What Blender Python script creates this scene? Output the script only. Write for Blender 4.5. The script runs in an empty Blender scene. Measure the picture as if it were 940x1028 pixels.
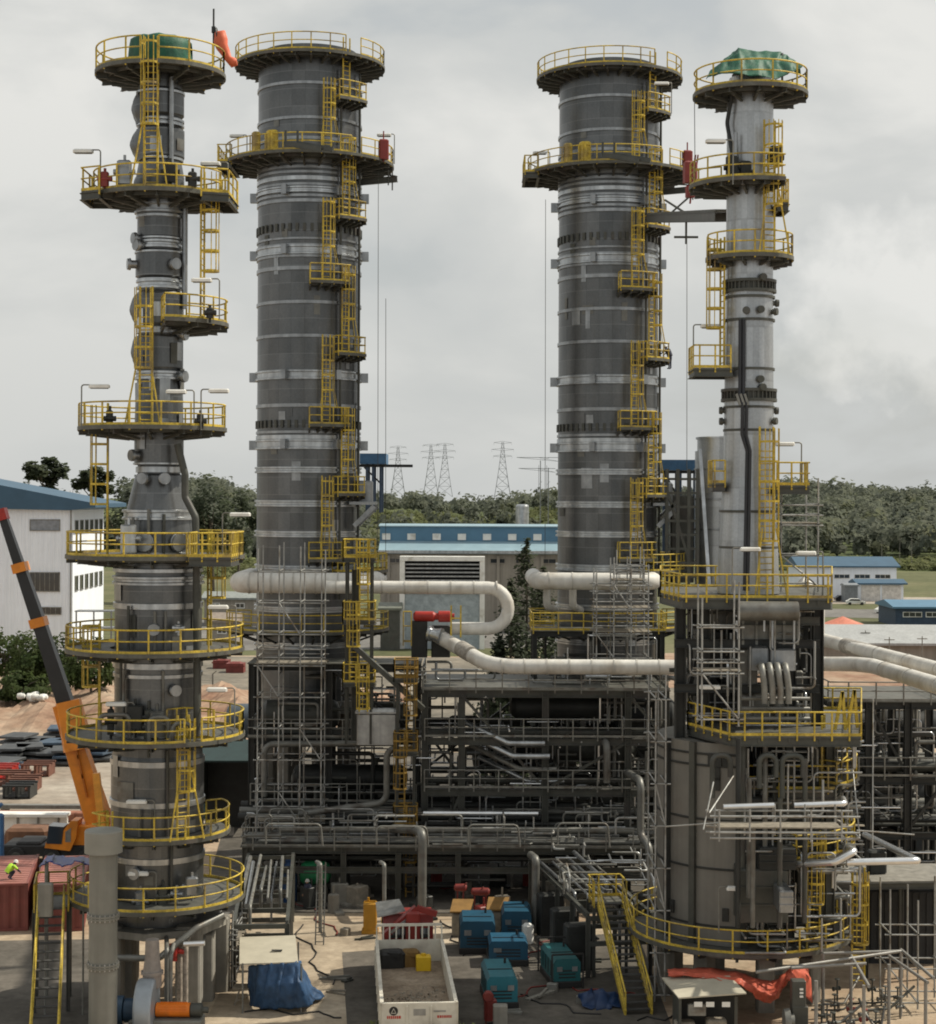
import bpy, math, random
from math import sin, cos, pi, radians, sqrt
from mathutils import Vector, Matrix
import numpy as np

scene = bpy.context.scene
COL = scene.collection
FPX, HCAM, YH, CXP = 1790.0, 24.0, 500.0, 470.0

def W(px, py, s):
    return Vector(((px - CXP) / s, FPX / s, HCAM - (py - YH) / s))
def G(px, py):
    s = (py - YH) / HCAM
    return Vector(((px - CXP) / s, FPX / s, 0.0))
def GS(px, s, z=0.0):
    return Vector(((px - CXP) / s, FPX / s, z))

# ------------------------------------------------------------------ materials
MATS = {}
def mat(name, col, rough=0.6, metal=0.0, var=0.25, scale=1.5, streak=0.0, bump=0.0, dirt=None, spec=0.4, fine=0.0):
    if name in MATS: return MATS[name]
    m = bpy.data.materials.new(name); m.use_nodes = True
    nt = m.node_tree; N = nt.nodes; L = nt.links
    b = N['Principled BSDF']
    b.inputs['Roughness'].default_value = rough; b.inputs['Metallic'].default_value = metal
    b.inputs['Specular IOR Level'].default_value = spec
    tc = N.new('ShaderNodeTexCoord')
    mp = N.new('ShaderNodeMapping'); L.new(tc.outputs['Object'], mp.inputs['Vector'])
    nz = N.new('ShaderNodeTexNoise'); nz.inputs['Scale'].default_value = scale; nz.inputs['Detail'].default_value = 6
    nz.inputs['Roughness'].default_value = 0.62
    L.new(mp.outputs['Vector'], nz.inputs['Vector'])
    rp = N.new('ShaderNodeMapRange'); rp.inputs['From Min'].default_value = 0.3; rp.inputs['From Max'].default_value = 0.7
    rp.inputs['To Min'].default_value = 1 - var; rp.inputs['To Max'].default_value = 1 + var
    L.new(nz.outputs['Fac'], rp.inputs['Value'])
    fac = rp.outputs['Result']
    if streak:
        mp2 = N.new('ShaderNodeMapping'); mp2.inputs['Scale'].default_value = (2.2, 2.2, 0.12)
        L.new(tc.outputs['Object'], mp2.inputs['Vector'])
        n2 = N.new('ShaderNodeTexNoise'); n2.inputs['Scale'].default_value = 1.4; n2.inputs['Detail'].default_value = 4
        L.new(mp2.outputs['Vector'], n2.inputs['Vector'])
        r2 = N.new('ShaderNodeMapRange'); r2.inputs['From Min'].default_value = 0.35; r2.inputs['From Max'].default_value = 0.65
        r2.inputs['To Min'].default_value = 1 - streak; r2.inputs['To Max'].default_value = 1 + streak
        L.new(n2.outputs['Fac'], r2.inputs['Value'])
        mu = N.new('ShaderNodeMath'); mu.operation = 'MULTIPLY'
        L.new(fac, mu.inputs[0]); L.new(r2.outputs['Result'], mu.inputs[1]); fac = mu.outputs[0]
    if fine:
        n3 = N.new('ShaderNodeTexNoise'); n3.inputs['Scale'].default_value = scale * 9; n3.inputs['Detail'].default_value = 3
        L.new(tc.outputs['Object'], n3.inputs['Vector'])
        r3 = N.new('ShaderNodeMapRange'); r3.inputs['From Min'].default_value = 0.35; r3.inputs['From Max'].default_value = 0.65
        r3.inputs['To Min'].default_value = 1 - fine; r3.inputs['To Max'].default_value = 1 + fine
        L.new(n3.outputs['Fac'], r3.inputs['Value'])
        mu = N.new('ShaderNodeMath'); mu.operation = 'MULTIPLY'
        L.new(fac, mu.inputs[0]); L.new(r3.outputs['Result'], mu.inputs[1]); fac = mu.outputs[0]
    vm = N.new('ShaderNodeVectorMath'); vm.operation = 'SCALE'
    if dirt:
        nd = N.new('ShaderNodeTexNoise'); nd.inputs['Scale'].default_value = scale * 0.6; nd.inputs['Detail'].default_value = 8
        L.new(tc.outputs['Object'], nd.inputs['Vector'])
        cr = N.new('ShaderNodeMapRange'); cr.inputs['From Min'].default_value = 0.52; cr.inputs['From Max'].default_value = 0.68
        L.new(nd.outputs['Fac'], cr.inputs['Value'])
        mx = N.new('ShaderNodeMix'); mx.data_type = 'RGBA'
        mx.inputs['A'].default_value = (*col, 1); mx.inputs['B'].default_value = (*dirt, 1)
        L.new(cr.outputs['Result'], mx.inputs['Factor'])
        L.new(mx.outputs['Result'], vm.inputs[0])
    else:
        vm.inputs[0].default_value = col
    L.new(fac, vm.inputs['Scale'])
    L.new(vm.outputs[0], b.inputs['Base Color'])
    if bump:
        bp = N.new('ShaderNodeBump'); bp.inputs['Strength'].default_value = bump; bp.inputs['Distance'].default_value = 0.05
        L.new(nz.outputs['Fac'], bp.inputs['Height']); L.new(bp.outputs['Normal'], b.inputs['Normal'])
    MATS[name] = m
    return m

YEL  = mat('yellow_paint', (0.51, 0.375, 0.05), 0.55, 0, 0.35, 1.2, dirt=(0.26, 0.195, 0.075), fine=.2)
GRAT = mat('galvanised_grating', (0.108, 0.109, 0.096), 0.6, 0.3, 0.3, 2.0, dirt=(0.10, 0.09, 0.08))
GALV = mat('galvanised_steel', (0.205, 0.205, 0.188), 0.5, 0.3, 0.25, 2.0, dirt=(0.135, 0.118, 0.10))
SCAF = mat('scaffold_tube', (0.33, 0.335, 0.325), 0.5, 0.3, 0.25, 2.0, dirt=(0.19, 0.165, 0.135))
STEEL= mat('grey_painted_steel', (0.064, 0.067, 0.059), 0.5, 0.1, 0.25, 1.3, dirt=(0.07, 0.065, 0.06))
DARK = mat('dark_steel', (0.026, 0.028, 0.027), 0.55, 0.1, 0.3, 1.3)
PLANK= mat('scaffold_plank', (0.23, 0.205, 0.165), 0.8, 0, 0.3, 3)
CREAM= mat('cream_insulated_pipe', (0.60, 0.59, 0.555), 0.55, 0, 0.12, 0.9, dirt=(0.47, 0.44, 0.39), streak=.06)
CREAMJ= mat('pipe_jacket_joint', (0.46, 0.445, 0.41), 0.6, 0, 0.2, 2)
ALU  = mat('bright_aluminium', (0.72, 0.74, 0.76), 0.28, 0.85, 0.1, 1.5, bump=0.1)
SILV = mat('silver_band_metal', (0.42, 0.44, 0.455), 0.30, 0.8, 0.25, 1.2, streak=0.15, bump=.25)
SILVD= mat('dull_silver_metal', (0.29, 0.305, 0.318), 0.34, 0.75, 0.25, 1.2, streak=0.12)
PIPEG= mat('grey_pipe_metal', (0.155, 0.156, 0.145), 0.45, 0.3, 0.25, 1.5, dirt=(0.10, 0.088, 0.075))
CONC = mat('weathered_concrete', (0.21, 0.20, 0.175), 0.85, 0, 0.25, 0.8, streak=0.15, bump=0.2)
RED  = mat('red_paint', (0.36, 0.03, 0.022), 0.45, 0, 0.2, 2)
ORNG = mat('orange_paint', (0.72, 0.19, 0.015), 0.42, 0, 0.2, 1.5, dirt=(0.45, 0.13, 0.03))
WHITE= mat('white_paint', (0.74, 0.74, 0.71), 0.5, 0, 0.1, 1.0, dirt=(0.5, 0.48, 0.43))
BLACK= mat('black_rubber', (0.018, 0.018, 0.018), 0.6, 0, 0.3, 2)
BLUE = mat('blue_sheet', (0.03, 0.12, 0.27), 0.45, 0, 0.25, 1.5)
GLASS= mat('dark_glass', (0.03, 0.035, 0.04), 0.08, 0, 0.1, 1.0, spec=0.8)
GREENP = mat('green_paint', (0.02, 0.17, 0.07), 0.45, 0, 0.2, 2)
SKIN = mat('skin', (0.36, 0.21, 0.14), 0.6, 0, 0.1, 8)
VEST = mat('hivis_vest', (0.45, 0.75, 0.05), 0.6, 0, 0.1, 8)
CLOTHD = mat('dark_workwear', (0.03, 0.035, 0.06), 0.8, 0, 0.2, 8)
CLOTHL = mat('pale_workwear', (0.38, 0.40, 0.42), 0.8, 0, 0.2, 8)

def clad(name, c1, c2, seam):
    """insulation cladding: metal sheet with dark netting, sheet seams and stains"""
    m = bpy.data.materials.new(name); m.use_nodes = True
    nt = m.node_tree; N = nt.nodes; L = nt.links; b = N['Principled BSDF']
    b.inputs['Metallic'].default_value = 0.72; b.inputs['Roughness'].default_value = 0.36
    b.inputs['Specular IOR Level'].default_value = 0.35
    tc = N.new('ShaderNodeTexCoord'); sp = N.new('ShaderNodeSeparateXYZ'); L.new(tc.outputs['Object'], sp.inputs[0])
    mp = N.new('ShaderNodeMapping'); mp.inputs['Scale'].default_value = (0.5, 0.5, 0.2); L.new(tc.outputs['Object'], mp.inputs[0])
    nz = N.new('ShaderNodeTexNoise'); nz.inputs['Scale'].default_value = 1.2; nz.inputs['Detail'].default_value = 8; L.new(mp.outputs[0], nz.inputs['Vector'])
    mx = N.new('ShaderNodeMix'); mx.data_type = 'RGBA'; mx.inputs['A'].default_value = (*c1, 1); mx.inputs['B'].default_value = (*c2, 1)
    mr = N.new('ShaderNodeMapRange'); mr.inputs['From Min'].default_value = 0.35; mr.inputs['From Max'].default_value = 0.65
    L.new(nz.outputs['Fac'], mr.inputs['Value']); L.new(mr.outputs[0], mx.inputs['Factor'])
    # horizontal sheet joints
    dv = N.new('ShaderNodeMath'); dv.operation = 'DIVIDE'; dv.inputs[1].default_value = seam; L.new(sp.outputs['Z'], dv.inputs[0])
    fr = N.new('ShaderNodeMath'); fr.operation = 'FRACT'; L.new(dv.outputs[0], fr.inputs[0])
    lt = N.new('ShaderNodeMath'); lt.operation = 'LESS_THAN'; lt.inputs[1].default_value = 0.035; L.new(fr.outputs[0], lt.inputs[0])
    at = N.new('ShaderNodeMath'); at.operation = 'ARCTAN2'; L.new(sp.outputs['Y'], at.inputs[0]); L.new(sp.outputs['X'], at.inputs[1])
    m9 = N.new('ShaderNodeMath'); m9.operation = 'MULTIPLY'; m9.inputs[1].default_value = 3.82; L.new(at.outputs[0], m9.inputs[0])
    f9 = N.new('ShaderNodeMath'); f9.operation = 'FRACT'; L.new(m9.outputs[0], f9.inputs[0])
    l9 = N.new('ShaderNodeMath'); l9.operation = 'LESS_THAN'; l9.inputs[1].default_value = 0.02; L.new(f9.outputs[0], l9.inputs[0])
    # panel to panel tone
    fl = N.new('ShaderNodeMath'); fl.operation = 'FLOOR'; L.new(dv.outputs[0], fl.inputs[0])
    f2 = N.new('ShaderNodeMath'); f2.operation = 'FLOOR'; L.new(m9.outputs[0], f2.inputs[0])
    cb = N.new('ShaderNodeCombineXYZ'); L.new(fl.outputs[0], cb.inputs[0]); L.new(f2.outputs[0], cb.inputs[1])
    wn = N.new('ShaderNodeTexWhiteNoise'); wn.noise_dimensions = '3D'; L.new(cb.outputs[0], wn.inputs['Vector'])
    pr = N.new('ShaderNodeMapRange'); pr.inputs['To Min'].default_value = 0.86; pr.inputs['To Max'].default_value = 1.14; L.new(wn.outputs['Value'], pr.inputs['Value'])
    # fine netting
    n3 = N.new('ShaderNodeTexNoise'); n3.inputs['Scale'].default_value = 9; n3.inputs['Detail'].default_value = 3; L.new(tc.outputs['Object'], n3.inputs['Vector'])
    r3 = N.new('ShaderNodeMapRange'); r3.inputs['From Min'].default_value = 0.3; r3.inputs['From Max'].default_value = 0.7; r3.inputs['To Min'].default_value = 0.92; r3.inputs['To Max'].default_value = 1.08
    L.new(n3.outputs['Fac'], r3.inputs['Value'])
    mu = N.new('ShaderNodeMath'); mu.operation = 'MULTIPLY'; L.new(pr.outputs[0], mu.inputs[0]); L.new(r3.outputs[0], mu.inputs[1])
    vs = N.new('ShaderNodeVectorMath'); vs.operation = 'SCALE'; L.new(mx.outputs['Result'], vs.inputs[0]); L.new(mu.outputs[0], vs.inputs['Scale'])
    m2 = N.new('ShaderNodeMix'); m2.data_type = 'RGBA'; m2.inputs['B'].default_value = (0.26, 0.27, 0.275, 1)
    sc = N.new('ShaderNodeMath'); sc.operation = 'MULTIPLY'; sc.inputs[1].default_value = 0.4; L.new(lt.outputs[0], sc.inputs[0])
    L.new(sc.outputs[0], m2.inputs['Factor']); L.new(vs.outputs[0], m2.inputs['A'])
    m3 = N.new('ShaderNodeMix'); m3.data_type = 'RGBA'; m3.inputs['B'].default_value = (0.03, 0.03, 0.03, 1)
    s9 = N.new('ShaderNodeMath'); s9.operation = 'MULTIPLY'; s9.inputs[1].default_value = 0.45; L.new(l9.outputs[0], s9.inputs[0])
    L.new(s9.outputs[0], m3.inputs['Factor']); L.new(m2.outputs['Result'], m3.inputs['A'])
    L.new(m3.outputs['Result'], b.inputs['Base Color'])
    bp = N.new('ShaderNodeBump'); bp.inputs['Strength'].default_value = 0.35; bp.inputs['Distance'].default_value = 0.06
    L.new(nz.outputs['Fac'], bp.inputs['Height']); L.new(bp.outputs[0], b.inputs['Normal'])
    MATS[name] = m
    return m
CLAD = clad('dark_insulation_cladding', (0.102, 0.109, 0.114), (0.148, 0.153, 0.156), 1.15)
CLADG = clad('grey_stack_plate', (0.33, 0.35, 0.37), (0.44, 0.46, 0.475), 2.6)

# ------------------------------------------------------------------ mesh builder
class MB:
    def __init__(self):
        self.v = []; self.f = []; self.sm = []; self.mi = []; self.cur = 0
    def add(self, vs, fs, smooth=False):
        o = len(self.v); self.v.extend([tuple(v) for v in vs])
        for f in fs:
            self.f.append([i + o for i in f]); self.sm.append(smooth); self.mi.append(self.cur)
        return self
    def box(self, c, size, rz=0.0, taper=1.0):
        x, y, z = size[0] / 2, size[1] / 2, size[2] / 2
        cs, sn = cos(rz), sin(rz); vs = []
        for k, (a, b, d) in enumerate([(-x,-y,-z),(x,-y,-z),(x,y,-z),(-x,y,-z),(-x,-y,z),(x,-y,z),(x,y,z),(-x,y,z)]):
            if k > 3: a *= taper; b *= taper
            vs.append((c[0] + a * cs - b * sn, c[1] + a * sn + b * cs, c[2] + d))
        return self.add(vs, [(0,3,2,1),(4,5,6,7),(0,1,5,4),(1,2,6,5),(2,3,7,6),(3,0,4,7)])
    def cbox(self, c, size, rz=0.0, ch=0.05):
        """box with chamfered vertical and top edges"""
        x, y, z = size[0] / 2, size[1] / 2, size[2] / 2
        cs, sn = cos(rz), sin(rz)
        def ring(ix, zz):
            X, Y = x - ix, y - ix
            p = [(-X+ch,-Y),(X-ch,-Y),(X,-Y+ch),(X,Y-ch),(X-ch,Y),(-X+ch,Y),(-X,Y-ch),(-X,-Y+ch)]
            return [(c[0]+a*cs-b*sn, c[1]+a*sn+b*cs, c[2]+zz) for a, b in p]
        vs = ring(0, -z) + ring(0, z - ch) + ring(ch, z)
        fs = [tuple(range(7, -1, -1)), tuple(range(16, 24))]
        for r in range(2):
            for i in range(8):
                j = (i + 1) % 8
                fs.append((r*8+i, r*8+j, r*8+8+j, r*8+8+i))
        return self.add(vs, fs)
    def prism(self, poly, z0, z1):
        n = len(poly)
        vs = [(p[0], p[1], z0) for p in poly] + [(p[0], p[1], z1) for p in poly]
        fs = [tuple(range(n - 1, -1, -1)), tuple(range(n, 2 * n))]
        for i in range(n):
            j = (i + 1) % n; fs.append((i, j, n + j, n + i))
        return self.add(vs, fs)
    def extrude(self, poly, d):
        """poly: list of 3d points; d: vector"""
        n = len(poly); d = Vector(d)
        vs = [Vector(p) for p in poly] + [Vector(p) + d for p in poly]
        fs = [tuple(range(n - 1, -1, -1)), tuple(range(n, 2 * n))]
        for i in range(n):
            j = (i + 1) % n; fs.append((i, j, n + j, n + i))
        return self.add(vs, fs)
    @staticmethod
    def frame(d):
        d = d.normalized()
        up = Vector((0, 0, 1)) if abs(d.z) < 0.95 else Vector((1, 0, 0))
        a = d.cross(up).normalized(); b = a.cross(d).normalized()
        return a, b
    def bar(self, p, q, w, h=None):
        h = h or w; p = Vector(p); q = Vector(q)
        if (q - p).length < 1e-5: return self
        a, b = self.frame(q - p); vs = []
        for e in (p, q):
            for i, j in ((-1,-1),(1,-1),(1,1),(-1,1)):
                vs.append(e + a * (i * w / 2) + b * (j * h / 2))
        return self.add(vs, [(0,1,2,3),(7,6,5,4),(0,4,5,1),(1,5,6,2),(2,6,7,3),(3,7,4,0)])
    def ibeam(self, p, q, w, h, t=None):
        t = t or max(0.03, w * 0.12); p = Vector(p); q = Vector(q); a, b = self.frame(q - p)
        for sgn in (-1, 1):
            o = b * (sgn * (h - t) / 2); self.bar(p + o, q + o, w, t)
        self.bar(p, q, t, h - 2 * t)
        return self
    def tube(self, p, q, r, n=6, r2=None, caps=True):
        p = Vector(p); q = Vector(q); r2 = r if r2 is None else r2
        if (q - p).length < 1e-5: return self
        a, b = self.frame(q - p); vs = []
        for e, rr in ((p, r), (q, r2)):
            for k in range(n):
                t = 2 * pi * k / n; vs.append(e + a * (rr * cos(t)) + b * (rr * sin(t)))
        self.add(vs, [(k, n + k, n + (k + 1) % n, (k + 1) % n) for k in range(n)], True)
        if caps:
            self.add(vs[:n], [tuple(range(n))]); self.add(vs[n:], [tuple(range(n - 1, -1, -1))])
        return self
    def pipe(self, pts, r, n=10, bend=None, caps=True, seg=6):
        pts = [Vector(p) for p in pts]; bend = r * 2.5 if bend is None else bend
        path = [pts[0]]
        for i in range(1, len(pts) - 1):
            A, B, C = pts[i-1], pts[i], pts[i+1]
            d1 = (A - B); d2 = (C - B); l1, l2 = d1.length, d2.length
            d1 = d1 / l1; d2 = d2 / l2
            ang = d1.angle(d2, 0)
            if ang > pi - 0.02 or ang < 0.02: path.append(B); continue
            tl = min(bend / math.tan(ang / 2), l1 * 0.49, l2 * 0.49)
            s, e = B + d1 * tl, B + d2 * tl
            for k in range(seg + 1):
                t = k / seg
                path.append(s * (1-t)**2 + B * (2*t*(1-t)) + e * t*t) if False else path.append(self._arc(B, d1, d2, tl, t))
        path.append(pts[-1])
        return self.sweep(path, r, n, caps)
    @staticmethod
    def _arc(B, d1, d2, tl, t):
        ang = d1.angle(d2); R = tl * math.tan(ang / 2)
        bis = (d1 + d2).normalized(); c = B + bis * (R / sin(ang / 2))
        u = (B + d1 * tl - c).normalized(); w = (B + d2 * tl - c).normalized()
        tot = u.angle(w); ax = u.cross(w)
        if ax.length < 1e-6: return B.copy()
        return c + Matrix.Rotation(tot * t, 3, ax.normalized()) @ u * R
    def sweep(self, path, r, n=8, caps=True):
        vs = []; a = None
        for i, p in enumerate(path):
            d = (path[min(i+1, len(path)-1)] - path[max(i-1, 0)])
            if d.length < 1e-6: d = Vector((0, 0, 1))
            d = d.normalized()
            if a is None: a, b = self.frame(d)
            else:
                a = (a - d * a.dot(d)); a = a.normalized() if a.length > 1e-6 else self.frame(d)[0]
                b = d.cross(a) * -1
                b = a.cross(d)
            rr = r[i] if isinstance(r, (list, tuple)) else r
            for k in range(n):
                t = 2 * pi * k / n; vs.append(p + a * (rr * cos(t)) + b * (rr * sin(t)))
        fs = []
        for i in range(len(path) - 1):
            for k in range(n):
                k2 = (k + 1) % n; fs.append((i*n+k, (i+1)*n+k, (i+1)*n+k2, i*n+k2))
        self.add(vs, fs, True)
        if caps:
            self.add(vs[:n], [tuple(range(n))]); self.add(vs[-n:], [tuple(range(n-1, -1, -1))])
        return self
    def lathe(self, c, prof, n=40, a0=0.0, a1=360.0, smooth=True, caps=True):
        full = abs(a1 - a0 - 360) < 1e-6; m = n if full else n + 1
        vs = []
        for (r, z) in prof:
            for k in range(m):
                t = radians(a0 + (a1 - a0) * k / n); vs.append((c[0] + r * cos(t), c[1] + r * sin(t), z))
        # separate rings per segment for crisp profile edges
        for i in range(len(prof) - 1):
            if prof[i] == prof[i+1]: continue
            ring = vs[i*m:(i+1)*m] + vs[(i+1)*m:(i+2)*m]
            fs = []
            for k in range(n):
                k2 = (k + 1) % m; fs.append((k, k2, m + k2, m + k))
            self.add(ring, fs, smooth)
        if caps and full:
            if prof[0][0] > 1e-4: self.add(vs[:m], [tuple(range(m-1, -1, -1))])
            if prof[-1][0] > 1e-4: self.add(vs[-m:], [tuple(range(m))])
        return self
    def lathe_axis(self, o, d, prof, n=20):
        """lathe about the axis o + t*d, prof [(r, t)]"""
        o = Vector(o); d = Vector(d).normalized(); a, b = self.frame(d); vs = []
        for r, t in prof:
            for k in range(n):
                q = 2 * pi * k / n; vs.append(o + d * t + a * (r * cos(q)) + b * (r * sin(q)))
        for i in range(len(prof) - 1):
            self.add(vs[i*n:(i+2)*n], [(k, n + k, n + (k+1) % n, (k+1) % n) for k in range(n)], True)
        if prof[0][0] > 1e-4: self.add(vs[:n], [tuple(range(n))])
        if prof[-1][0] > 1e-4: self.add(vs[-n:], [tuple(range(n-1, -1, -1))])
        return self
    def sector(self, c, r0, r1, z0, z1, a0, a1, n=None):
        n = n or max(4, int(abs(a1 - a0) / 7.5)); full = abs(abs(a1 - a0) - 360) < 1e-6
        vs = []
        for k in range(n + 1):
            t = radians(a0 + (a1 - a0) * k / n)
            for r, z in ((r0, z0), (r1, z0), (r1, z1), (r0, z1)):
                vs.append((c[0] + r * cos(t), c[1] + r * sin(t), z))
        fs = []
        for k in range(n):
            o, p = k * 4, k * 4 + 4
            for i in range(4):
                j = (i + 1) % 4; fs.append((o + i, o + j, p + j, p + i))
        if not full: fs += [(3, 2, 1, 0), (n*4, n*4+1, n*4+2, n*4+3)]
        return self.add(vs, fs)
    def sheet(self, grid, smooth=True):
        h = len(grid); w = len(grid[0]); vs = [p for row in grid for p in row]
        return self.add(vs, [(i*w+j, i*w+j+1, (i+1)*w+j+1, (i+1)*w+j) for i in range(h-1) for j in range(w-1)], smooth)
    def build(self, name, mats, parent=None, kind=None):
        o0 = parent_origin(parent) if parent is not None else Vector((0, 0, 0))
        me = bpy.data.meshes.new(name)
        me.from_pydata([(v[0]-o0[0], v[1]-o0[1], v[2]-o0[2]) for v in self.v], [], self.f)
        me.polygons.foreach_set('use_smooth', self.sm)
        mats = mats if isinstance(mats, (list, tuple)) else [mats]
        for m in mats: me.materials.append(m)
        if len(mats) > 1: me.polygons.foreach_set('material_index', self.mi)
        me.update()
        ob = bpy.data.objects.new(name, me); COL.objects.link(ob)
        if parent is not None: ob.parent = parent
        if kind: ob['kind'] = kind
        return ob

def parent_origin(p):
    o = Vector((0, 0, 0))
    while p is not None:
        o = o + p.location; p = p.parent
    return o
def thing(name, label, cat, loc, group=None):
    o = bpy.data.objects.new(name, None); o.empty_display_size = 0.5; COL.objects.link(o)
    o.location = loc; o['label'] = label; o['category'] = cat; o['kind'] = 'thing'
    if group: o['group'] = group
    return o
def tag(o, label, cat, group=None):
    o['label'] = label; o['category'] = cat; o['kind'] = 'thing'
    if group: o['group'] = group
    return o
def copy_tree(o, parent=None):
    c = o.copy(); COL.objects.link(c); c.parent = parent
    for ch in [x for x in KIDS.get(o.name, [])]: copy_tree(ch, c)
    return c
KIDS = {}
def index_kids():
    KIDS.clear()
    for o in COL.objects:
        if o.parent: KIDS.setdefault(o.parent.name, []).append(o)
def loose(mb, name, mats, label, cat, base, group=None):
    """a thing that is one mesh: its origin at its base"""
    base = Vector(base)
    mb.v = [(v[0]-base[0], v[1]-base[1], v[2]-base[2]) for v in mb.v]
    o = mb.build(name, mats); o.location = base
    return tag(o, label, cat, group)

# ------------------------------------------------------------------ plant pieces
def rail_run(mb, pts, h=1.1, step=1.5, toe=True, tr=0.042, closed=False):
    """handrail along a 3d polyline (deck level points)"""
    pts = [Vector(p) for p in pts]
    if closed: pts = pts + [pts[0]]
    up = Vector((0, 0, 1)); acc = 0.0
    for i in range(len(pts) - 1):
        p, q = pts[i], pts[i+1]
        mb.tube(p + up*h, q + up*h, tr, 5, caps=False); mb.tube(p + up*h*0.53, q + up*h*0.53, tr*0.85, 5, caps=False)
        if toe: mb.bar(p + up*0.07, q + up*0.07, 0.02, 0.13)
        L = (q - p).length
        if L < 1e-4: continue
        t = 0.0
        if acc <= 0: t = -acc
        while t <= L + 1e-6:
            c = p + (q - p) * (t / L)
            mb.bar(c - up*0.22, c + up*h, 0.115, 0.07); t += step
        acc = -(t - L)
    c = pts[-1]; mb.bar(c - up*0.22, c + up*h, 0.115, 0.07)
def arc_pts(c, r, z, a0, a1, step=7.5):
    n = max(2, int(abs(a1 - a0) / step))
    return [Vector((c[0] + r*cos(radians(a0 + (a1-a0)*k/n)), c[1] + r*sin(radians(a0 + (a1-a0)*k/n)), z)) for k in range(n + 1)]

def ring_platform(tw, c, r0, r1, z, a0, a1, gaps=(), brackets=None, depth=1.1, post=1.45, ends=True, deckmat=None, jitter=0):
    """platform (deck) > railing, support_frame"""
    mb = MB(); mb.sector(c, r0, r1, z - 0.09, z, a0, a1)
    mb.sector(c, r1 - 0.03, r1 + 0.05, z - 0.17, z + 0.02, a0, a1)
    pl = mb.build('platform', deckmat or GRAT, tw)
    rb = MB(); spans = []; cur = a0
    for g0, g1 in sorted(gaps):
        if g0 > cur: spans.append((cur, g0))
        cur = g1
    if cur < a1: spans.append((cur, a1))
    for s0, s1 in spans:
        pts = arc_pts(c, r1 - 0.03, z, s0, s1)
        if abs(a1 - a0) < 359 and ends:
            if abs(s0 - a0) < 0.01: pts = [Vector((c[0] + (r0+.3)*cos(radians(a0)), c[1] + (r0+.3)*sin(radians(a0)), z))] + pts
            if abs(s1 - a1) < 0.01: pts = pts + [Vector((c[0] + (r0+.3)*cos(radians(a1)), c[1] + (r0+.3)*sin(radians(a1)), z))]
        rail_run(rb, pts, step=post)
    rb.build('railing', YEL, pl)
    sb = MB(); nb = brackets or max(3, int(abs(a1 - a0) / 26))
    full = abs(abs(a1 - a0) - 360) < 1e-6
    angs = [a0 + (a1 - a0) * k / nb for k in range(nb + (0 if full else 1))]
    for a in angs:
        ca, sa = cos(radians(a)), sin(radians(a))
        P = lambda r, zz: Vector((c[0] + r*ca, c[1] + r*sa, zz))
        sb.ibeam(P(r0 - .1, z - 0.24), P(r1 - .02, z - 0.24), 0.14, 0.28, 0.03)
        if depth > 0.3:
            sb.bar(P(r0 - .05, z - depth), P(r0 + (r1-r0)*0.72, z - 0.38), 0.11, 0.11)
    for fr in (0.36, 0.68):
        rr = r0 + (r1 - r0) * fr
        pts = arc_pts(c, rr, z - 0.2, a0, a1, 12)
        for p, q in zip(pts, pts[1:]): sb.bar(p, q, 0.07, 0.16)
    sb.build('support_frame', STEEL, pl)
    return pl

def poly_platform(tw, poly, z, rails=None, beams=0.34, name='platform', beam_mat=None, step=1.45, deckmat=None, railmat=None, h=1.1):
    """polygon deck; rails = list of point lists [(x,y),...]; default: all round"""
    mb = MB(); mb.prism(poly, z - 0.08, z)
    pl = mb.build(name, deckmat or GRAT, tw)
    rb = MB()
    if rails is None: rails = [list(poly) + [poly[0]]]
    for r in rails: rail_run(rb, [(p[0], p[1], z) for p in r], step=step, h=h)
    if rails: rb.build('railing', railmat or YEL, pl)
    sb = MB(); n = len(poly); cx = sum(p[0] for p in poly)/n; cy = sum(p[1] for p in poly)/n
    sh = lambda p: (p[0] + (cx-p[0])*0.012, p[1] + (cy-p[1])*0.012, z - 0.085 - beams/2)
    for i in range(n): sb.ibeam(sh(poly[i]), sh(poly[(i+1) % n]), 0.18, beams, 0.03)
    x0, x1 = min(p[0] for p in poly), max(p[0] for p in poly)
    k = int((x1 - x0) / 1.6)
    for i in range(1, k + 1):
        x = x0 + (x1-x0)*i/(k+1)
        ys = []
        for a, b in zip(poly, list(poly[1:]) + [poly[0]]):
            if (a[0]-x)*(b[0]-x) < 0: ys.append(a[1] + (b[1]-a[1])*(x-a[0])/(b[0]-a[0]))
        if len(ys) >= 2: sb.bar((x, min(ys), z-0.2), (x, max(ys), z-0.2), 0.1, 0.22)
    sb.build('support_frame', beam_mat or STEEL, pl)
    return pl

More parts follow.
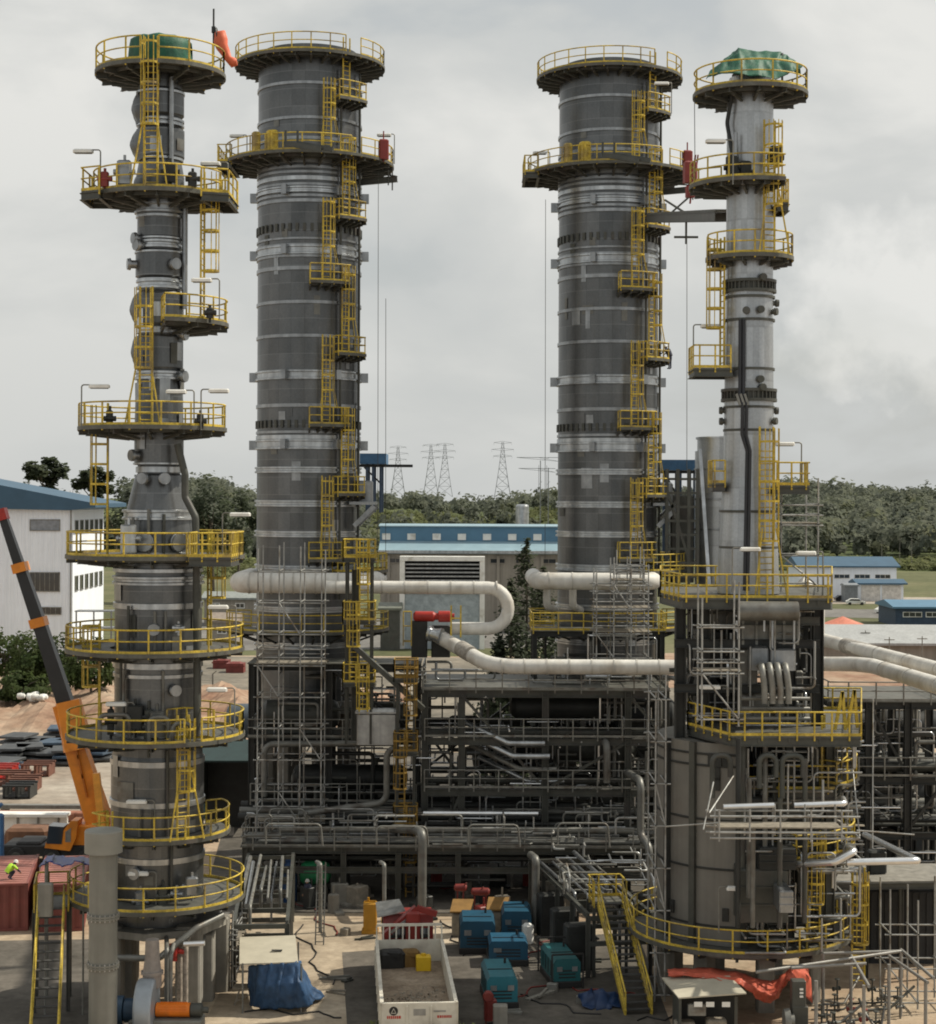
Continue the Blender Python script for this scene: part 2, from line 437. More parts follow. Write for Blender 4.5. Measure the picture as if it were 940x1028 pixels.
def ladder(tw, base, z0, z1, out, cage_from=2.3, w=0.42, flare=False, matl=None, cage=True, legs=False):
    """vertical caged ladder; base=(x,y) of the rung line, out = outward horizontal direction"""
    matl = matl or YEL
    o = Vector((out[0], out[1], 0)).normalized(); t = Vector((-o.y, o.x, 0)); B = Vector((base[0], base[1], 0)); up = Vector((0, 0, 1))
    mb = MB()
    for sg in (-1, 1): mb.bar(B + t*(sg*w/2) + up*z0, B + t*(sg*w/2) + up*(z1 + 1.15), 0.10, 0.09)
    z = z0 + 0.3
    while z < z1: mb.tube(B - t*(w/2) + up*z, B + t*(w/2) + up*z, 0.03, 5, caps=False); z += 0.3
    ld = mb.build('ladder', matl, tw)
    if cage and z1 - z0 > 2.8:
        cb = MB(); cz = z0 + cage_from; R = 0.40; pts5 = [200, 235, 270, 305, 340]
        def P(a, zz, f=1.0):
            # semicircle beyond the rungs
            return B + o*(0.42 - (R*sin(radians(a)) + 0.0)*0.95 * f * 1.0) * (1) + t*(R*cos(radians(a))*f) + up*zz
        hoop = [180 + 180*k/8 for k in range(9)]
        zz = cz
        while zz < z1 + 1.1:
            pp = [P(a, zz) for a in hoop]
            pp = [B + t*(-w/2) + up*zz] + pp + [B + t*(w/2) + up*zz] if (pp[0]-(B+t*(-w/2)+up*zz)).length < 1 else pp
            for p, q in zip(pp, pp[1:]): cb.bar(p, q, 0.035, 0.10)
            zz += 0.95
        for a in pts5: cb.bar(P(a, cz), P(a, z1 + 1.05), 0.075, 0.035)
        if flare:
            for a in pts5: cb.bar(P(a, cz), P(a, cz - 1.15, 1.55), 0.06, 0.03)
        if legs:
            for sg in (-1, 1):
                cb.bar(B + t*(sg*w/2) + o*.3 + up*(z0 + 3.2), B + t*(sg*0.85) + o*0.5 + up*z0, 0.10, 0.06)
        cb.build('cage', matl, ld)
    return ld

def lamp(px, py, s, hook, label, h=2.3, arm=0.9, group='floodlights on the tower platforms'):
    """lamp post standing at pixel/scale position, arm points along hook (+1 right, -1 left)"""
    b = W(px, py, s); t = thing('floodlight', label, 'floodlight', b, group)
    mb = MB(); e = b + Vector((hook*arm*0.45, 0, h - 0.04))
    mb.pipe([b, b + Vector((0, 0, h)), e + Vector((0, 0, .04))], 0.035, 6, 0.12)
    mb.build('post', GALV, t)
    hb = MB(); hb.cbox(e + Vector((hook*0.42, 0, -0.02)), (0.95, 0.34, 0.17), 0, 0.05)
    hd = hb.build('lamp_head', WHITE, t)
    gb = MB(); gb.box(e + Vector((hook*0.42, 0, -0.125)), (0.8, 0.26, 0.03)); gb.build('lens', GALV, hd)
    return t
# ================================================================== TOWER A (left, slender)
random.seed(7)
def band(tw, c, r, z, h, m=None, lip=True, n=56):
    mb = MB()
    prof = [(r, z - h/2), (r + 0.07, z - h/2 + 0.02), (r + 0.07, z + h/2 - 0.02), (r, z + h/2)]
    if lip and h > 0.3: prof = [(r, z - h/2), (r+.14, z - h/2 + .02), (r+.14, z - h/2 + .12), (r+.05, z - h/2 + .16), (r+.05, z + h/2 - .16), (r+.14, z + h/2 - .12), (r+.14, z + h/2 - .02), (r, z + h/2)]
    mb.lathe(c, prof, n, caps=False)
    return mb.build('stiffener_ring', m or SILV, tw)
def nozzle(tw, c, r, ang, z, d=0.25, out=0.45, m=None):
    mb = MB(); v = Vector((cos(radians(ang)), sin(radians(ang)), 0)); p = Vector((c[0], c[1], z)) + v*(r - 0.1)
    mb.lathe_axis(p, v, [(d, 0), (d, out), (d*1.45, out), (d*1.45, out + .08), (d*1.35, out + .1), (d*1.35, out + .16)], 14)
    return mb.build('nozzle', m or SILVD, tw)

sA = 21.0; cA = (GS(158, sA).x, GS(158, sA).y); zA = lambda py: HCAM - (py - YH) / sA
tA = thing('process_tower', 'slender dark clad tower at the left with nine yellow railed platforms', 'process tower', (cA[0], cA[1], 0))
mb = MB()
prof_px = [(46, 925), (46, 905), (46, 762), (44.5, 756), (44.5, 748), (43, 742), (43, 605), (43, 590), (42, 566), (36, 556), (33, 520), (31.5, 512), (23.5, 479), (21, 477), (21, 469), (24.5, 466), (24.5, 440), (23.5, 395), (22, 384), (22, 374), (23.6, 371), (23.6, 341), (21, 338), (21, 330), (24, 327), (24, 298), (20.5, 294), (20.5, 282), (24, 280), (24, 257), (20, 253), (20, 243), (22.5, 240), (22.5, 215), (24, 205), (24, 180), (21, 164), (24, 160), (24, 133), (20.5, 130), (20.5, 121), (23.5, 118), (23.5, 98), (21.5, 92), (21.5, 74), (19, 66), (12, 56), (0, 53)]
mb.lathe(cA, [(r / sA, zA(py)) for r, py in prof_px], 56, caps=False)
mb.build('shell', CLAD, tA)
# loose petal shaped wraps bulging on the left of the upper shell
for py0, py1, bulge in ((98, 128, 4.5), (134, 164, 6), (298, 330, 5.5), (340, 372, 4), (180, 206, 3)):
    mb = MB(); rows = []
    for i in range(9):
        t = i / 8; py = py0 + (py1 - py0) * t; row = []
        for k in range(13):
            a = 130 + 110 * k / 12; e = sin(pi * k / 12)
            r = (23.4 + bulge * sin(pi * min(1, t * 1.1 + 0.02)) * e + 0.7) / sA + 0.03 * sin(k * 2.3 + i)
            row.append((cA[0] + r*cos(radians(a)), cA[1] + r*sin(radians(a)), zA(py)))
        rows.append(row)
    mb.sheet(rows); mb.build('insulation_wrap', CLAD, tA)
for py, r, h in ((583, 43, .42), (573, 43.5, .2), (608, 43.2, .3), (667, 43.2, .3), (677, 43, .2), (740, 43, .55), (763, 45.5, .3), (803, 46, .28), (858, 46, .3), (557, 36, .2), (518, 33.5, .5), (473, 21.5, .3), (467, 24.2, .12), (334, 21.3, .3), (288, 20.6, .45), (284, 21, .2), (248, 20.3, .4), (256, 23.6, .12), (242, 22, .12), (212, 22.5, .5), (220, 22.5, .15), (379, 22.2, .42), (162, 21.6, .2), (126, 20.8, .35), (96, 22.8, .14)):
    band(tA, cA, r / sA, zA(py), h)
for ang, py, r in ((225, 250, 21), (200, 268, 24), (250, 482, 25), (290, 482, 25), (222, 459, 24.5), (215, 243, 21), (310, 269, 24), (275, 630, 43), (300, 690, 43), (255, 868, 46), (310, 545, 33), (260, 545, 34), (335, 380, 23), (340, 338, 22)):
    nozzle(tA, cA, r / sA, ang, zA(py), 0.2 if py != 545 else 0.32, 0.35)
# odd lighter and darker cladding sheets patched over the shell
rs = random.Random(77)
for k in range(34):
    py0 = rs.choice((500, 545, 600, 625, 655, 690, 720, 770, 800, 825, 870, 895, 230, 265, 320, 355, 390, 420, 450, 105, 150)) + rs.uniform(-8, 8); hh = rs.uniform(.35, 1.2)
    rr = 21.9 if 200 < py0 < 300 else 24.2 if py0 < 400 else 24.8 if py0 < 445 else 43.4 if py0 > 590 else 0
    if py0 > 755: rr = 46.4
    if rr == 0: continue
    a = rs.uniform(200, 340); da = rs.uniform(9, 30); mb = MB(); mb.lathe(cA, [(rr/sA+.03, zA(py0)-hh/2), (rr/sA+.045, zA(py0)+hh/2)], 6, a, a+da); mb.build('cladding_sheet', rs.choice((SILVD, SILV, STEEL, SILVD, PIPEG)), tA)
# platforms
gA = [  # py, r, a0, a1, gaps
    (76, 64, 0, 360, [(262, 278)]),
    (200, 66, 0, 360, [(345, 359)]),
    (326, 68, 284, 400, []),
    (431, 73, 0, 360, [(178, 190)]),
    (558, 88, 0, 360, []),
    (651, 88, 0, 360, [(186, 196)]),
    (737, 88, 0, 360, [(298, 310)]),
    (833, 72, 218, 395, []),
    (898, 87, 0, 360, [(120, 150)]),
]
for i, (py, r, a0, a1, gaps) in enumerate(gA):
    rin = {0: 22, 1: 24, 2: 23.5, 3: 25, 4: 42, 5: 43.5, 6: 44.5, 7: 46.5, 8: 46.5}[i] / sA + 0.06
    ox = {3: -6.5, 4: -3, 5: -3, 6: -2}.get(i, 0)/sA
    ring_platform(tA, (cA[0]+ox, cA[1]), rin, r / sA, zA(py), a0, a1, gaps, depth=.55)
# square outlying bays on the second and fifth platforms
zz = zA(201)
poly_platform(tA, [(cA[0]-70/sA, cA[1]-2.0), (cA[0]-50/sA, cA[1]-2.5), (cA[0]-50/sA, cA[1]+.4), (cA[0]-70/sA, cA[1]+.4)], zz + .01, [[(cA[0]-50/sA, cA[1]-2.5), (cA[0]-70/sA, cA[1]-2.0), (cA[0]-70/sA, cA[1]+.4)]])
poly_platform(tA, [(cA[0]+50/sA, cA[1]-2.7), (cA[0]+75/sA, cA[1]-2.3), (cA[0]+75/sA, cA[1]+1.0), (cA[0]+60/sA, cA[1]+1.0)], zA(203), [[(cA[0]+50/sA, cA[1]-2.7), (cA[0]+75/sA, cA[1]-2.3), (cA[0]+75/sA, cA[1]+1.0)]])
poly_platform(tA, [(cA[0]+44/sA, cA[1]-4.1), (cA[0]+84/sA, cA[1]-4.1), (cA[0]+84/sA, cA[1]-1.2), (cA[0]+44/sA, cA[1]-1.2)], zA(558)+.015, [[(cA[0]+44/sA, cA[1]-1.2), (cA[0]+44/sA, cA[1]-4.1), (cA[0]+84/sA, cA[1]-4.1), (cA[0]+84/sA, cA[1]-1.2)]], step=.7)
# ladders between them
def polar(c, r, a): return (c[0] + r*cos(radians(a)), c[1] + r*sin(radians(a)))
def od(a): return (cos(radians(a)), sin(radians(a)))
ladder(tA, polar(cA, 2.5, 270), zA(200), zA(76), od(270), cage_from=2.9, w=0.62, legs=True)
ladder(tA, polar(cA, 2.3, 340), zA(326), zA(200), od(350), w=0.5, cage_from=2.4)
ladder(tA, polar(cA, 2.0, 262), zA(431), zA(318), od(262), cage_from=2.7, w=0.6, legs=True)
ladder(tA, polar(cA, 2.4, 190), zA(558), zA(431), od(190), w=0.5, cage_from=2.4)
ladder(tA, polar(cA, 2.6, 30), zA(651), zA(558), od(30))
ladder(tA, polar(cA, 2.75, 195), zA(737), zA(651), od(195), w=.5)
ladder(tA, polar(cA, 2.95, 303), zA(833), zA(737), od(303), w=.55, legs=True)
ladder(tA, polar(cA, 2.6, 222), zA(898), zA(833), od(222), w=.5, cage=False)
# inner gates on the seventh deck
mb = MB(); q = polar(cA, 3.2, 303)
rail_run(mb, [(q[0]-.9, q[1]+.3, zA(737)), (q[0]-.2, q[1]+1.0, zA(737)), (q[0]+.9, q[1]+.8, zA(737)), (q[0]+1.3, q[1]+.2, zA(737))], h=1.4, step=.55)
mb.build('ladder_gate', YEL, tA)
# riser pipe down the right side with kinks
mb = MB(); x = lambda px: (px - 470) / sA
mb.pipe([(x(181), cA[1]-1.3, zA(448)), (x(189), cA[1]-1.4, zA(478)), (x(189), cA[1]-1.4, zA(500)), (x(200), cA[1]-1.6, zA(520)), (x(201), cA[1]-1.6, zA(560)), (x(203), cA[1]-1.8, zA(700)), (x(203), cA[1]-1.8, zA(735))], 0.17, 8, .4)
mb.build('riser_pipe', STEEL, tA)
mb = MB(); mb.pipe([(x(184), cA[1]-.3, zA(210)), (x(184), cA[1]-.3, zA(312))], 0.14, 8); mb.pipe([(x(173), cA[1]-1.1, zA(84)), (x(173), cA[1]-1.1, zA(198))], 0.11, 8)
mb.build('riser_pipe', SILVD, tA)
for px, a, b in ((155, 512, 556), (170, 517, 556), (139, 520, 556), (136, 607, 650), (163, 612, 650), (171, 670, 735), (131, 670, 735), (176, 748, 832), (149, 806, 832), (162, 806, 832), (180, 835, 896), (128, 660, 700), (173, 612, 650)):
    rr = 36 if b < 560 else 43.5 if b < 740 else 46.5
    dx = (px - 158) / sA; dy = sqrt(max(.2, (rr/sA + .2)**2 - dx*dx))
    mb = MB(); mb.tube((cA[0]+dx, cA[1]-dy, zA(a)), (cA[0]+dx, cA[1]-dy, zA(b)), 0.075, 6); mb.build('riser_pipe', PIPEG if px % 2 else STEEL, tA)
# valves, junction boxes on decks
for px, py, w, h, m in ((112, 190, .5, .7, mat('dull_red_paint', (.20, .03, .025), .5)), (131, 183, .8, 1.1, SILVD), (176, 183, .7, .9, DARK), (198, 190, .5, .7, DARK), (137, 541, .9, 1.3, SILV), (186, 628, .4, .4, SILV), (157, 725, .5, 1.6, STEEL), (144, 715, .9, 1.1, DARK), (165, 722, .9, 1.2, PIPEG), (120, 720, .4, 1.2, DARK), (206, 426, .4, .7, DARK), (215, 320, .4, .5, DARK), (118, 424, .4, .8, DARK), (150, 895, .6, .9, SILVD), (172, 890, .5, .9, STEEL), (200, 880, .7, .8, SILVD), (185, 888, .4, .5, SILVD)):
    q = (x(px), cA[1] - 2.35 + random.random()*.2, 0); mb = MB()
    mb.cbox((q[0], q[1], zA(py)), (w*.8, w*.6, h), random.random()*.5, .06); mb.tube((q[0], q[1]+.1, zA(py)-h*.9), (q[0], q[1]+.1, zA(py)+h*.75), .07, 6)
    mb.lathe_axis((q[0]-w*.6, q[1]-.1, zA(py)), (1, 0, 0), [(.13, 0), (.13, .12), (.09, .12), (.09, w*1.1), (.13, w*1.1), (.13, w*1.1+.12)], 10)
    mb.build('valve_assembly', m, tA)
# pipes round the seventh deck
mb = MB()
for px0, px1, py, hh in ((112, 140, 712, 1.2), (160, 178, 714, 1.5), (183, 200, 720, 1.0)):
    mb.pipe([(x(px0), cA[1]-2.9, zA(737)), (x(px0), cA[1]-2.9, zA(py)), (x(px1), cA[1]-2.7, zA(py)), (x(px1), cA[1]-2.6, zA(735))], .1, 8, .3)
mb.build('deck_pipework', PIPEG, tA)
# concrete table and piers
for a in (45, 135, 225, 315):
    q = polar(cA, 2.6, a); mb = MB(); mb.cbox((q[0], q[1], 2.0), (1.15, 1.15, 4.0), 0, .08); mb.build('leg', CONC, tA)
mb = MB(); mb.lathe(cA, [(3.3, zA(922)-.35), (3.3, zA(922)-.02)], 8); mb.build('table_slab', CONC, tA)
mb = MB(); zz = zA(935)
mb.pipe([(cA[0]-2.2, cA[1]-3.4, zz+.4), (cA[0]-1.2, cA[1]-4.0, zz-.3), (cA[0]+.8, cA[1]-4.1, zz-.3), (cA[0]+2.4, cA[1]-3.2, zz+.9), (cA[0]+3.4, cA[1]-2, zz+1.2)], .16, 8, .5)
mb.build('ring_main', PIPEG, tA)

# lamps on tower A
def XA(px): return x(px)
for px, py, hk, lab in ((98, 192, -1, 'floodlight at the left end of the second platform of the left tower'),
    (226, 204, -1, 'floodlight at the right end of the second platform of the left tower'),
    (218, 322, -1, 'floodlight on the half platform on the right of the left tower'),
    (80, 429, 1, 'floodlight at the left end of the fourth platform of the left tower'),
    (200, 433, 1, 'floodlight at the right end of the fourth platform of the left tower'),
    (193, 434, -1, 'floodlight pointing at the shell above the fourth platform of the left tower'),
    (222, 557, 1, 'floodlight on the yellow bay of the fifth platform of the left tower'),
    (134, 750, -1, 'long bright floodlight left of centre on the seventh platform of the left tower'),
    (235, 735, -1, 'floodlight at the far right of the seventh platform of the left tower'),
    (155, 848, -1, 'floodlight on the eighth platform of the left tower above the vent pipe'),
    (236, 650, -1, 'floodlight at the right end of the sixth platform of the left tower'),
    (157, 920, -1, 'floodlight on the lowest ring platform of the left tower')):
    lamp(px, py, 21.6 if 300 < py < 1000 else 21, hk, lab, 2.0 if py > 700 else 1.9)

# ================================================================== TOWERS B and C (wide pair)
sB = 15.0; cB = (GS(308, sB).x, GS(308, sB).y); zB = lambda py: HCAM - (py - YH) / sB
tB = thing('absorber_tower', 'wide dark banded tower left of centre, beside the orange windsock', 'absorber tower', (cB[0], cB[1], 0), 'pair of wide banded towers')
RB = 51.3 / sB
mb = MB(); mb.lathe(cB, [(RB, zB(700)), (RB, zB(66)), (RB*.93, zB(61)), (RB*.93, zB(56)), (RB*.5, zB(52)), (0, zB(50))], 72, caps=False); mb.build('shell', CLAD, tB)
bands = [(95, .22), (129, .22), (149, .25), (171, .3), (177, .22), (182, .2), (188, .3), (194, .2), (199, .42), (205, .2), (210, .25), (247, .16), (253, .16), (258, .62), (264, .2), (276, .28), (309, .24), (342, .24), (376, .16), (380, .62), (410, .26), (436, .2), (448, .66), (441, .3), (473, .42), (506, .44), (536, .42), (570, .45), (577, .2), (610, .4), (645, .4)]
for py, h in bands: band(tB, cB, RB + .01, zB(py), h, SILVD if h < .3 else SILV, n=72)
for pc in (236, 428):   # rows of clips round the shell
    mb = MB()
    for k in range(44):
        a = radians(360*k/44); q = (cB[0] + (RB+.06)*cos(a), cB[1] + (RB+.06)*sin(a), zB(pc)); mb.box(q, (.10, .2, .5), a)
    mb.build('clip_row', STEEL, tB)
for py in (200, 258, 380, 448):
    for a in (178, 2, 250, 305):
        mb = MB(); v = od(a); mb.box((cB[0]+(RB+.3)*v[0], cB[1]+(RB+.3)*v[1], zB(py)), (.5, .35, .62), radians(a)); mb.build('lifting_lug', SILVD, tB)
ring_platform(tB, cB, RB + .05, 74.5/sB, zB(68), 0, 360, [(303, 317)], brackets=30, depth=.5, post=1.25, jitter=1)
ring_platform(tB, cB, RB + .05, 84/sB, zB(167), 0, 360, [(304, 312)], brackets=24, depth=.6, post=1.25)
poly_platform(tB, [(cB[0]-88/sB, cB[1]-2.2), (cB[0]-74/sB, cB[1]-2.2), (cB[0]-74/sB, cB[1]+1.6), (cB[0]-88/sB, cB[1]+1.6)], zB(169), [[(cB[0]-74/sB, cB[1]-2.2), (cB[0]-88/sB, cB[1]-2.2), (cB[0]-88/sB, cB[1]+1.6)]], step=.9)
for k in range(26):
    py0 = rs.uniform(90, 560); hh = rs.uniform(.5, 1.3); a = rs.uniform(296, 352) if k % 3 else rs.uniform(200, 290); mb = MB(); mb.lathe(cB, [(RB+.025, zB(py0)-hh/2), (RB+.04, zB(py0)+hh/2)], 6, a, a+rs.uniform(4, 11)); mb.build('cladding_sheet', rs.choice((SILVD, STEEL, CLAD, PIPEG)), tB)
# small landings with zigzag ladders
aL, aR = 291, 310
lv = [(68, None), (110, 'R'), (166, 'L'), (226, 'R'), (290, 'L'), (359, 'R'), (429, 'L'), (496, 'R'), (560, 'L')]
prev = 68
for py, side in lv[1:]:
    a = aR if side == 'R' else aL
    if py != 166:
        a0, a1 = (300, 329) if side == 'R' else (276, 311)
        ring_platform(tB, cB, RB + .04, RB + 1.2, zB(py), a0, a1, brackets=4, depth=.5, post=.8)
    ladder(tB, polar(cB, RB + .72, a + (0 if side == 'R' else 0)), zB(py), zB(prev), od(a), w=.52, cage_from=2.2, flare=True)
    prev = py
mb = MB(); 
for a, r in ((309, .25), (340, .22)):
    q = polar(cB, RB + r, a); mb.tube((q[0], q[1], zB(600)), (q[0], q[1], zB(80)), .09, 6)
mb.build('riser_pipe', STEEL, tB)
mb = MB(); q = polar(cB, RB+1.2, 345)
mb.ibeam((cB[0]+RB-.2, cB[1]-.8, zB(186)), (cB[0]+89/sB, cB[1]-1.5, zB(184)), .25, .4); mb.tube((cB[0]+84/sB, cB[1]-1.4, zB(195)), (cB[0]+84/sB, cB[1]-1.4, zB(172)), .05, 6)
mb.tube((cB[0]+80/sB, cB[1]-1.4, zB(190)), (cB[0]+80/sB, cB[1]-1.4, zB(175)), .05, 6); mb.bar((cB[0]+RB+.3, cB[1]-.8, zB(176)), (cB[0]+87/sB, cB[1]-1.5, zB(181)), .08)
mb.build('davit_arm', STEEL, tB)
mb = MB(); q = (cB[0]+76/sB, cB[1]-2.6, zB(158)); mb.cbox(q, (.65, .5, 1.3), .2, .08); mb.tube((q[0], q[1], q[2]-.8), (q[0], q[1], q[2]+1.2), .05, 6); mb.build('hoist_box', MATS['dull_red_paint'], tB)
for px0, yo in ((300, .0), (312, .15)):
    mb = MB(); q = W(px0, 160, sB + .85)
    mb.bar((q.x-1.0, q.y-.2, zB(163)-.1), (q.x+1.3, q.y-.9, zB(172)), .22, .3); mb.bar((q.x-1.0, q.y-.2, zB(163)-.1), (q.x-1.0, q.y-.2, zB(152)), .14); mb.build('davit_arm', STEEL, tB)
for px in (262, 277, 280): 
    mb = MB(); dx = (px-308)/sB; dy = sqrt((84/sB)**2 - dx*dx) - .3; mb.cbox((cB[0]+dx, cB[1]-dy, zB(167)+.7), (.5, .5, 1.3), .4, .08); mb.build('railing_gate', YEL, tB)
# base: table, legs, side bracket, deck under the header
for a in range(0, 360, 45):
    q = polar(cB, 2.9, a+22); mb = MB(); mb.cbox((q[0], q[1], zB(700)/2), (.9, .9, zB(700)), radians(a+22), .07); mb.build('leg', CONC, tB)
mb = MB(); mb.lathe(cB, [(RB+.5, zB(700)-.8), (RB+.5, zB(700)-.02)], 32); mb.build('table_slab', CONC, tB)
ring_platform(tB, cB, RB+.06, RB+2.0, zB(630), 180, 360, [(300, 312)], brackets=9, depth=.9)
ring_platform(tB, cB, RB+.06, RB+1.9, zB(572), 300, 372, brackets=4, depth=.5, post=.8)
mb = MB(); zt = zB(504)
mb.prism([(cB[0]+2.9, cB[1]-2.4), (cB[0]+69/sB, cB[1]-2.4), (cB[0]+69/sB, cB[1]+2), (cB[0]+2.9, cB[1]+2)], zt-.2, zt)
for yy in (-2.2, 1.8): mb.bar((cB[0]+RB-.2, cB[1]+yy, zB(528)), (cB[0]+68/sB, cB[1]+yy, zt-.3), .28, .3)
mb.cbox((cB[0]+57/sB, cB[1]-.6, zt+.7), (1.1, 1.2, 1.4), 0, .1); mb.build('side_bracket', SILVD, tB)
index_kids()
tC = copy_tree(tB)
sC = 14.6; qc = GS(608.5, sC); tC.location = (qc.x, qc.y, 0)
tC['label'] = 'wide dark banded tower right of centre, joined by a walkway to the slim grey stack'
for k in range(18):
    py0 = rs.uniform(90, 560); hh = rs.uniform(.5, 1.6); a = rs.uniform(190, 352); mb = MB(); mb.lathe((qc.x, qc.y), [(RB+.03, zB(py0)-hh/2), (RB+.045, zB(py0)+hh/2)], 6, a, a+rs.uniform(3, 14)); mb.build('cladding_sheet', rs.choice((SILVD, STEEL, CLAD, CLAD, PIPEG)), tC)
cC = (qc.x, qc.y); zC = lambda py: HCAM - (py - YH) / sC

lamp(245, 165, 15, -1, 'small floodlight at the left end of the walkway ring of the left wide tower', 1.9, .6)
lamp(393, 165, 15, -1, 'small floodlight beside the red box on the left wide tower', 2.0, .6)
lamp(549, 180, 14.6, -1, 'small floodlight at the left end of the walkway ring of the right wide tower', 1.9, .6)
lamp(671, 113, 15.5, -1, 'small floodlight on the highest ladder landing of the right wide tower', 2.0, .5)

# ================================================================== TOWER D (right: slim stack over a furnace)
sD = 20.5; cD = (GS(750, sD).x, GS(750, sD).y); zD = lambda py: HCAM - (py - YH) / sD; xD = lambda px: (px - 470) / sD
tD = thing('exhaust_stack', 'slim pale grey stack at the right with platforms and a green tarpaulin on its top', 'stack', (cD[0], cD[1], zD(596)))
mb = MB(); mb.lathe(cD, [(31/sD, zD(594)), (30/sD, zD(560)), (25.5/sD, zD(478)), (24.5/sD, zD(400)), (23.5/sD, zD(300)), (23/sD, zD(90)), (21/sD, zD(86)), (21/sD, zD(78))], 48, caps=False); mb.build('shell', CLADG, tD)
def fl(py, r, h=.5, m=STEEL):
    mb = MB(); z = zD(py)
    mb.lathe(cD, [(r, z-h/2), (r+.16, z-h/2), (r+.16, z-h/2+.14), (r+.02, z-h/2+.14), (r+.02, z+h/2-.14), (r+.16, z+h/2-.14), (r+.16, z+h/2), (r, z+h/2)], 48, caps=False)
    for k in range(36):
        a = radians(k*10); mb.box((cD[0]+(r+.09)*cos(a), cD[1]+(r+.09)*sin(a), z), (.09, .05, h*.6), a)
    mb.build('flange', m, tD)
fl(287, 23.7/sD, .62); fl(396, 24.7/sD, .62)
for py in (298, 321, 370, 408, 431, 512, 548):
    mb = MB(); r = 24.2/sD if py < 440 else 28/sD; z = zD(py); mb.lathe(cD, [(r, z-.06), (r+.07, z-.06), (r+.07, z+.06), (r, z+.06)], 48, caps=False); mb.build('stiffener_ring', STEEL, tD)
for a, py in ((2, 303), (178, 411), (2, 411), (330, 313), (285, 312), (255, 313), (285, 381), (330, 422), (182, 422), (290, 389), (290, 280)):
    nozzle(tD, cD, 24/sD, a, zD(py), .13, .22, STEEL)
ring_platform(tD, cD, 1.2, 56.5/sD, zD(94), 0, 360, [], brackets=12, depth=.5, post=1.5)
ring_platform(tD, cD, 1.2, 60/sD, zD(186), 150, 296, [], brackets=7, depth=.5, post=1.2)
ring_platform(tD, cD, 1.2, 43/sD, zD(258), 0, 360, [(165, 185)], brackets=10, depth=.45, post=1.0)
poly_platform(tD, [(xD(774), cD[1]-1.0), (xD(785), cD[1]-1.0), (xD(785), cD[1]+.8), (xD(774), cD[1]+.8)], zD(205), [[(xD(774), cD[1]-1), (xD(785), cD[1]-1), (xD(785), cD[1]+.8)]], step=.6)
poly_platform(tD, [(xD(692), cD[1]-1.2), (xD(730), cD[1]-1.2), (xD(730), cD[1]+.9), (xD(692), cD[1]+.9)], zD(370), [[(xD(728), cD[1]-1.2), (xD(692), cD[1]-1.2), (xD(692), cD[1]+.9)]], step=.75)
poly_platform(tD, [(xD(772), cD[1]-1.3), (xD(806), cD[1]-1.3), (xD(806), cD[1]+1), (xD(772), cD[1]+1)], zD(486), [[(xD(774), cD[1]-1.3), (xD(806), cD[1]-1.3), (xD(806), cD[1]+1)]], step=.7)
poly_platform(tD, [(xD(712), cD[1]-.8), (xD(724), cD[1]-.8), (xD(724), cD[1]+.8), (xD(712), cD[1]+.8)], zD(484), [[(xD(724), cD[1]-.8), (xD(712), cD[1]-.8), (xD(712), cD[1]+.8)]], step=.5)
ladder(tD, polar(cD, 1.75, 293), zD(258), zD(150), od(293), w=.6, legs=True)
ladder(tD, (xD(722), cD[1]-.3), zD(370), zD(262), (-1, -.25), w=.5, cage_from=2.0)
ladder(tD, polar(cD, 1.75, 290), zD(594), zD(452), od(290), w=.75, cage_from=2.6, legs=True)
for px0, kx, px1 in ((737, 738, 744), (740.5, 742, 747)):
    mb = MB(); dy = 24.5/sD+.05
    mb.pipe([(xD(px0), cD[1]-dy, zD(322)), (xD(px0), cD[1]-dy, zD(396)), (xD(kx+1), cD[1]-dy-.22, zD(405)), (xD(kx+1), cD[1]-dy-.1, zD(436)), (xD(px1), cD[1]-dy-.12, zD(452)), (xD(px1-3), cD[1]-dy-.45, zD(590))], .085, 8, .3); mb.build('riser_pipe', mat('dark_cable', (.025, .028, .035), .5), tD)
for px in (733, 737, 741):
    mb = MB(); mb.bar((xD(px), cD[1]-1.45, zD(396)), (xD(px+3.5), cD[1]-1.48, zD(407)), .11); mb.build('pipe_clamp', GALV, tD)
mb = MB(); mb.pipe([(xD(729), cD[1]-.9, zD(98)), (xD(725), cD[1]-.6, zD(125)), (xD(727), cD[1]-.8, zD(140)), (xD(732), cD[1]-1.2, zD(180))], .1, 8, .6); mb.build('riser_pipe', DARK, tD)
mb = MB(); mb.tube((xD(732), cD[1]-1.2, zD(137)), (xD(732), cD[1]-1.2, zD(184)), .09, 6); mb.build('riser_pipe', SILVD, tD)
for px, py in ((728, 170), (741, 175), (771, 160)):
    mb = MB(); q = (xD(px), cD[1]-1.35, zD(py)); mb.cbox(q, (.55, .4, .9), .3, .06); mb.lathe_axis((q[0]-.4, q[1], q[2]-.1), (1, 0, 0), [(.15, 0), (.15, .1), (.08, .1), (.08, .7), (.15, .7), (.15, .8)], 10); mb.build('valve_assembly', DARK, tD)
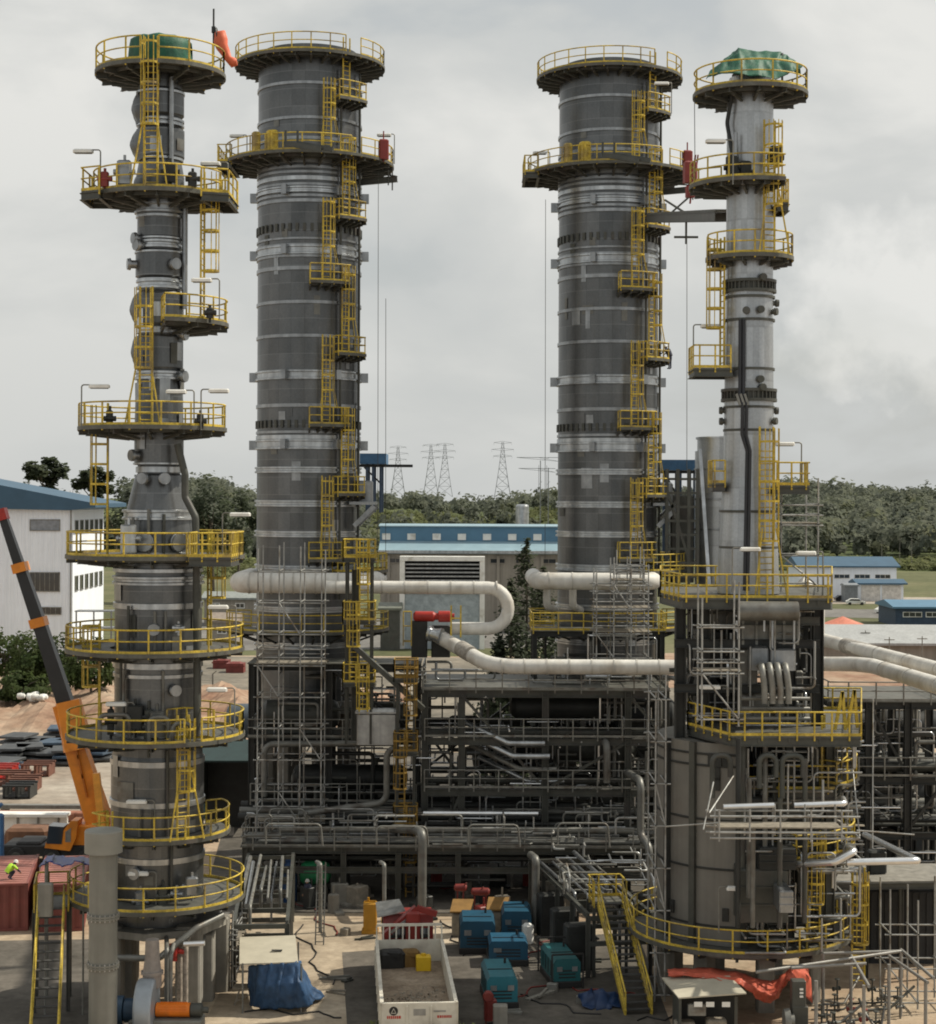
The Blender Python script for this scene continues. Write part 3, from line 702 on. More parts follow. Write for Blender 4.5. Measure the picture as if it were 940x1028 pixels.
# link bridge between wide right tower and stack
A = W(655, 213, 15.4); B = W(726, 209, 19.6); t = thing('link_walkway', 'narrow steel walkway high between the right wide tower and the slim stack', 'walkway', (A.x, A.y, A.z))
d = (B - A); n = Vector((-d.y, d.x, 0)).normalized()*.55
mb = MB(); mb.extrude([A-n, A+n, A+n-Vector((0,0,.12)), A-n-Vector((0,0,.12))], d); mb.build('deck', GRAT, t)
for sg in (-1, 1):
    mb = MB(); mb.ibeam(A+n*sg-Vector((0,0,.38)), B+n*sg-Vector((0,0,.38)), .16, .5); mb.build('beam', STEEL, t)
mb = MB(); mb.tube(W(665, 200, 15.8), W(684, 212, 17.2), .07, 6); mb.tube(W(672, 212, 16), W(690, 196, 17.5), .06, 6); mb.tube(A+(B-A)*.5, A+(B-A)*.5-Vector((0,0,1.9)), .07, 6); q = A+(B-A)*.5-Vector((0,0,1.5)); mb.bar(q-Vector((.7,0,0)), q+Vector((.7,0,0)), .12); mb.build('hanger', STEEL, t)
mb = MB(); q = W(690, 172, 17.5); mb.cbox(q, (.75, .6, 1.25), .2, .1); mb.tube(q-Vector((0,0,1.8)), q+Vector((.3,0,1.0)), .06, 6); mb.tube(q-Vector((-.3,0,.2)), q+Vector((.45,0,1.0)), .05, 6); mb.cbox(q-Vector((0,0,1.1)), (.5, .4, .7), .3, .08)
loose(mb, 'hoist_motor', [MATS['dull_red_paint']], 'dull red hoist box between the right wide tower and the slim stack', 'hoist', q-Vector((0,0,2.3)))
for px, py, s, hk, lab in ((733, 184, 21.3, -1, 'floodlight arm left of the slim stack above its second platform'),
    (803, 486, 20.5, -1, 'floodlight on the right hand bay of the slim stack near the tree line'),
    (734, 594, 21.6, 1, 'bright floodlight on the wide yellow railed deck below the slim stack'),
    (694, 368, 20.5, 1, 'floodlight on the left hanging bay of the slim stack'),
    (825, 596, 20.8, -1, 'floodlight at the right end of the wide deck below the slim stack'),
    (730, 733, 21.8, -1, 'floodlight on the chamfered deck of the furnace at its front left corner'),
    (722, 935, 21.8, 1, 'floodlight on the lowest ring walkway of the furnace')):
    lamp(px, py, s, hk, lab, 2.1)
# ================================================================== FURNACE under the slim stack
random.seed(21)
cF = (xD(743), cD[1]); rF = 4.05
tF = thing('furnace', 'large furnace at the right with grey panelled shell and dark steel legs', 'furnace', (cF[0], cF[1], 0))
z0, z1 = 3.05, zD(735)
PANEL = mat('grey_furnace_plate', (0.170, 0.165, 0.150), 0.55, 0.2, 0.12, 0.7, streak=0.08, dirt=(0.165, 0.155, 0.14))
mb = MB(); mb.lathe(cF, [(rF, z0), (rF, z1), (.1, z1+.1)], 48, 80, 265, caps=False); mb.build('shell', PANEL, tF)
for a, y_ in ((265, 0), (80, 0)):
    mb = MB(); v = od(a); mb.extrude([(cF[0], cF[1], z0), (cF[0]+v[0]*rF, cF[1]+v[1]*rF, z0), (cF[0]+v[0]*rF, cF[1]+v[1]*rF, z1), (cF[0], cF[1], z1)], (.12, .01, 0)); mb.build('division_wall', DARK, tF)
mb = MB(); mb.cbox((cF[0]+1.9, cF[1]+2.2, 7.6), (3.6, 2.6, 9.2), 0, .1); mb.build('inner_casing', DARK, tF)
for py in (752, 763, 815, 862, 917):
    mb = MB(); z = zD(py) + .3; mb.lathe(cF, [(rF, z-.05), (rF+.06, z-.05), (rF+.06, z+.05), (rF, z+.05)], 48, 80, 265, caps=False); mb.build('stiffener_ring', DARK, tF)
for a in (205, 229, 264):
    mb = MB(); v = od(a); mb.box((cF[0]+(rF+.1)*v[0], cF[1]+(rF+.1)*v[1], (z0+z1)/2), (.22, .3, z1-z0), radians(a)); mb.build('panel_column', DARK if a != 229 else STEEL, tF)
for a, py in ((242, 757), (247, 757), (252, 757), (246, 770), (246, 780), (252, 905), (210, 905)):
    mb = MB(); v = od(a); mb.box((cF[0]+(rF+.05)*v[0], cF[1]+(rF+.05)*v[1], zD(py)+.3), (.12, .3, .6), radians(a)); mb.build('shell_hatch', DARK, tF)
# burner boxes, ducts and vertical tubes in front of the right half
for px0, px1, py0, py1, s, m in ((742, 792, 872, 925, 21.9, STEEL), (748, 776, 800, 850, 21.7, DARK), (778, 815, 790, 850, 21.3, STEEL), (762, 800, 850, 872, 21.9, DARK), (800, 832, 868, 925, 21.2, STEEL), (783, 797, 893, 915, 22.4, SILVD)):
    p, q = W(px0, py1, s), W(px1, py0, s); mb = MB(); mb.cbox(((p.x+q.x)/2, p.y+.9, (p.z+q.z)/2), (q.x-p.x, 1.8, q.z-p.z), 0, .06)
    for k in range(1, 3): mb.box(((p.x+q.x)/2, p.y-.03, p.z + (q.z-p.z)*k/3), (q.x-p.x, .08, .09))
    mb.build('burner_box', m, tF)
for px, a, b, s, m in ((746, 745, 925, 21.8, STEEL), (752, 780, 900, 22.0, PIPEG), (768, 745, 860, 21.8, PIPEG), (741, 740, 930, 22.1, DARK), (783, 800, 930, 22.1, STEEL), (808, 760, 925, 21.9, STEEL), (756, 830, 930, 22.2, PIPEG)):
    mb = MB(); mb.tube(W(px, b, s), W(px, a, s), .12, 8); mb.build('riser_pipe', m, tF)
for px0, px1, py, py2 in ((715, 727, 757, 800), (762, 773, 757, 790), (785, 800, 757, 800)):
    mb = MB(); s = 21.9; mb.pipe([W(px0, py2, s), W(px0, py, s), W(px1+6, py, s), W(px1+6, py+22, s)], .13, 10, .35); mb.build('elbow_pipe', STEEL, tF)
# steel legs carrying the upper deck
zt = zD(597)
for px, s in ((682, 20.9), (694, 19.4), (706, 20.9), (793, 20.9), (808, 19.5), (820, 20.9), (776, 19.4)):
    q = GS(px, s); mb = MB(); mb.ibeam((q.x, q.y, zD(735)), (q.x, q.y, zt-.4), .55 if px in (682, 820) else .4, .5, .06); mb.build('leg', DARK, tF)
for px in (745, 793, 820, 833):
    q = GS(px, 21.2); mb = MB(); mb.ibeam((q.x, q.y, 3), (q.x, q.y, zD(740)), .42, .42, .05); mb.build('leg', STEEL, tF)
for (a, b) in (((796, 730), (812, 602)), ((793, 602), (808, 730)), ((700, 655), (736, 700)), ((684, 720), (704, 640))):
    mb = MB(); mb.bar(W(*a, 20.6), W(*b, 20.6), .2, .2); mb.build('brace', DARK, tF)
for py, xa, xb in ((645, 676, 822), (690, 676, 822), (622, 740, 822)):
    mb = MB(); mb.ibeam(W(xa, py, 21), W(xb, py, 21), .25, .4); mb.build('beam', STEEL if py < 640 else DARK, tF)
# dark casing block, ribbed plate, valve casing and four return bends
p, q = W(700, 728, 20.6), W(739, 632, 20.6); mb = MB(); mb.cbox(((p.x+q.x)/2, p.y+1, (p.z+q.z)/2), (q.x-p.x, 2.2, q.z-p.z), 0, .08)
for k in range(1, 5): mb.box((p.x+(q.x-p.x)*k/5, p.y-.14, (p.z+q.z)/2), (.1, .12, q.z-p.z-.2))
mb.build('duct_casing', DARK, tF)
p, q = W(745, 646, 21), W(800, 622, 21); mb = MB(); mb.cbox(((p.x+q.x)/2, p.y+.9, (p.z+q.z)/2), (q.x-p.x, 1.6, q.z-p.z), 0, .05)
for k in range(5): mb.box((p.x+(q.x-p.x)*k/4, p.y+.04, (p.z+q.z)/2), (.12, .14, q.z-p.z))
mb.build('ribbed_casing', GALV, tF)
for px0, px1, py0, py1 in ((752, 772, 648, 672), (772, 799, 650, 672)):
    p, q = W(px0, py1, 21.2), W(px1, py0, 21.2); mb = MB(); mb.cbox(((p.x+q.x)/2, p.y+.7, (p.z+q.z)/2), (q.x-p.x-.06, 1.4, q.z-p.z), 0, .08); mb.build('valve_casing', SILVD, tF)
for px in (764, 772, 780, 788):
    mb = MB(); s = 21.8; mb.pipe([W(px-4, 668, 20.9), W(px, 666, s), W(px+3, 690, s), W(px+3, 705, s)], .15, 8, .5); mb.build('return_bend', GALV, tF)
mb = MB(); mb.pipe([W(740, 612, 21.5), W(800, 612, 21.5)], .45, 12); mb.build('manifold', PIPEG, tF)
mb = MB()
for k in range(3): mb.tube(W(744, 700+10*k, 21.7), W(812, 700+10*k, 21.4), .1, 6)
mb.build('tube_bank', PIPEG, tF)
for px0, px1, py0, py1, s_, m in ((742, 760, 650, 690, 21.0, PIPEG), (768, 806, 672, 700, 20.7, GALV), (742, 772, 694, 726, 20.9, PIPEG), (778, 802, 702, 728, 20.9, GALV), (742, 790, 606, 618, 20.9, PIPEG), (716, 738, 606, 630, 20.6, PIPEG)):
    p, q = W(px0, py1, s_), W(px1, py0, s_); mb = MB(); mb.cbox(((p.x+q.x)/2, p.y+.8, (p.z+q.z)/2), (q.x-p.x, 1.5, q.z-p.z), 0, .07); mb.bar(((p.x+q.x)/2, p.y-.01, p.z+.1), ((p.x+q.x)/2, p.y-.01, q.z-.1), .1, .1); mb.build('ribbed_casing', m, tF)
# decks
D6 = [tuple(GS(px, s)[:2]) for px, s in ((662, 20.3), (684, 21.4), (834, 21.4), (834, 19.0), (662, 19.0))]
poly_platform(tF, D6, zD(595), beams=.45, step=.95)
D7 = [tuple(GS(px, s)[:2]) for px, s in ((690, 20.9), (734, 21.9), (864, 21.9), (864, 19.4), (690, 19.4))]
poly_platform(tF, D7, 13.15, beams=.4, step=.8)
D8 = [tuple(GS(px, s)[:2]) for px, s in ((737, 21.4), (838, 21.4), (850, 20.6), (850, 19.8), (737, 20.9))]
poly_platform(tF, D8, 10.4, [D8[0:4]], beams=.35, step=2.2)
ring_platform(tF, cF, rF+.1, 5.5, 7.4, 290, 385, brackets=5, depth=.6, post=.9)
ring_platform(tF, cF, rF+.1, 5.6, 10.6, 318, 372, brackets=4, depth=.6, post=.9)
ring_platform(tF, cF, rF+.1, 110/sD, 3.05, 0, 360, [(348, 356)], brackets=18, depth=.5, post=1.6)
for a in range(0, 360, 45):
    q = polar(cF, 3.7, a+10); mb = MB(); mb.cbox((q[0], q[1], 1.45), (.8, .8, 2.9), radians(a), .07); mb.build('pier', CONC, tF)
mb = MB(); mb.lathe(cF, [(4.4, 2.55), (4.4, 2.9)], 32); mb.build('table_slab', CONC, tF)
for px, s, za, zb, o in ((776, 21.5, 7.4, 10.1, (0, -1)), (826, 21.2, 10.1, 12.65, (1, -.4)), (862, 20.8, .5, 5.1, (0, -1)), (817, 21.5, 3.05, 7.4, (0, -1))):
    q = GS(px, s); ladder(tF, (q.x, q.y), za, zb, o, w=.6, cage_from=2.2)
for px, s in ((843, 21.4), (855, 21.2)):
    mb = MB(); q = GS(px, s); mb.bar((q.x-.25, q.y, 13.2), (q.x+.1, q.y, 15.0), .14); mb.bar((q.x+.25, q.y, 13.2), (q.x+.1, q.y, 15.0), .14); mb.bar((q.x-.2, q.y, 14), (q.x+.2, q.y, 14), .1); mb.build('ladder_gate', YEL, tF)

# ------------------------------------------------------------------ loose pipe things
def pipe_thing(pts, r, m, label, group=None, bend=None, name='pipe_run', n=12, collars=0, supports=()):
    mb = MB(); P = [Vector(p) for p in pts]; base = Vector((P[0].x, P[0].y, min(p.z for p in P) - r))
    t = thing(name, label, 'pipe', base, group); mb.pipe(P, r, n, bend); mb.build('pipe', m, t)
    if collars:
        L = [(P[i+1]-P[i]) for i in range(len(P)-1)]; i = max(range(len(L)), key=lambda k: L[k].length)
        for k in range(collars):
            c = P[i] + L[i]*((k+.5)/collars); mb = MB(); mb.tube(c - L[i].normalized()*.05, c + L[i].normalized()*.05, r*1.06, n); mb.build('joint_band', CREAMJ if m is CREAM else m, t)
    for c, zb in supports:
        mb = MB(); mb.box((c[0], c[1], (c[2]-r+zb)/2), (.25, .4, max(.05, c[2]-r-zb))); mb.build('support', STEEL, t)
    return t
# cream headers
s = 15.75; ycl = FPX/s
xa, xb = (238-470)/s, (372-470)/s; zc = HCAM-(586-YH)/s
pipe_thing([(xa, ycl+7, zc), (xa, ycl, zc), (xb+.0, ycl, zc), (xb, ycl+7, zc)], .66, CREAM, 'fat cream header pipe wrapping the base of the left wide tower', bend=1.0, n=20, name='header_pipe', collars=6)
xa, xb = (538-470)/15.4, (656-470)/15.4; zc = HCAM-(583-YH)/15.4; ycl = FPX/15.4
pipe_thing([(xa, ycl+7, zc), (xa, ycl, zc), (xb, ycl, zc), (xb, ycl+7, zc)], .56, CREAM, 'fat cream header pipe wrapping the base of the right wide tower', bend=.9, n=20, name='header_pipe', collars=5)
for px in (548, 574):
    pipe_thing([W(px, 588, 15.2), W(px, 608, 15.2), W(px+8, 612, 15.0)], .25, CREAM, 'short cream drop pipe under the right header pipe, ' + ('near its left end' if px == 548 else 'near its middle'), bend=.5)
s = 16.0
pipe_thing([W(325, 590, s), W(505+4, 590, s), W(505+4, 631, s), W(452, 631, s)], .40, CREAM, 'cream pipe making a wide hairpin bend to the right of the left wide tower', bend=1.25, n=16, name='hairpin_pipe', collars=8)
pipe_thing([W(438, 638, 15.9), W(492, 669, 16.8), W(672, 669, 16.8), W(760, 669, 16.6)], .45, CREAM, 'long cream pipe rising from the red valve then running level towards the furnace', bend=2.6, n=18, name='transfer_pipe', collars=8)
q1, q2 = W(462, 651, 16.35), W(472, 657, 16.5); mb = MB(); mb.tube(q1, q2, .5, 16); loose(mb, 'pipe_sleeve', [mat('weathered_sleeve', (.33, .31, .28), .6, .2, .4, 3)], 'weathered grey sleeve on the sloping cream pipe below the red valve', 'pipe sleeve', q2-Vector((0,0,.5)))
pipe_thing([W(800, 665, 17), W(858, 665, 17.6), W(876, 667, 18.2), W(960, 692, 22)], .42, CREAM, 'lower cream pipe running out to the right edge past the furnace', bend=3, n=18, name='transfer_pipe', collars=3)
pipe_thing([W(800, 636, 16), W(826, 641, 16.4), W(842, 645, 16.8), W(960, 675, 20)], .40, CREAM, 'upper cream pipe running out to the right edge past the furnace', bend=3, n=18, name='transfer_pipe', collars=4)
q1, q2 = W(848, 646.5, 16.95), W(874, 653.2, 17.6); mb = MB(); mb.tube(q1, q2, .46, 16); loose(mb, 'pipe_sleeve', [MATS['weathered_sleeve']], 'dark grey sleeve on the upper cream pipe at the right', 'pipe sleeve', q2-Vector((0,0,.5)))
pipe_thing([W(817, 640, 16.2), W(817, 598, 16.2), W(800, 585, 16.2)], .62, CREAM, 'upright cream duct bend behind the right end of the furnace top deck', bend=.9, n=16)
# bright aluminium clad pipes by the furnace
pipe_thing([W(726, 809, 22.6), W(777, 807, 22.6)], .125, ALU, 'short bright aluminium pipe on the left above the scaffold boards', n=14)
pipe_thing([W(797, 807, 22.4), W(848, 805, 22.4), W(846, 800, 21.8)], .13, ALU, 'short bright aluminium pipe on the right above the scaffold boards', n=14, bend=.25)
pipe_thing([W(800, 866, 21.8), W(838, 864, 22.2), W(858, 853, 22.2), W(848, 848, 21.2)], .165, ALU, 'bright aluminium pipe with a kinked elbow beside the furnace', n=14, bend=.35)
pipe_thing([W(850, 864, 22), W(921, 862, 22), W(921, 862, 21.4), W(868, 836, 18.6)], .16, ALU, 'bright aluminium pipe with a hairpin return right of the furnace', n=14, bend=.35)
# grey riser pipes by the front rack
pipe_thing([GS(424, 17.6), W(424, 836, 17.6), W(416, 833, 17.3), W(395, 832, 16.9)], .26, PIPEG, 'upright grey pipe with a bend rising in front of the low rack', bend=.45, n=14)
pipe_thing([W(630, 775, 16.6), W(643, 783, 17.2), W(643, 838, 17.2), W(652, 850, 17.4), W(652, 900, 17.4)], .22, PIPEG, 'tall grey pipe with two bends left of the furnace shell', bend=.6, n=14)
pipe_thing([W(598, 741, 16.2), W(609, 745, 16.6), W(609, 785, 16.6)], .22, PIPEG, 'short grey gooseneck pipe inside the central frame', bend=.5, n=12)
pipe_thing([GS(538, 18.2), W(538, 862, 18.2), W(533, 858, 17.8)], .22, PIPEG, 'stubby pale upright pipe end by the right hand rack', bend=.3)
pipe_thing([W(300, 818, 16.6), W(388, 806, 16.6), W(388, 755, 16.6), W(400, 750, 16.6)], .2, PIPEG, 'grey pipe turning upward inside the dark left frame', bend=.7)
pipe_thing([W(265, 800, 16.2), W(265, 748, 16.2), W(400, 746, 16.2)], .2, PIPEG, 'grey pipe with a pale upright leg behind the left scaffold', bend=.6)
for k, px in enumerate((322, 386)):
    pipe_thing([GS(px, 18.2), W(px, 868, 18.2), W(px-4, 866, 18)], .11, GALV, 'thin upright stub pipe in front of the low rack, ' + ('left one' if k == 0 else 'right one'), bend=.2, n=8)

# ------------------------------------------------------------------ steel frames
def steel_frame(name, label, xs, ys, zs, m=STEEL, pw=.34, bw=.26, decks=(), braces=(), rails=(), z0=0.0, group=None):
    t = thing(name, label, 'steel frame', ((xs[0]+xs[-1])/2, (ys[0]+ys[-1])/2, z0), group)
    for x in xs:
        for y in ys:
            mb = MB(); mb.ibeam((x, y, z0), (x, y, zs[-1]), pw, pw, .05); mb.box((x, y, z0+.06), (pw*1.7, pw*1.7, .12)); mb.build('post', m, t)
    for z in zs:
        for y in ys:
            mb = MB(); mb.ibeam((xs[0]+pw/2, y, z-bw*.7), (xs[-1]-pw/2, y, z-bw*.7), bw, bw*1.4, .04); mb.build('beam', m, t)
        for x in xs:
            if len(ys) > 1:
                mb = MB(); mb.ibeam((x, ys[0]+pw/2, z-bw*.62), (x, ys[-1]-pw/2, z-bw*.62), bw, bw*1.2, .04); mb.build('beam', m, t)
    for (i, j, y, za, zb, fl) in braces:
        a, b = (xs[i], xs[j]) if not fl else (xs[j], xs[i])
        mb = MB(); mb.bar((a, y-.0, za), (b, y-.0, zb), .16, .16); mb.build('brace', m, t)
    for z in decks:
        mb = MB(); mb.box(((xs[0]+xs[-1])/2, (ys[0]+ys[-1])/2, z+.045), (xs[-1]-xs[0]+.5, ys[-1]-ys[0]+.6, .06)); mb.build('floor_deck', GRAT, t)
    for z, mm in rails:
        rb = MB(); x0, x1, y0, y1 = xs[0]-.2, xs[-1]+.2, ys[0]-.25, ys[-1]+.25
        rail_run(rb, [(x0, y1, z+.08), (x0, y0, z+.08), (x1, y0, z+.08), (x1, y1, z+.08)], step=1.6); rb.build('railing', mm, t)
    return t
def xs_of(pxs, s): return [(p-470)/s for p in pxs]
sM = 16.5; yM = FPX/sM
XM = xs_of((426, 463, 547, 630, 668), sM)
steel_frame('pipe_structure', 'tall open steel frame in the centre, with diagonal braces and a railed top deck', XM, [yM, yM+4.5, yM+9], [6.3, 9.4, 12.3], STEEL, .4, .3, decks=(12.3,), rails=((12.3, GALV),),
    braces=((1, 2, yM+.0, 6.3, 12.0, True), (1, 2, yM+4.5, 0.3, 6.2, False), (1, 2, yM+4.5, .3, 6.2, True), (1, 2, yM+4.5, 6.3, 9.2, False), (2, 3, yM+4.5, .3, 6, True), (2, 3, yM, 6.3, 9.2, False), (3, 4, yM, 9.4, 12.1, True), (0, 1, yM, .3, 6.2, False), (3, 4, yM, .3, 6.2, True), (2, 4, yM+9, 6.3, 12.1, True), (0, 2, yM+9, 6.3, 12, False), (0, 1, yM+4.5, 6.3, 9.2, True), (0, 1, yM+9, 0.3, 6.2, False), (2, 4, yM+9, .3, 9, False)))
sL = 16.1; yL = FPX/sL
XL = xs_of((252, 330, 418), sL)
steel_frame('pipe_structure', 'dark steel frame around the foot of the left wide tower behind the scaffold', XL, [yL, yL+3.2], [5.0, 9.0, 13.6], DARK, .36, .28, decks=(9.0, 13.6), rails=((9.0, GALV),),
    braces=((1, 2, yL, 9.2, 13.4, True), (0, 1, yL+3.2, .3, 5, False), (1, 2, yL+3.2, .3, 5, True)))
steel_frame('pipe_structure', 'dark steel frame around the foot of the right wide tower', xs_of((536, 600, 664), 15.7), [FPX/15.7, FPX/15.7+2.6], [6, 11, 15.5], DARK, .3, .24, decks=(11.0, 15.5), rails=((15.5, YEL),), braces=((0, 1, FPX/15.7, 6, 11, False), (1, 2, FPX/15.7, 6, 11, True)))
sR = 17.0; yR = FPX/sR
XR = xs_of((246, 345, 400, 460, 585, 656), sR)
steel_frame('pipe_rack', 'low pipe rack crossing the middle of the yard, with grating and thin grey rails', XR, [yR, yR+3.6], [2.2, 3.35], STEEL, .32, .26, decks=(3.35,), rails=((3.35, GALV),))
# pipes lying along the low rack
for k in range(9):
    yy = yR + .35 + k*.36; r = random.choice((.09, .12, .16, .2)); zz = 3.5 + r + (.5 if k % 3 == 2 else 0)
    m = (PIPEG, PIPEG, GALV, STEEL, PIPEG, ALU, STEEL, PIPEG, DARK)[k]
    x0 = XR[0] + random.uniform(-.5, 2.5); x1 = XR[-1] - random.uniform(-.5, 2.5)
    if k == 5: x0, x1 = (425-470)/16.6, (540-470)/16.6; zz = 5.0; r = .14
    pipe_thing([(x0, yy, zz), (x1, yy, zz)], r, m, 'grey pipe lying lengthwise on the low pipe rack' if k != 5 else 'bright silver pipe lying above the others on the low pipe rack', 'pipes lying along the low rack' if k != 5 else None, n=10)
for k in range(3):
    yy = yR + 4.6 + k*.7
    pipe_thing([(XR[0]-1, yy, 4.3+.25*k), (XR[-1], yy, 4.3+.25*k)], .24, DARK if k != 1 else PIPEG, 'thick dark pipe running behind the low pipe rack', 'thick pipes behind the low rack', n=12)
# low hoops and hand rails on the rack
for px0, px1, py in ((267, 322, 828), (378, 428, 830), (470, 520, 828), (560, 610, 826)):
    pipe_thing([W(px0, 848, 17.4), W(px0, py, 17.4), W(px1, py, 17.4), W(px1+2, 850, 17.4)], .055, GALV, 'thin grey pipe hoop standing on the low rack', 'thin pipe hoops on the low rack', bend=.3, n=8)
# rack legs running towards the camera: left and right spurs
def spur(label, A, B, wd, z, npipe, seed):
    random.seed(seed); A = Vector(A); B = Vector(B); d = B - A; n = Vector((-d.y, d.x, 0)).normalized(); L = d.length
    t = thing('pipe_rack', label, 'pipe rack', ((A.x+B.x)/2, (A.y+B.y)/2, 0))
    k = max(2, int(L/3.2))
    for i in range(k+1):
        c = A + d*(i/k)
        for sg in (-1, 1):
            q = c + n*(sg*wd/2); mb = MB(); mb.ibeam((q.x, q.y, 0), (q.x, q.y, z), .24, .24, .04); mb.build('post', STEEL, t)
        for zz in (z*.55, z-.12):
            mb = MB(); a = c - n*wd/2; b = c + n*wd/2; mb.bar((a.x, a.y, zz), (b.x, b.y, zz), .18, .22); mb.build('beam', STEEL, t)
    for sg in (-1, 1):
        a = A + n*(sg*wd/2); b = B + n*(sg*wd/2); mb = MB(); mb.ibeam((a.x, a.y, z+.02), (b.x, b.y, z+.02), .18, .25); mb.build('beam', STEEL, t)
    for i in range(npipe):
        o = n*(-wd/2 + .2 + (wd-.4)*i/(npipe-1)); r = random.choice((.06, .09, .12)); a = A + o + d*random.uniform(0, .45) + n*random.uniform(-.12, .12); b = B + o - d*random.uniform(0, .35) + n*random.uniform(-.12, .12); zz = z + .17 + r + random.choice((0, 0, .25, .5))
        pts = [(a.x, a.y, zz), (b.x, b.y, zz)]
        if random.random() < .5: pts = [(a.x, a.y, zz - 1.2)] + pts
        pipe_thing(pts, r, random.choice((PIPEG, GALV, SILVD)), ('thin pipe lying along the spur rack on the left' if A.x < 0 else 'thin pipe lying along the spur rack on the right'), ('pipes on the left spur rack' if A.x < 0 else 'pipes on the right spur rack'), n=8, bend=.2)
spur('short pipe rack running towards the camera beside the blue tarpaulin shelter', (GS(262, 20.5)), (GS(272, 17.2)), 2.6, 3.1, 8, 3)
spur('short pipe rack running towards the camera left of the furnace staircase', (GS(622, 20.0)), (GS(560, 17.3)), 3.2, 3.1, 9, 4)
# right hand rack behind the furnace
XQ = xs_of((835, 872, 911, 950), 17.2); yQ = FPX/17.2
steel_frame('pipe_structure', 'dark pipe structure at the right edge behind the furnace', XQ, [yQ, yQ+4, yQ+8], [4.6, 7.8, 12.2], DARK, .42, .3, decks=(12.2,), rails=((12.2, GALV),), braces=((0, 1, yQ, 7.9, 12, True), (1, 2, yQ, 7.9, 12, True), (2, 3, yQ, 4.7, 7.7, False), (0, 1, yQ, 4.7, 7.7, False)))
for k in range(14):
    random.seed(50+k); yy = yQ + .6 + (k % 7)*1.1; zz = (7.8 if k < 7 else 4.6) + .25; r = random.choice((.1, .16, .22, .28))
    pipe_thing([(XQ[0]-1, yy, zz+r), (XQ[-1]+2, yy, zz+r)], r, random.choice((PIPEG, DARK, STEEL, GALV)), 'pipe running level through the dark structure at the right edge', 'level pipes in the right edge structure', n=8)
mb = MB(); p, q = W(868, 950, 19.4), W(960, 892, 19.4); mb.cbox(((p.x+q.x)/2, p.y+2, q.z/2), (q.x-p.x, 4, q.z), 0, .1)  # dark block put in for the shade inside the rack
for k in range(12): mb.box((p.x+.4+k*(q.x-p.x-.8)/11, p.y-.02, q.z/2), (.12, .08, q.z-.3))
loose(mb, 'shade_block', [mat('shade_black', (.028, .030, .032), .7)], 'black ribbed block standing in for shade under the scaffold boards at the right edge', 'shelter', ((p.x+q.x)/2, p.y+2, 0))
t = thing('walkway_deck', 'flat grey grating deck on posts right of the furnace, below the aluminium pipes', 'walkway', GS(890, 20, 0))
D9 = [tuple(GS(px, s)[:2]) for px, s in ((838, 20.2), (960, 20.1), (960, 19.2), (846, 19.2))]
poly_platform(t, D9, 5.0, [], beams=.3, deckmat=mat('pale_grating', (.22, .21, .185), .7, .1, .3, 2), name='deck')
for px, s in ((870, 20.0), (905, 20.0), (940, 20.0), (870, 19.3), (940, 19.3)):
    q = GS(px, s); mb = MB(); mb.ibeam((q.x, q.y, 0), (q.x, q.y, 4.6), .2, .2); mb.build('post', STEEL, t)
q = GS(880, 19.7); mb = MB(); mb.cbox((q.x, q.y, 5.6), (.9, .8, 1.1), 0, .08); mb.build('valve_box', DARK, t)

# ------------------------------------------------------------------ scaffolds
def scaffold(label, px0, px1, s0, s1, zb, zt, bays=1, lift=2.0, braces=True, planks=(1,), zlow=None, extra=True):
    A = GS(px0, s0); B = GS(px1, s0); y1 = FPX/s1
    t = thing('scaffold_tower', label, 'scaffold', ((A.x+B.x)/2, (A.y+y1)/2, zb))
    xs = [A.x + (B.x-A.x)*i/bays for i in range(bays+1)]; ys = [A.y, y1]; r = .045
    for i, x in enumerate(xs):
        for y in ys:
            mb = MB(); mb.tube((x, y, zb), (x, y, zt + (random.uniform(.2, 1.2) if extra else 0)), r, 6); mb.build('upright', SCAF, t)
    z = zb + .3; i = 0
    while z < zt + .1:
        mb = MB()
        for zz in ((z, z+.5, z+1.0) if i in planks else (z,)):
            for y in ys: mb.tube((xs[0]-.25, y, zz), (xs[-1]+.25, y, zz), r*.9, 5, caps=False)
            for x in xs: mb.tube((x, ys[0]-.2, zz+.06), (x, ys[1]+.2, zz+.06), r*.9, 5, caps=False)
        lg = mb.build('ledger_level', SCAF, t)
        if i in planks:
            pb = MB(); n = max(3, int((ys[1]-ys[0])/.26))
            for k in range(n):
                yy = ys[0] + (ys[1]-ys[0])*(k+.5)/n; pb.box(((xs[0]+xs[-1])/2 + random.uniform(-.1, .1), yy, z+.12), (xs[-1]-xs[0]+.3, .235, .045))
            pb.build('boards', PLANK, lg)
        if braces and i % 2 == 0 and z + lift < zt:
            mb = MB(); k = (i//2) % bays; mb.tube((xs[k], ys[0]-.08, z+lift), (xs[k+1], ys[0]-.08, z), r, 6); mb.build('brace', SCAF, t)
        z += lift; i += 1
    return t
random.seed(5)
zq = lambda py, s: HCAM-(py-YH)/s
scaffold('tall tube scaffold in front of the left wide tower, braced on its left bay', 258, 322, 16.6, 16.2, 0.2, zq(565, 16.6), 3, 1.9, planks=(2, 7))
scaffold('tube scaffold in front of the right wide tower', 598, 650, 16.2, 15.8, zq(665, 16.2), zq(578, 16.2), 3, 1.5, planks=(1, 2))
scaffold('small scaffold hung above the header pipe of the right wide tower', 618, 645, 15.9, 15.6, zq(600, 16), zq(566, 16), 2, .7, planks=(1,), braces=False)
scaffold('scaffold cage left of the furnace upper deck legs', 704, 741, 22.0, 21.6, zq(728, 22), zq(608, 22), 1, 2.1, planks=(1,))
scaffold('slender scaffold right of the slim stack in front of the forest', 783, 820, 20.3, 19.6, zD(594), zD(500), 1, 1.5, planks=(2,))
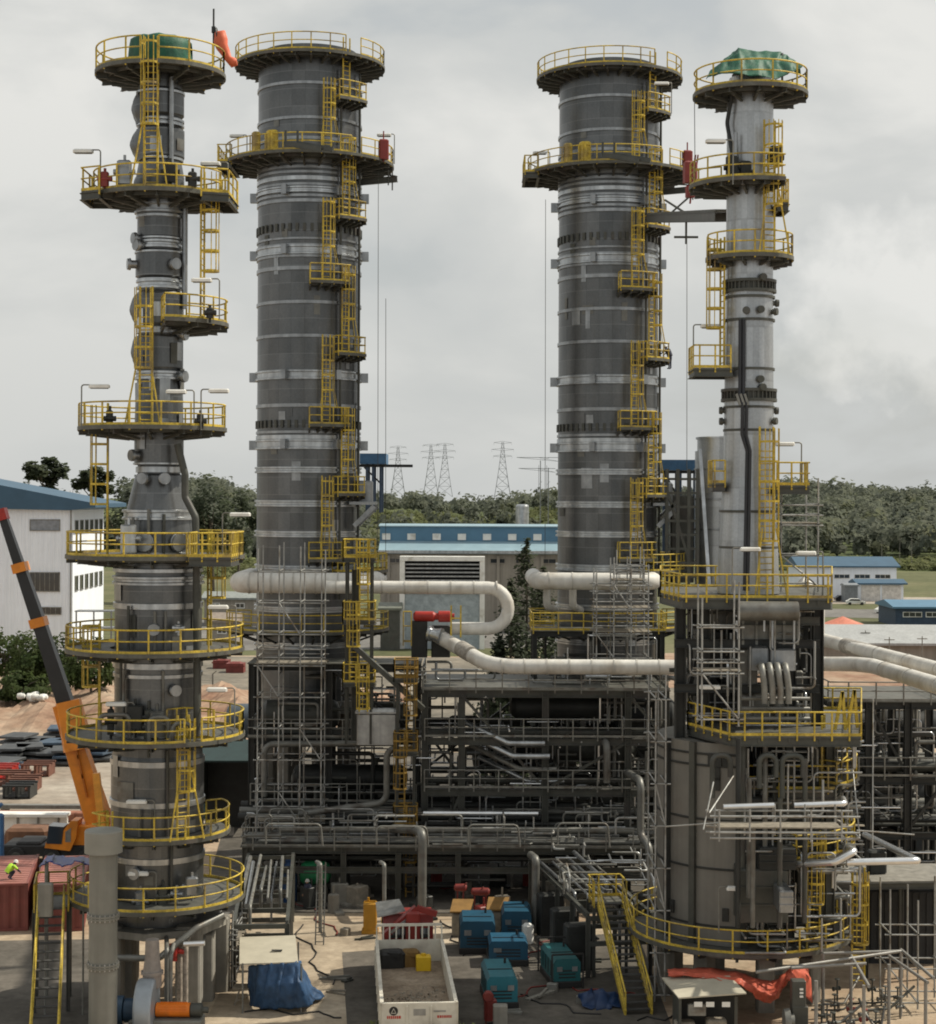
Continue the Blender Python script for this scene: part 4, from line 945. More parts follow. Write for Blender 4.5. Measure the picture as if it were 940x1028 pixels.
scaffold('scaffold of thin uprights on the left flank of the furnace shell', 658, 668, 21.2, 20.4, .2, zq(700, 21), 1, 2.0, planks=())
scaffold('low scaffold under the spur rack beside the blue tarpaulin shelter', 212, 234, 20.6, 19.8, .1, 3.1, 1, .75, planks=(2,), braces=False)
scaffold('wide open scaffold at the right edge under the grating deck', 894, 950, 21.4, 20.9, .1, 4.9, 2, 1.6, planks=())
# scaffold boards with handrails across the furnace front
t = thing('scaffold_bridge', 'scaffold boards with tube rails hung across the front of the furnace', 'scaffold', W(780, 828, 22.8))
A, B = W(722, 830, 23), W(845, 830, 23); mb = MB()
for k in range(5): mb.box(((A.x+B.x)/2, A.y+.15+k*.27, A.z), (B.x-A.x, .245, .06))
mb.build('boards', PLANK, t)
mb = MB(); up = Vector((0,0,1))
for zz in (-.45, -.2, .5):
    for yy in (0, 1.45): mb.tube(A+up*zz+Vector((-.4, yy, 0)), B+up*zz+Vector((.8 if zz < .6 else 2.6, yy, 0)), .05, 6)
for k in range(5):
    for yy in (0, 1.45): mb.tube(A+(B-A)*(k/4)+up*-.6+Vector((0, yy, 0)), A+(B-A)*(k/4)+up*.8+Vector((0, yy, 0)), .045, 6)
mb.build('tube_frame', SCAF, t)
for a_, b_ in (((706, 832, 22.9), (716, 784, 22.4)), ((712, 815, 22.9), (736, 778, 22.2)), ((863, 838, 22.4), (856, 772, 21.6)), ((860, 832, 22.6), (918, 836, 22.6)), ((668, 829, 22.4), (722, 825, 22.8)), ((876, 850, 22), (876, 700, 21.6))):
    mb = MB(); mb.tube(W(*a_), W(*b_), .036, 6); mb.build('loose_tube', SCAF, t)
t = thing('scaffold_board_stack', 'weathered scaffold boards laid as a slanting platform right of the furnace', 'scaffold', W(830, 826, 20.8))
mb = MB()
for k in range(7):
    a = W(800, 826, 21.6-.1*k); mb.extrude([a, a+Vector((0, .2, 0)), a+Vector((0, .2, .06)), a+Vector((0, 0, .06))], W(868, 828, 20.6-.1*k)-a)
mb.build('boards', PLANK, t)

# ------------------------------------------------------------------ red valve block and yellow towers in the centre
q = W(433, 628, 15.9); t = thing('actuated_valve', 'bright red actuator cylinder on a black valve frame beside the hairpin pipe', 'valve', (q.x, q.y, zq(662, 15.9)))
mb = MB(); a = W(414, 619, 15.9); mb.lathe_axis(a, (1, 0, 0), [(.18, 0), (.33, .12), (.33, 1.25), (.22, 1.4), (.22, 1.55), (.36, 1.6), (.36, 2.3), (.2, 2.4), (.2, 2.6)], 16); mb.build('actuator', RED, t)
mb = MB(); p = W(413, 660, 15.9); mb.cbox((p.x+.45, p.y+.3, p.z+1.15), (1.0, 1.0, 2.3), 0, .06); mb.cbox((p.x+1.8, p.y+.4, p.z+1.0), (1.2, .9, 2.0), 0, .06); mb.build('valve_frame', DARK, t)
mb = MB(); p = W(430, 636, 16); mb.lathe_axis(p, (1, -.4, -.2), [(.5, 0), (.5, .15), (.38, .15), (.38, .7), (.5, .7), (.5, .85)], 16); mb.build('flange', SILV, t)
mb = MB(); rail_run(mb, [tuple(GS(px, 16.2)[:2]) + (zq(645, 16.2),) for px in (404, 412)] , h=1.9, step=.6); p = W(452, 640, 16.1); mb.bar(p, p+up*2.0, .1); mb.bar(p+Vector((.6,0,0)), p+up*2.0+Vector((.6,0,0)), .1); mb.bar(p+up*1.2, p+up*1.2+Vector((.6,0,0)), .08); mb.build('ladder_gate', YEL, t)
def ladder_tower(label, px, s, zb, zt, w=1.5, nd=3, rm=None):
    q = GS(px, s); t = thing('ladder_tower', label, 'ladder tower', (q.x, q.y, zb))
    for sx in (-1, 1):
        for sy in (-1, 1):
            mb = MB(); mb.ibeam((q.x+sx*w/2, q.y+sy*w/2, zb), (q.x+sx*w/2, q.y+sy*w/2, zt), .14, .14); mb.build('post', STEEL, t)
    for k in range(1, nd+1):
        z = zb + (zt-zb)*k/nd
        poly_platform(t, [(q.x-w/2-.2, q.y-w/2-.2), (q.x+w/2+.2, q.y-w/2-.2), (q.x+w/2+.2, q.y+w/2), (q.x-w/2-.2, q.y+w/2)], z, beams=.2, step=.8, railmat=rm)
        ladder(t, (q.x + (.3 if k % 2 else -.3), q.y-w/2+.1), z-(zt-zb)/nd, z, (0, -1), w=.5, cage_from=2.2, matl=rm)
    return t
ladder_tower('yellow ladder tower in the dark gap left of the central frame', 407, 16.7, .1, zq(680, 16.7), 1.0, 3, mat('dull_ochre_paint', (.25, .155, .03), .6, 0, .35, 2))
ladder_tower('yellow ladder tower on the right flank of the left wide tower', 360, 16.5, 9.1, zq(560, 16.5), 1.5, 3)
p = GS(357, 16.3); mb = MB(); mb.ibeam((p.x, p.y-.6, 9.1), (p.x, p.y-.6, zq(572, 16.3)), .55, .5); loose(mb, 'steel_post', [STEEL], 'heavy grey post beside the yellow ladders at the left wide tower', 'post', (p.x, p.y-.6, 9.1))
mb = MB(); mb.bar(W(350, 645, 16.6), W(425, 712, 16.7), .4, .3); loose(mb, 'steel_brace', [STEEL], 'long dark diagonal brace right of the left scaffold', 'brace', W(425, 712, 16.7)-Vector((0,0,.2)))
# ================================================================== SETTING: ground, roads, terrain, forest
random.seed(11); rng = np.random.default_rng(4)
def ground_mat(name, c1, c2, c3, sc=0.15, fine=2.5):
    m = bpy.data.materials.new(name); m.use_nodes = True; nt = m.node_tree; N = nt.nodes; L = nt.links; b = N['Principled BSDF']
    b.inputs['Roughness'].default_value = .9; b.inputs['Specular IOR Level'].default_value = .15
    tc = N.new('ShaderNodeTexCoord')
    n1 = N.new('ShaderNodeTexNoise'); n1.inputs['Scale'].default_value = sc; n1.inputs['Detail'].default_value = 8; n1.inputs['Roughness'].default_value = .65; L.new(tc.outputs['Object'], n1.inputs['Vector'])
    r1 = N.new('ShaderNodeValToRGB'); r1.color_ramp.elements[0].position = .36; r1.color_ramp.elements[0].color = (*c1, 1); r1.color_ramp.elements[1].position = .66; r1.color_ramp.elements[1].color = (*c3, 1)
    e = r1.color_ramp.elements.new(.5); e.color = (*c2, 1); L.new(n1.outputs['Fac'], r1.inputs[0])
    n2 = N.new('ShaderNodeTexNoise'); n2.inputs['Scale'].default_value = fine; n2.inputs['Detail'].default_value = 6; n2.inputs['Roughness'].default_value = .7; L.new(tc.outputs['Object'], n2.inputs['Vector'])
    r2 = N.new('ShaderNodeMapRange'); r2.inputs['From Min'].default_value = .3; r2.inputs['From Max'].default_value = .7; r2.inputs['To Min'].default_value = .72; r2.inputs['To Max'].default_value = 1.25; L.new(n2.outputs['Fac'], r2.inputs['Value'])
    vs = N.new('ShaderNodeVectorMath'); vs.operation = 'SCALE'; L.new(r1.outputs[0], vs.inputs[0]); L.new(r2.outputs[0], vs.inputs['Scale']); L.new(vs.outputs[0], b.inputs['Base Color'])
    bp = N.new('ShaderNodeBump'); bp.inputs['Strength'].default_value = .4; bp.inputs['Distance'].default_value = .08; L.new(n2.outputs['Fac'], bp.inputs['Height']); L.new(bp.outputs[0], b.inputs['Normal'])
    MATS[name] = m; return m
YARD = ground_mat('site_ground', (.29, .205, .14), (.36, .28, .20), (.41, .345, .255), .12, 1.6)
DIRT = ground_mat('red_dirt', (.22, .125, .085), (.30, .205, .145), (.36, .28, .21), .10, .9)
GRASSM = ground_mat('rough_grass', (.085, .092, .045), (.115, .12, .06), (.16, .15, .085), .02, .35)
CONCG = ground_mat('yard_concrete', (.21, .172, .128), (.34, .28, .208), (.45, .38, .29), .16, 1.2)
PAVE = ground_mat('pale_paving', (.23, .185, .145), (.31, .27, .225), (.38, .345, .295), .06, .8)
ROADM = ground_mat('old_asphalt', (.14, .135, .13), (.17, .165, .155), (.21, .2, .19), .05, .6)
def gsheet(name, pts, z, m):
    mb = MB(); mb.add([(p[0], p[1], z) for p in pts], [tuple(range(len(pts)))]); return mb.build(name, m, None, 'structure')
gsheet('ground', [(-4000, -50), (4000, -50), (4000, 6000), (-4000, 6000)], 0, YARD)
def px_poly(pts): return [tuple(G(px, py)[:2]) for px, py in pts]
gsheet('grass_field', [(-900, 270), (900, 270), (1500, 2600), (-1500, 2600)], .02, GRASSM)
gsheet('dirt_bank', px_poly([(-300, 742), (330, 742), (330, 690), (-300, 690)]), .03, DIRT)
gsheet('storage_yard', px_poly([(-300, 840), (235, 840), (235, 742), (-300, 742)]), .03, PAVE)
gsheet('yard_slab', [(-12, 62), (9, 62), (9, 101), (-12, 101)], .012, CONCG)
SHADEC = ground_mat('shade_dark_concrete', (.075, .068, .058), (.105, .096, .083), (.145, .13, .112), .2, 1.4)  # dark concrete tone that stands in for shade on the ground
gsheet('frame_shade_sheet', [(-15.5, 103), (40, 103), (46, 168), (-21, 168)], .022, SHADEC)  # shade under and behind the frames, laid as dark ground
gsheet('plant_apron', [(-28, 168.5), (44, 168.5), (70, 268), (-46, 268)], .035, ground_mat('apron_grey', (.13, .12, .10), (.19, .17, .14), (.26, .23, .185), .1, .9))
gsheet('site_road', px_poly([(120, 656), (560, 650), (560, 622), (150, 622)]), .055, ROADM)
gsheet('yard_shade_sheet', px_poly([(344, 957), (640, 935), (690, 1070), (352, 1070)]), .02, SHADEC)  # painted shade left of the truck and among the generators
gsheet('stair_shade_sheet', px_poly([(-60, 948), (128, 944), (140, 1075), (-80, 1075)]), .02, SHADEC)  # painted shade around the left staircase
gsheet('dirt_strip', px_poly([(640, 690), (1100, 690), (1100, 655), (640, 655)]), .04, DIRT)
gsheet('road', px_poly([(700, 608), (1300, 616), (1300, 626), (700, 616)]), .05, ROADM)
gsheet('verge', px_poly([(640, 655), (1200, 655), (1200, 630), (640, 630)]), .045, GRASSM)
gsheet('forecourt', px_poly([(700, 606), (960, 604), (960, 598), (700, 598)]), .06, PAVE)
# eroded earth bank behind the storage yard
mb = MB(); rows = []
a = G(-120, 748); b = G(330, 748); c = G(330, 705)
for i in range(10):
    row = []
    for k in range(50):
        t = k/49; u = i/9
        h = 2.6*sin(pi*min(1, u*1.25))**.6 if u*1.25 < 1 else 2.2
        h = [0, .5, 1.4, 2.0, 2.2, 2.3, 2.3, 2.2, 2.2, 0][i] * (1 + .25*sin(k*.9+i) + random.uniform(-.12, .12))
        row.append((a.x + (b.x-a.x)*t*1.15, a.y + (c.y-a.y)*u + random.uniform(-.4, .4), h))
    rows.append(row)
mb.sheet(rows, False); mb.build('earth_bank', DIRT, None, 'structure')

# terrain with a long low ridge
def hill(x, y):
    px = 470 + x*FPX/y
    base = np.clip((y-640)/560, 0, 1); base = base*base*(3-2*base)
    prof = 17 + 5*np.sin(px*.011+.8) + 3.5*np.sin(px*.031+2) + np.where(px > 740, 9*np.clip((px-740)/130, 0, 1), 0) + np.where(px < 260, 2, 0)
    return base*prof*np.where((px > 360) & (px < 600), .92, 1.02)
NX, NY = 120, 60
xs = np.linspace(-1, 1, NX); ys = 560 + (2300-560)*np.linspace(0, 1, NY)**1.4
mb = MB(); rows = []
for y in ys:
    xx = xs*y*.42
    rows.append([(x, y, float(hill(np.float64(x), np.float64(y)))+.1 - (0.5 if y < 600 else 0)) for x in xx])
mb.sheet(rows)
HILLM = ground_mat('hill_scrub', (.060, .078, .036), (.092, .112, .048), (.15, .165, .075), .02, .12)  # slope colours lightened to stand in for haze
mb.build('hills', HILLM, None, 'structure')

# ---- foliage helpers (numpy): many small leaf-cluster faces
def leaf_mat(name, c, c2, var=.45):
    m = bpy.data.materials.new(name); m.use_nodes = True; nt = m.node_tree; N = nt.nodes; L = nt.links; b = N['Principled BSDF']
    b.inputs['Roughness'].default_value = .75; b.inputs['Specular IOR Level'].default_value = .2
    tc = N.new('ShaderNodeTexCoord'); nz = N.new('ShaderNodeTexNoise'); nz.inputs['Scale'].default_value = .12; nz.inputs['Detail'].default_value = 4; L.new(tc.outputs['Object'], nz.inputs['Vector'])
    mx = N.new('ShaderNodeMix'); mx.data_type = 'RGBA'; mx.inputs['A'].default_value = (*c, 1); mx.inputs['B'].default_value = (*c2, 1)
    r = N.new('ShaderNodeMapRange'); r.inputs['From Min'].default_value = .35; r.inputs['From Max'].default_value = .65; L.new(nz.outputs['Fac'], r.inputs['Value']); L.new(r.outputs[0], mx.inputs['Factor'])
    n2 = N.new('ShaderNodeTexNoise'); n2.inputs['Scale'].default_value = 1.6; L.new(tc.outputs['Object'], n2.inputs['Vector'])
    r2 = N.new('ShaderNodeMapRange'); r2.inputs['From Min'].default_value = .3; r2.inputs['From Max'].default_value = .7; r2.inputs['To Min'].default_value = 1-var; r2.inputs['To Max'].default_value = 1+var; L.new(n2.outputs['Fac'], r2.inputs['Value'])
    vs = N.new('ShaderNodeVectorMath'); vs.operation = 'SCALE'; L.new(mx.outputs['Result'], vs.inputs[0]); L.new(r2.outputs[0], vs.inputs['Scale']); L.new(vs.outputs[0], b.inputs['Base Color'])
    tl = N.new('ShaderNodeBsdfTranslucent'); L.new(vs.outputs[0], tl.inputs['Color']); mxs = N.new('ShaderNodeMixShader'); mxs.inputs[0].default_value = .5; L.new(b.outputs[0], mxs.inputs[1]); L.new(tl.outputs[0], mxs.inputs[2]); L.new(mxs.outputs[0], N['Material Output'].inputs['Surface'])
    MATS[name] = m; return m
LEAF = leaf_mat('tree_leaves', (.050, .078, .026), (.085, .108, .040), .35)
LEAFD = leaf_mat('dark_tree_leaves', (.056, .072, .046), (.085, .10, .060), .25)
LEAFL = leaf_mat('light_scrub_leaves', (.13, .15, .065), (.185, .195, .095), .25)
LEAFF = leaf_mat('hazy_forest_leaves', (.135, .152, .122), (.175, .187, .14), .14)  # distance haze lightened into the leaf colours
BARK = mat('tree_bark', (.10, .085, .065), .9, 0, .3, 4)
def quads_np(C, size, flat=0.3, out=None):
    """random quads at centres C (n,3), size (n,)"""
    n = len(C); d = rng.normal(size=(n, 3));
    if out is not None: d = d*.42 + out/np.maximum(np.linalg.norm(out, axis=1), 1e-3)[:, None]
    d[:, 2] = d[:, 2]*.8 + flat; d /= np.linalg.norm(d, axis=1)[:, None]
    r = rng.normal(size=(n, 3)); a = np.cross(d, r); a /= np.linalg.norm(a, axis=1)[:, None]; b = np.cross(d, a)
    s = size[:, None]*.5; asp = rng.uniform(.6, 1.1, (n, 1))
    V = np.stack([C - a*s - b*s*asp*.6, C + a*s*.35 - b*s*asp, C + a*s + b*s*asp*.5, C - a*s*.4 + b*s*asp], 1)
    return V.reshape(-1, 3)
def np_mesh(name, V, mats, parent=None, mi=None):
    n = len(V)//4; me = bpy.data.meshes.new(name); me.vertices.add(len(V)); o0 = parent_origin(parent) if parent else Vector((0,0,0))
    me.vertices.foreach_set('co', (V - np.array(o0)).astype(np.float32).ravel()); me.loops.add(n*4); me.loops.foreach_set('vertex_index', np.arange(n*4, dtype=np.int32))
    me.polygons.add(n); me.polygons.foreach_set('loop_start', np.arange(0, n*4, 4, dtype=np.int32))
    for m in (mats if isinstance(mats, list) else [mats]): me.materials.append(m)
    if mi is not None: me.polygons.foreach_set('material_index', mi.astype(np.int32))
    me.update(calc_edges=True); ob = bpy.data.objects.new(name, me); COL.objects.link(ob)
    if parent: ob.parent = parent
    return ob
def crown_pts(c, rx, rz, nclump, per, spread=.38):
    cl = rng.normal(size=(nclump, 3)); cl /= np.linalg.norm(cl, axis=1)[:, None]; cl *= rng.uniform(.45, 1.0, (nclump, 1))
    cl *= np.array([rx, rx, rz]); cl[:, 2] = np.where(cl[:, 2] < -rz*.6, -rz*.5, cl[:, 2])
    P = cl[:, None, :] + np.clip(rng.normal(size=(nclump, per, 3)), -1.7, 1.7)*np.array([rx, rx, rz])*spread*.5
    return P.reshape(-1, 3) + np.array(c)
def tree(base, h, rx, label, cat='tree', kind='broad', m=LEAF, group=None, name='broadleaf_tree', leaf=.55, ncl=26, per=55, trunk=.35):
    base = Vector(base); t = thing(name, label, cat, base, group); mb = MB(); tops = []
    lean = Vector((random.uniform(-.05, .05)*h, random.uniform(-.05, .05)*h, 0))
    if kind == 'conifer':
        mb.sweep([base, base+Vector((0,0,h*.5)), base+Vector((0,0,h*.98))], [.22, .14, .03], 7); mb.build('trunk', BARK, t)
        Cs = []
        for k in range(34):
            u = .1 + .9*k/33; r = rx*(1-u)**.62 + .2; zz = h*u
            for j in range(5):
                a = random.random()*6.28; P = rng.normal(size=(18, 3))*np.array([r*.3, r*.3, .3]); P += np.array([base.x+cos(a)*r*.62, base.y+sin(a)*r*.62, zz - .2]); Cs.append(P)
        C = np.concatenate(Cs)
    else:
        top = base + lean + Vector((0, 0, h*(.93 if kind == 'flat' else .62))); mb.sweep([base-Vector((0,0,.1)), base+lean*.4+Vector((0,0,h*.3)), top], [trunk, trunk*.7, trunk*.35], 8)
        for k in range(6):
            a = k*1.05 + random.random(); s0 = base+lean*.6+Vector((0,0,h*(random.uniform(.7, .85) if kind == 'flat' else random.uniform(.3, .6)))); e = Vector((base.x+cos(a)*rx*.7, base.y+sin(a)*rx*.7, h*(random.uniform(.84, .97) if kind == 'flat' else random.uniform(.6, .9))+base.z)); mb.sweep([s0, (s0+e)/2+Vector((0,0,.2)), e], [trunk*.4, trunk*.3, trunk*(.25 if kind == 'flat' else .1)], 6); tops.append(e)
        mb.build('trunk', BARK, t)
        if kind == 'flat':
            Cs = []
            for e in tops + [top+Vector((0,0,h*.06)), top-Vector((0,0,h*.06)), top-Vector((0,0,h*.14))]:
                Cs.append(np.clip(rng.normal(size=(per*4, 3)), -1.6, 1.6)*np.array([rx*.21, rx*.21, h*.022]) + np.array(e))
            C = np.concatenate(Cs)
        else: C = crown_pts((base.x+lean.x, base.y+lean.y, base.z+h*.60), rx*.92, h*.36, ncl, per, .27)
    np_mesh('crown', quads_np(C, rng.uniform(leaf*.6, leaf*1.3, len(C)), .3, (C-np.array([base.x, base.y, base.z+h*.5]))), m, t)
    return t
# ---- distant forest: one mass
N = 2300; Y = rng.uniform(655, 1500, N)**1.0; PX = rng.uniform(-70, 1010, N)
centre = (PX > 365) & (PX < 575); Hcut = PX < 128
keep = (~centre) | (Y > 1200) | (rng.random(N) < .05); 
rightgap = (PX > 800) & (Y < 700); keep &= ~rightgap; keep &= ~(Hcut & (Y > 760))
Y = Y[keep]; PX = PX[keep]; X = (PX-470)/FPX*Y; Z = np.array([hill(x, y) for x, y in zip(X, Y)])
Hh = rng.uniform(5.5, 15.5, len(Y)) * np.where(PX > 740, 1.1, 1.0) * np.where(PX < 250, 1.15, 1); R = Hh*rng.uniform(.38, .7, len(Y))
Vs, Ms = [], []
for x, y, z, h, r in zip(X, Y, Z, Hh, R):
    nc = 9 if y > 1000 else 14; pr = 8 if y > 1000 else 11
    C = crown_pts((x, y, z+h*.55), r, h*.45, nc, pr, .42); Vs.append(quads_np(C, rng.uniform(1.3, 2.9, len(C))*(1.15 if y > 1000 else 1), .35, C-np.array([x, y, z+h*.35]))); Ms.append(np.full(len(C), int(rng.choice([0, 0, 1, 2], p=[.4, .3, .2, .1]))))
o = np_mesh('forest', np.concatenate(Vs), [LEAFF, leaf_mat('forest_dark', (.100, .115, .096), (.13, .142, .11), .14), leaf_mat('forest_light', (.13, .15, .10), (.17, .178, .115), .14)], None, np.concatenate(Ms))  # all forest tones paled to carry the haze
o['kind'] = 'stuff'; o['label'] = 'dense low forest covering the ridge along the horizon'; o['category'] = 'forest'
# scrub on the central slope and along the right road
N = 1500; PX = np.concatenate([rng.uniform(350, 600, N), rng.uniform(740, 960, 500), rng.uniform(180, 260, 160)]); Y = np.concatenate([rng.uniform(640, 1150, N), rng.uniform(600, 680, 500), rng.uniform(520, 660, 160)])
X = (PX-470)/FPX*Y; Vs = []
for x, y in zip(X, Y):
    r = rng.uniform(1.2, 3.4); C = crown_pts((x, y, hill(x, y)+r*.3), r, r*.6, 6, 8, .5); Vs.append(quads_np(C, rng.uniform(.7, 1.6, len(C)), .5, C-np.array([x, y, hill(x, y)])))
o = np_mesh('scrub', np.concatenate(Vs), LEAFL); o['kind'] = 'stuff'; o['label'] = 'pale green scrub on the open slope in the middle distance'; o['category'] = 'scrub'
# individual trees
for px, s, h, r, kind, lab, lf in ((44, 4.6, 31.6, 4.6, 'flat', 'tall thin tree with tiered flat crown behind the white building', 1.0), (92, 4.4, 30, 4.4, 'flat', 'spreading bare limbed tree behind the right end of the white building', 1.0),
    (30, 4.2, 28.5, 4.5, 'broad', 'rounded dark tree behind the white building roof, left of the tiered tree', .8), (66, 4.2, 28.5, 4.2, 'broad', 'rounded dark tree behind the white building, between two taller trees', .8), (118, 4.6, 27, 5, 'broad', 'dark rounded tree seen through the yellow ladder of the left tower', .8),
    (214, 4.4, 29.5, 6, 'broad', 'tall dark tree just left of the left wide tower on the skyline', .9), (238, 4.3, 28, 6, 'broad', 'dark bushy tree touching the left edge of the left wide tower', .9), (192, 4.4, 28, 5, 'broad', 'dark tree right behind the left tower on the skyline', .9)):
    q = GS(px, s); tree(q, h, r, lab, kind=kind, m=LEAFD, leaf=lf, ncl=30, per=50, trunk=.4)
for px, s, h, r, lab in ((6, 8.6, 9.5, 4.6, 'leafy tree at the far left edge below the white building'), (38, 8.8, 8.5, 4.0, 'bushy tree between the crane boom and the left edge'), (66, 8.8, 9.0, 3.6, 'bushy tree right of the crane boom below the white building'), (92, 9.2, 9.0, 3.4, 'bushy tree hard against the left tower under its sixth platform'), (22, 9.4, 5.5, 3.2, 'low bushy tree in front of the others at the left')):
    tree(GS(px, s), h, r, lab, m=LEAF, leaf=.42, ncl=34, per=60, trunk=.2)
for px, s, h, r, lab in ((528, 12.0, 20.3, 3.1, 'tallest feathery conifer left of the right wide tower'), (512, 12.4, 17.0, 3.0, 'dark feathery conifer behind the hairpin pipe bend'), (545, 12.2, 18.0, 3.1, 'dark feathery conifer against the right wide tower'), (560, 12.0, 14, 2.5, 'shorter feathery conifer under the right header pipe'), (500, 12.3, 12.5, 2.3, 'shortest feathery conifer inside the hairpin pipe')):
    tree(GS(px, s), h, r, lab, kind='conifer', m=LEAFD, leaf=.34, name='conifer_tree')

# ================================================================== BUILDINGS
BWALL = mat('white_profiled_cladding', (.76, .81, .88), .6, 0, .04, .3, streak=.04)
BROOF = mat('blue_roof_sheet', (.045, .10, .16), .55, .1, .12, .4)
BROOFL = mat('pale_blue_roof_sheet', (.25, .36, .42), .5, .1, .10, .3)
BLUEB = mat('blue_band_sheet', (.085, .185, .28), .55, 0, .1, .4)
BEIGE = mat('beige_wall', (.27, .245, .21), .8, 0, .1, .4, streak=.1)
def win(t, c, w, h, ax, m=GLASS, n=4, fr=None):
    """window in a wall; c = centre on the outer face, ax: 'x' faces -Y, 'y' faces +X"""
    mb = MB(); f = fr or GALV; e = .12
    def bx(u0, u1, v0, v1, d0, d1):
        if ax == 'x': mb.box((c[0]+(u0+u1)/2, c[1]-(d0+d1)/2, c[2]+(v0+v1)/2), (u1-u0, d1-d0, v1-v0))
        else: mb.box((c[0]+(d0+d1)/2, c[1]+(u0+u1)/2, c[2]+(v0+v1)/2), (d1-d0, u1-u0, v1-v0))
    bx(-w/2-e, w/2+e, h/2, h/2+e, -.1, .1); bx(-w/2-e, w/2+e, -h/2-e, -h/2, -.1, .16); bx(-w/2-e, -w/2, -h/2, h/2, -.1, .1); bx(w/2, w/2+e, -h/2, h/2, -.1, .1)
    for k in range(1, n): x = -w/2 + w*k/n; bx(x-.04, x+.04, -h/2, h/2, -.1, .07)
    wn = mb.build('window', f, t); mb2 = MB()
    mb = mb2; bx(-w/2, w/2, -h/2, h/2, -.1, .03); mb.build('pane', m, wn)
# left hall
s = 7.0; q = GS(72, s); t = thing('factory_hall', 'white clad hall with a blue roof at the left edge behind the crane boom', 'building', (q.x-20, q.y+6, 0))
zz = lambda py, ss=s: HCAM-(py-YH)/ss
x1 = q.x; x0 = (-260-470)/s; y0 = q.y; y1 = y0 + 21.5; zt = zz(512); 
mb = MB(); n = 90
pr = []
for k in range(n+1):
    x = x0 + (x1-x0)*k/n; pr.append((x, y0)); 
    if k < n: pr += [(x+(x1-x0)/n*.5, y0), (x+(x1-x0)/n*.55, y0-.05), (x+(x1-x0)/n*.95, y0-.05)]
mb.prism(pr + [(x1, y1), (x0, y1)], 0, zt); mb.build('wall', BWALL, t)
mb = MB(); mb.extrude([(x0, y0-.9, zz(440)), (x1+3.4, y0-.9, zz(507)), (x1+3.4, y0-.9, zz(511)), (x1-.4, y0-.9, zz(514)), (x0, y0-.9, zz(509))], (0, y1-y0+1.4, 0)); mb.build('roof', BROOF, t)
win(t, ((44-470)/s, y0-.05, zz(529)), 29/s, 10/s, 'x', mat('blind_glass', (.22, .24, .27), .3), 1)
win(t, ((44-470)/s, y0-.05, zz(586)), 29/s, 18/s, 'x', GLASS, 6); win(t, ((50-470)/s, y0-.05, zz(615)), 20/s, 6/s, 'x', GLASS, 4)
s2 = 6.6
for py, hh in ((529, 11), (583, 13)):
    for k in range(6): win(t, (x1+.0, y0+2.2+k*3.4, zz(py, s2)), 1.9, hh/s2, 'y', GLASS, 1)
mb = MB(); mb.tube((x1-.25, y0-.25, 0), (x1-.25, y0-.25, zt), .1, 6); mb.build('downpipe', GALV, t)
mb = MB(); q2 = GS(95, 7.6)
for zc in (0, 2.2, 4.4, 6.6, 8.8):
    mb.box((q2.x, q2.y, zc+.1), (5, 2.5, .15))
for dx in (-2.3, 0, 2.3): mb.box((q2.x+dx, q2.y-1.1, 4.4), (.18, .18, 9))
loose(mb, 'stair_scaffold', [SILVD], 'pale open stair frame against the sunlit end wall of the white hall', 'scaffold', (q2.x, q2.y, 0))
# middle blue roofed building
s = 5.6; q = GS(380, s); t = thing('compressor_house', 'long blue building with a row of small white windows in the background', 'building', ((470-470)/s, q.y+8, 0))
zz = lambda py, ss=s: HCAM-(py-YH)/ss
x0 = (379-470)/s; x1 = (600-470)/s; y0 = q.y
mb = MB(); mb.box(((x0+x1)/2, y0+8, zz(556)/2), (x1-x0-.6, 15.9, zz(556))); mb.build('wall', BEIGE, t)
mb = MB(); mb.extrude([(x0, y0-.8, zz(556)), (x0, y0-.8, zz(553)), (x0, y0+4, zz(544)), (x0, y0+4, zz(547))], (x1-x0, 0, 0)); mb.build('roof', BROOFL, t)
mb = MB(); mb.box(((x0+x1)/2, y0-.95, zz(554)), (x1-x0+.3, .25, .5)); mb.build('gutter', SILV, t)
mb = MB(); mb.box(((x0+x1)/2, y0+8, (zz(545)+zz(529.5))/2), (x1-x0, 8, zz(529.5)-zz(545))); mb.build('clerestory', BLUEB, t)
mb = MB(); mb.extrude([(x0-.2, y0+3.7, zz(529.4)), (x0-.2, y0+3.7, zz(528.4)), (x0-.2, y0+8, zz(526.5)), (x0-.2, y0+12.3, zz(529.4))], (x1-x0+.4, 0, 0)); mb.build('roof', BROOFL, t)
for k in range(9): win(t, ((385.5+25.6*k-470)/s, y0+4-.02, zz(539.5)), 7/s, 5/s, 'x', WHITE, 1, WHITE)
for k in range(7): win(t, ((396+25.6*k-470)/s, y0+.02, zz(563)), 14/s, 4/s, 'x', GLASS, 2, BEIGE)
for k in range(9):
    mb = MB(); mb.box(((389+22*k-470)/s, y0-.12, zz(558)/2), (.5, .3, zz(558))); mb.build('column', BEIGE, t)
t = thing('louvre_house', 'white framed air intake house with dark louvres in front of the blue building', 'intake house', GS(443, 6.3))
s = 6.3; q = GS(443, s); zz = lambda py: HCAM-(py-YH)/6.3; w = 80/s
for dx in (-w/2, w/2):
    mb = MB(); mb.box((q.x+dx, q.y, zz(563)/2), (.8, 3, zz(563))); mb.build('frame', WHITE, t)
mb = MB(); mb.box((q.x, q.y, zz(563)+.35), (w+.8, 3.2, .7)); mb.build('frame', WHITE, t)
mb = MB(); mb.box((q.x, q.y+.9, (zz(584)+zz(563))/2), (w-.82, .5, zz(563)-zz(584)-.02)); mb.build('louvre_back', BLACK, t)
for k in range(5):
    mb = MB(); z = zz(582.5-4*k); mb.box((q.x, q.y-.6, z), (w-.84, .8, .22)); mb.build('louvre', SILV, t)
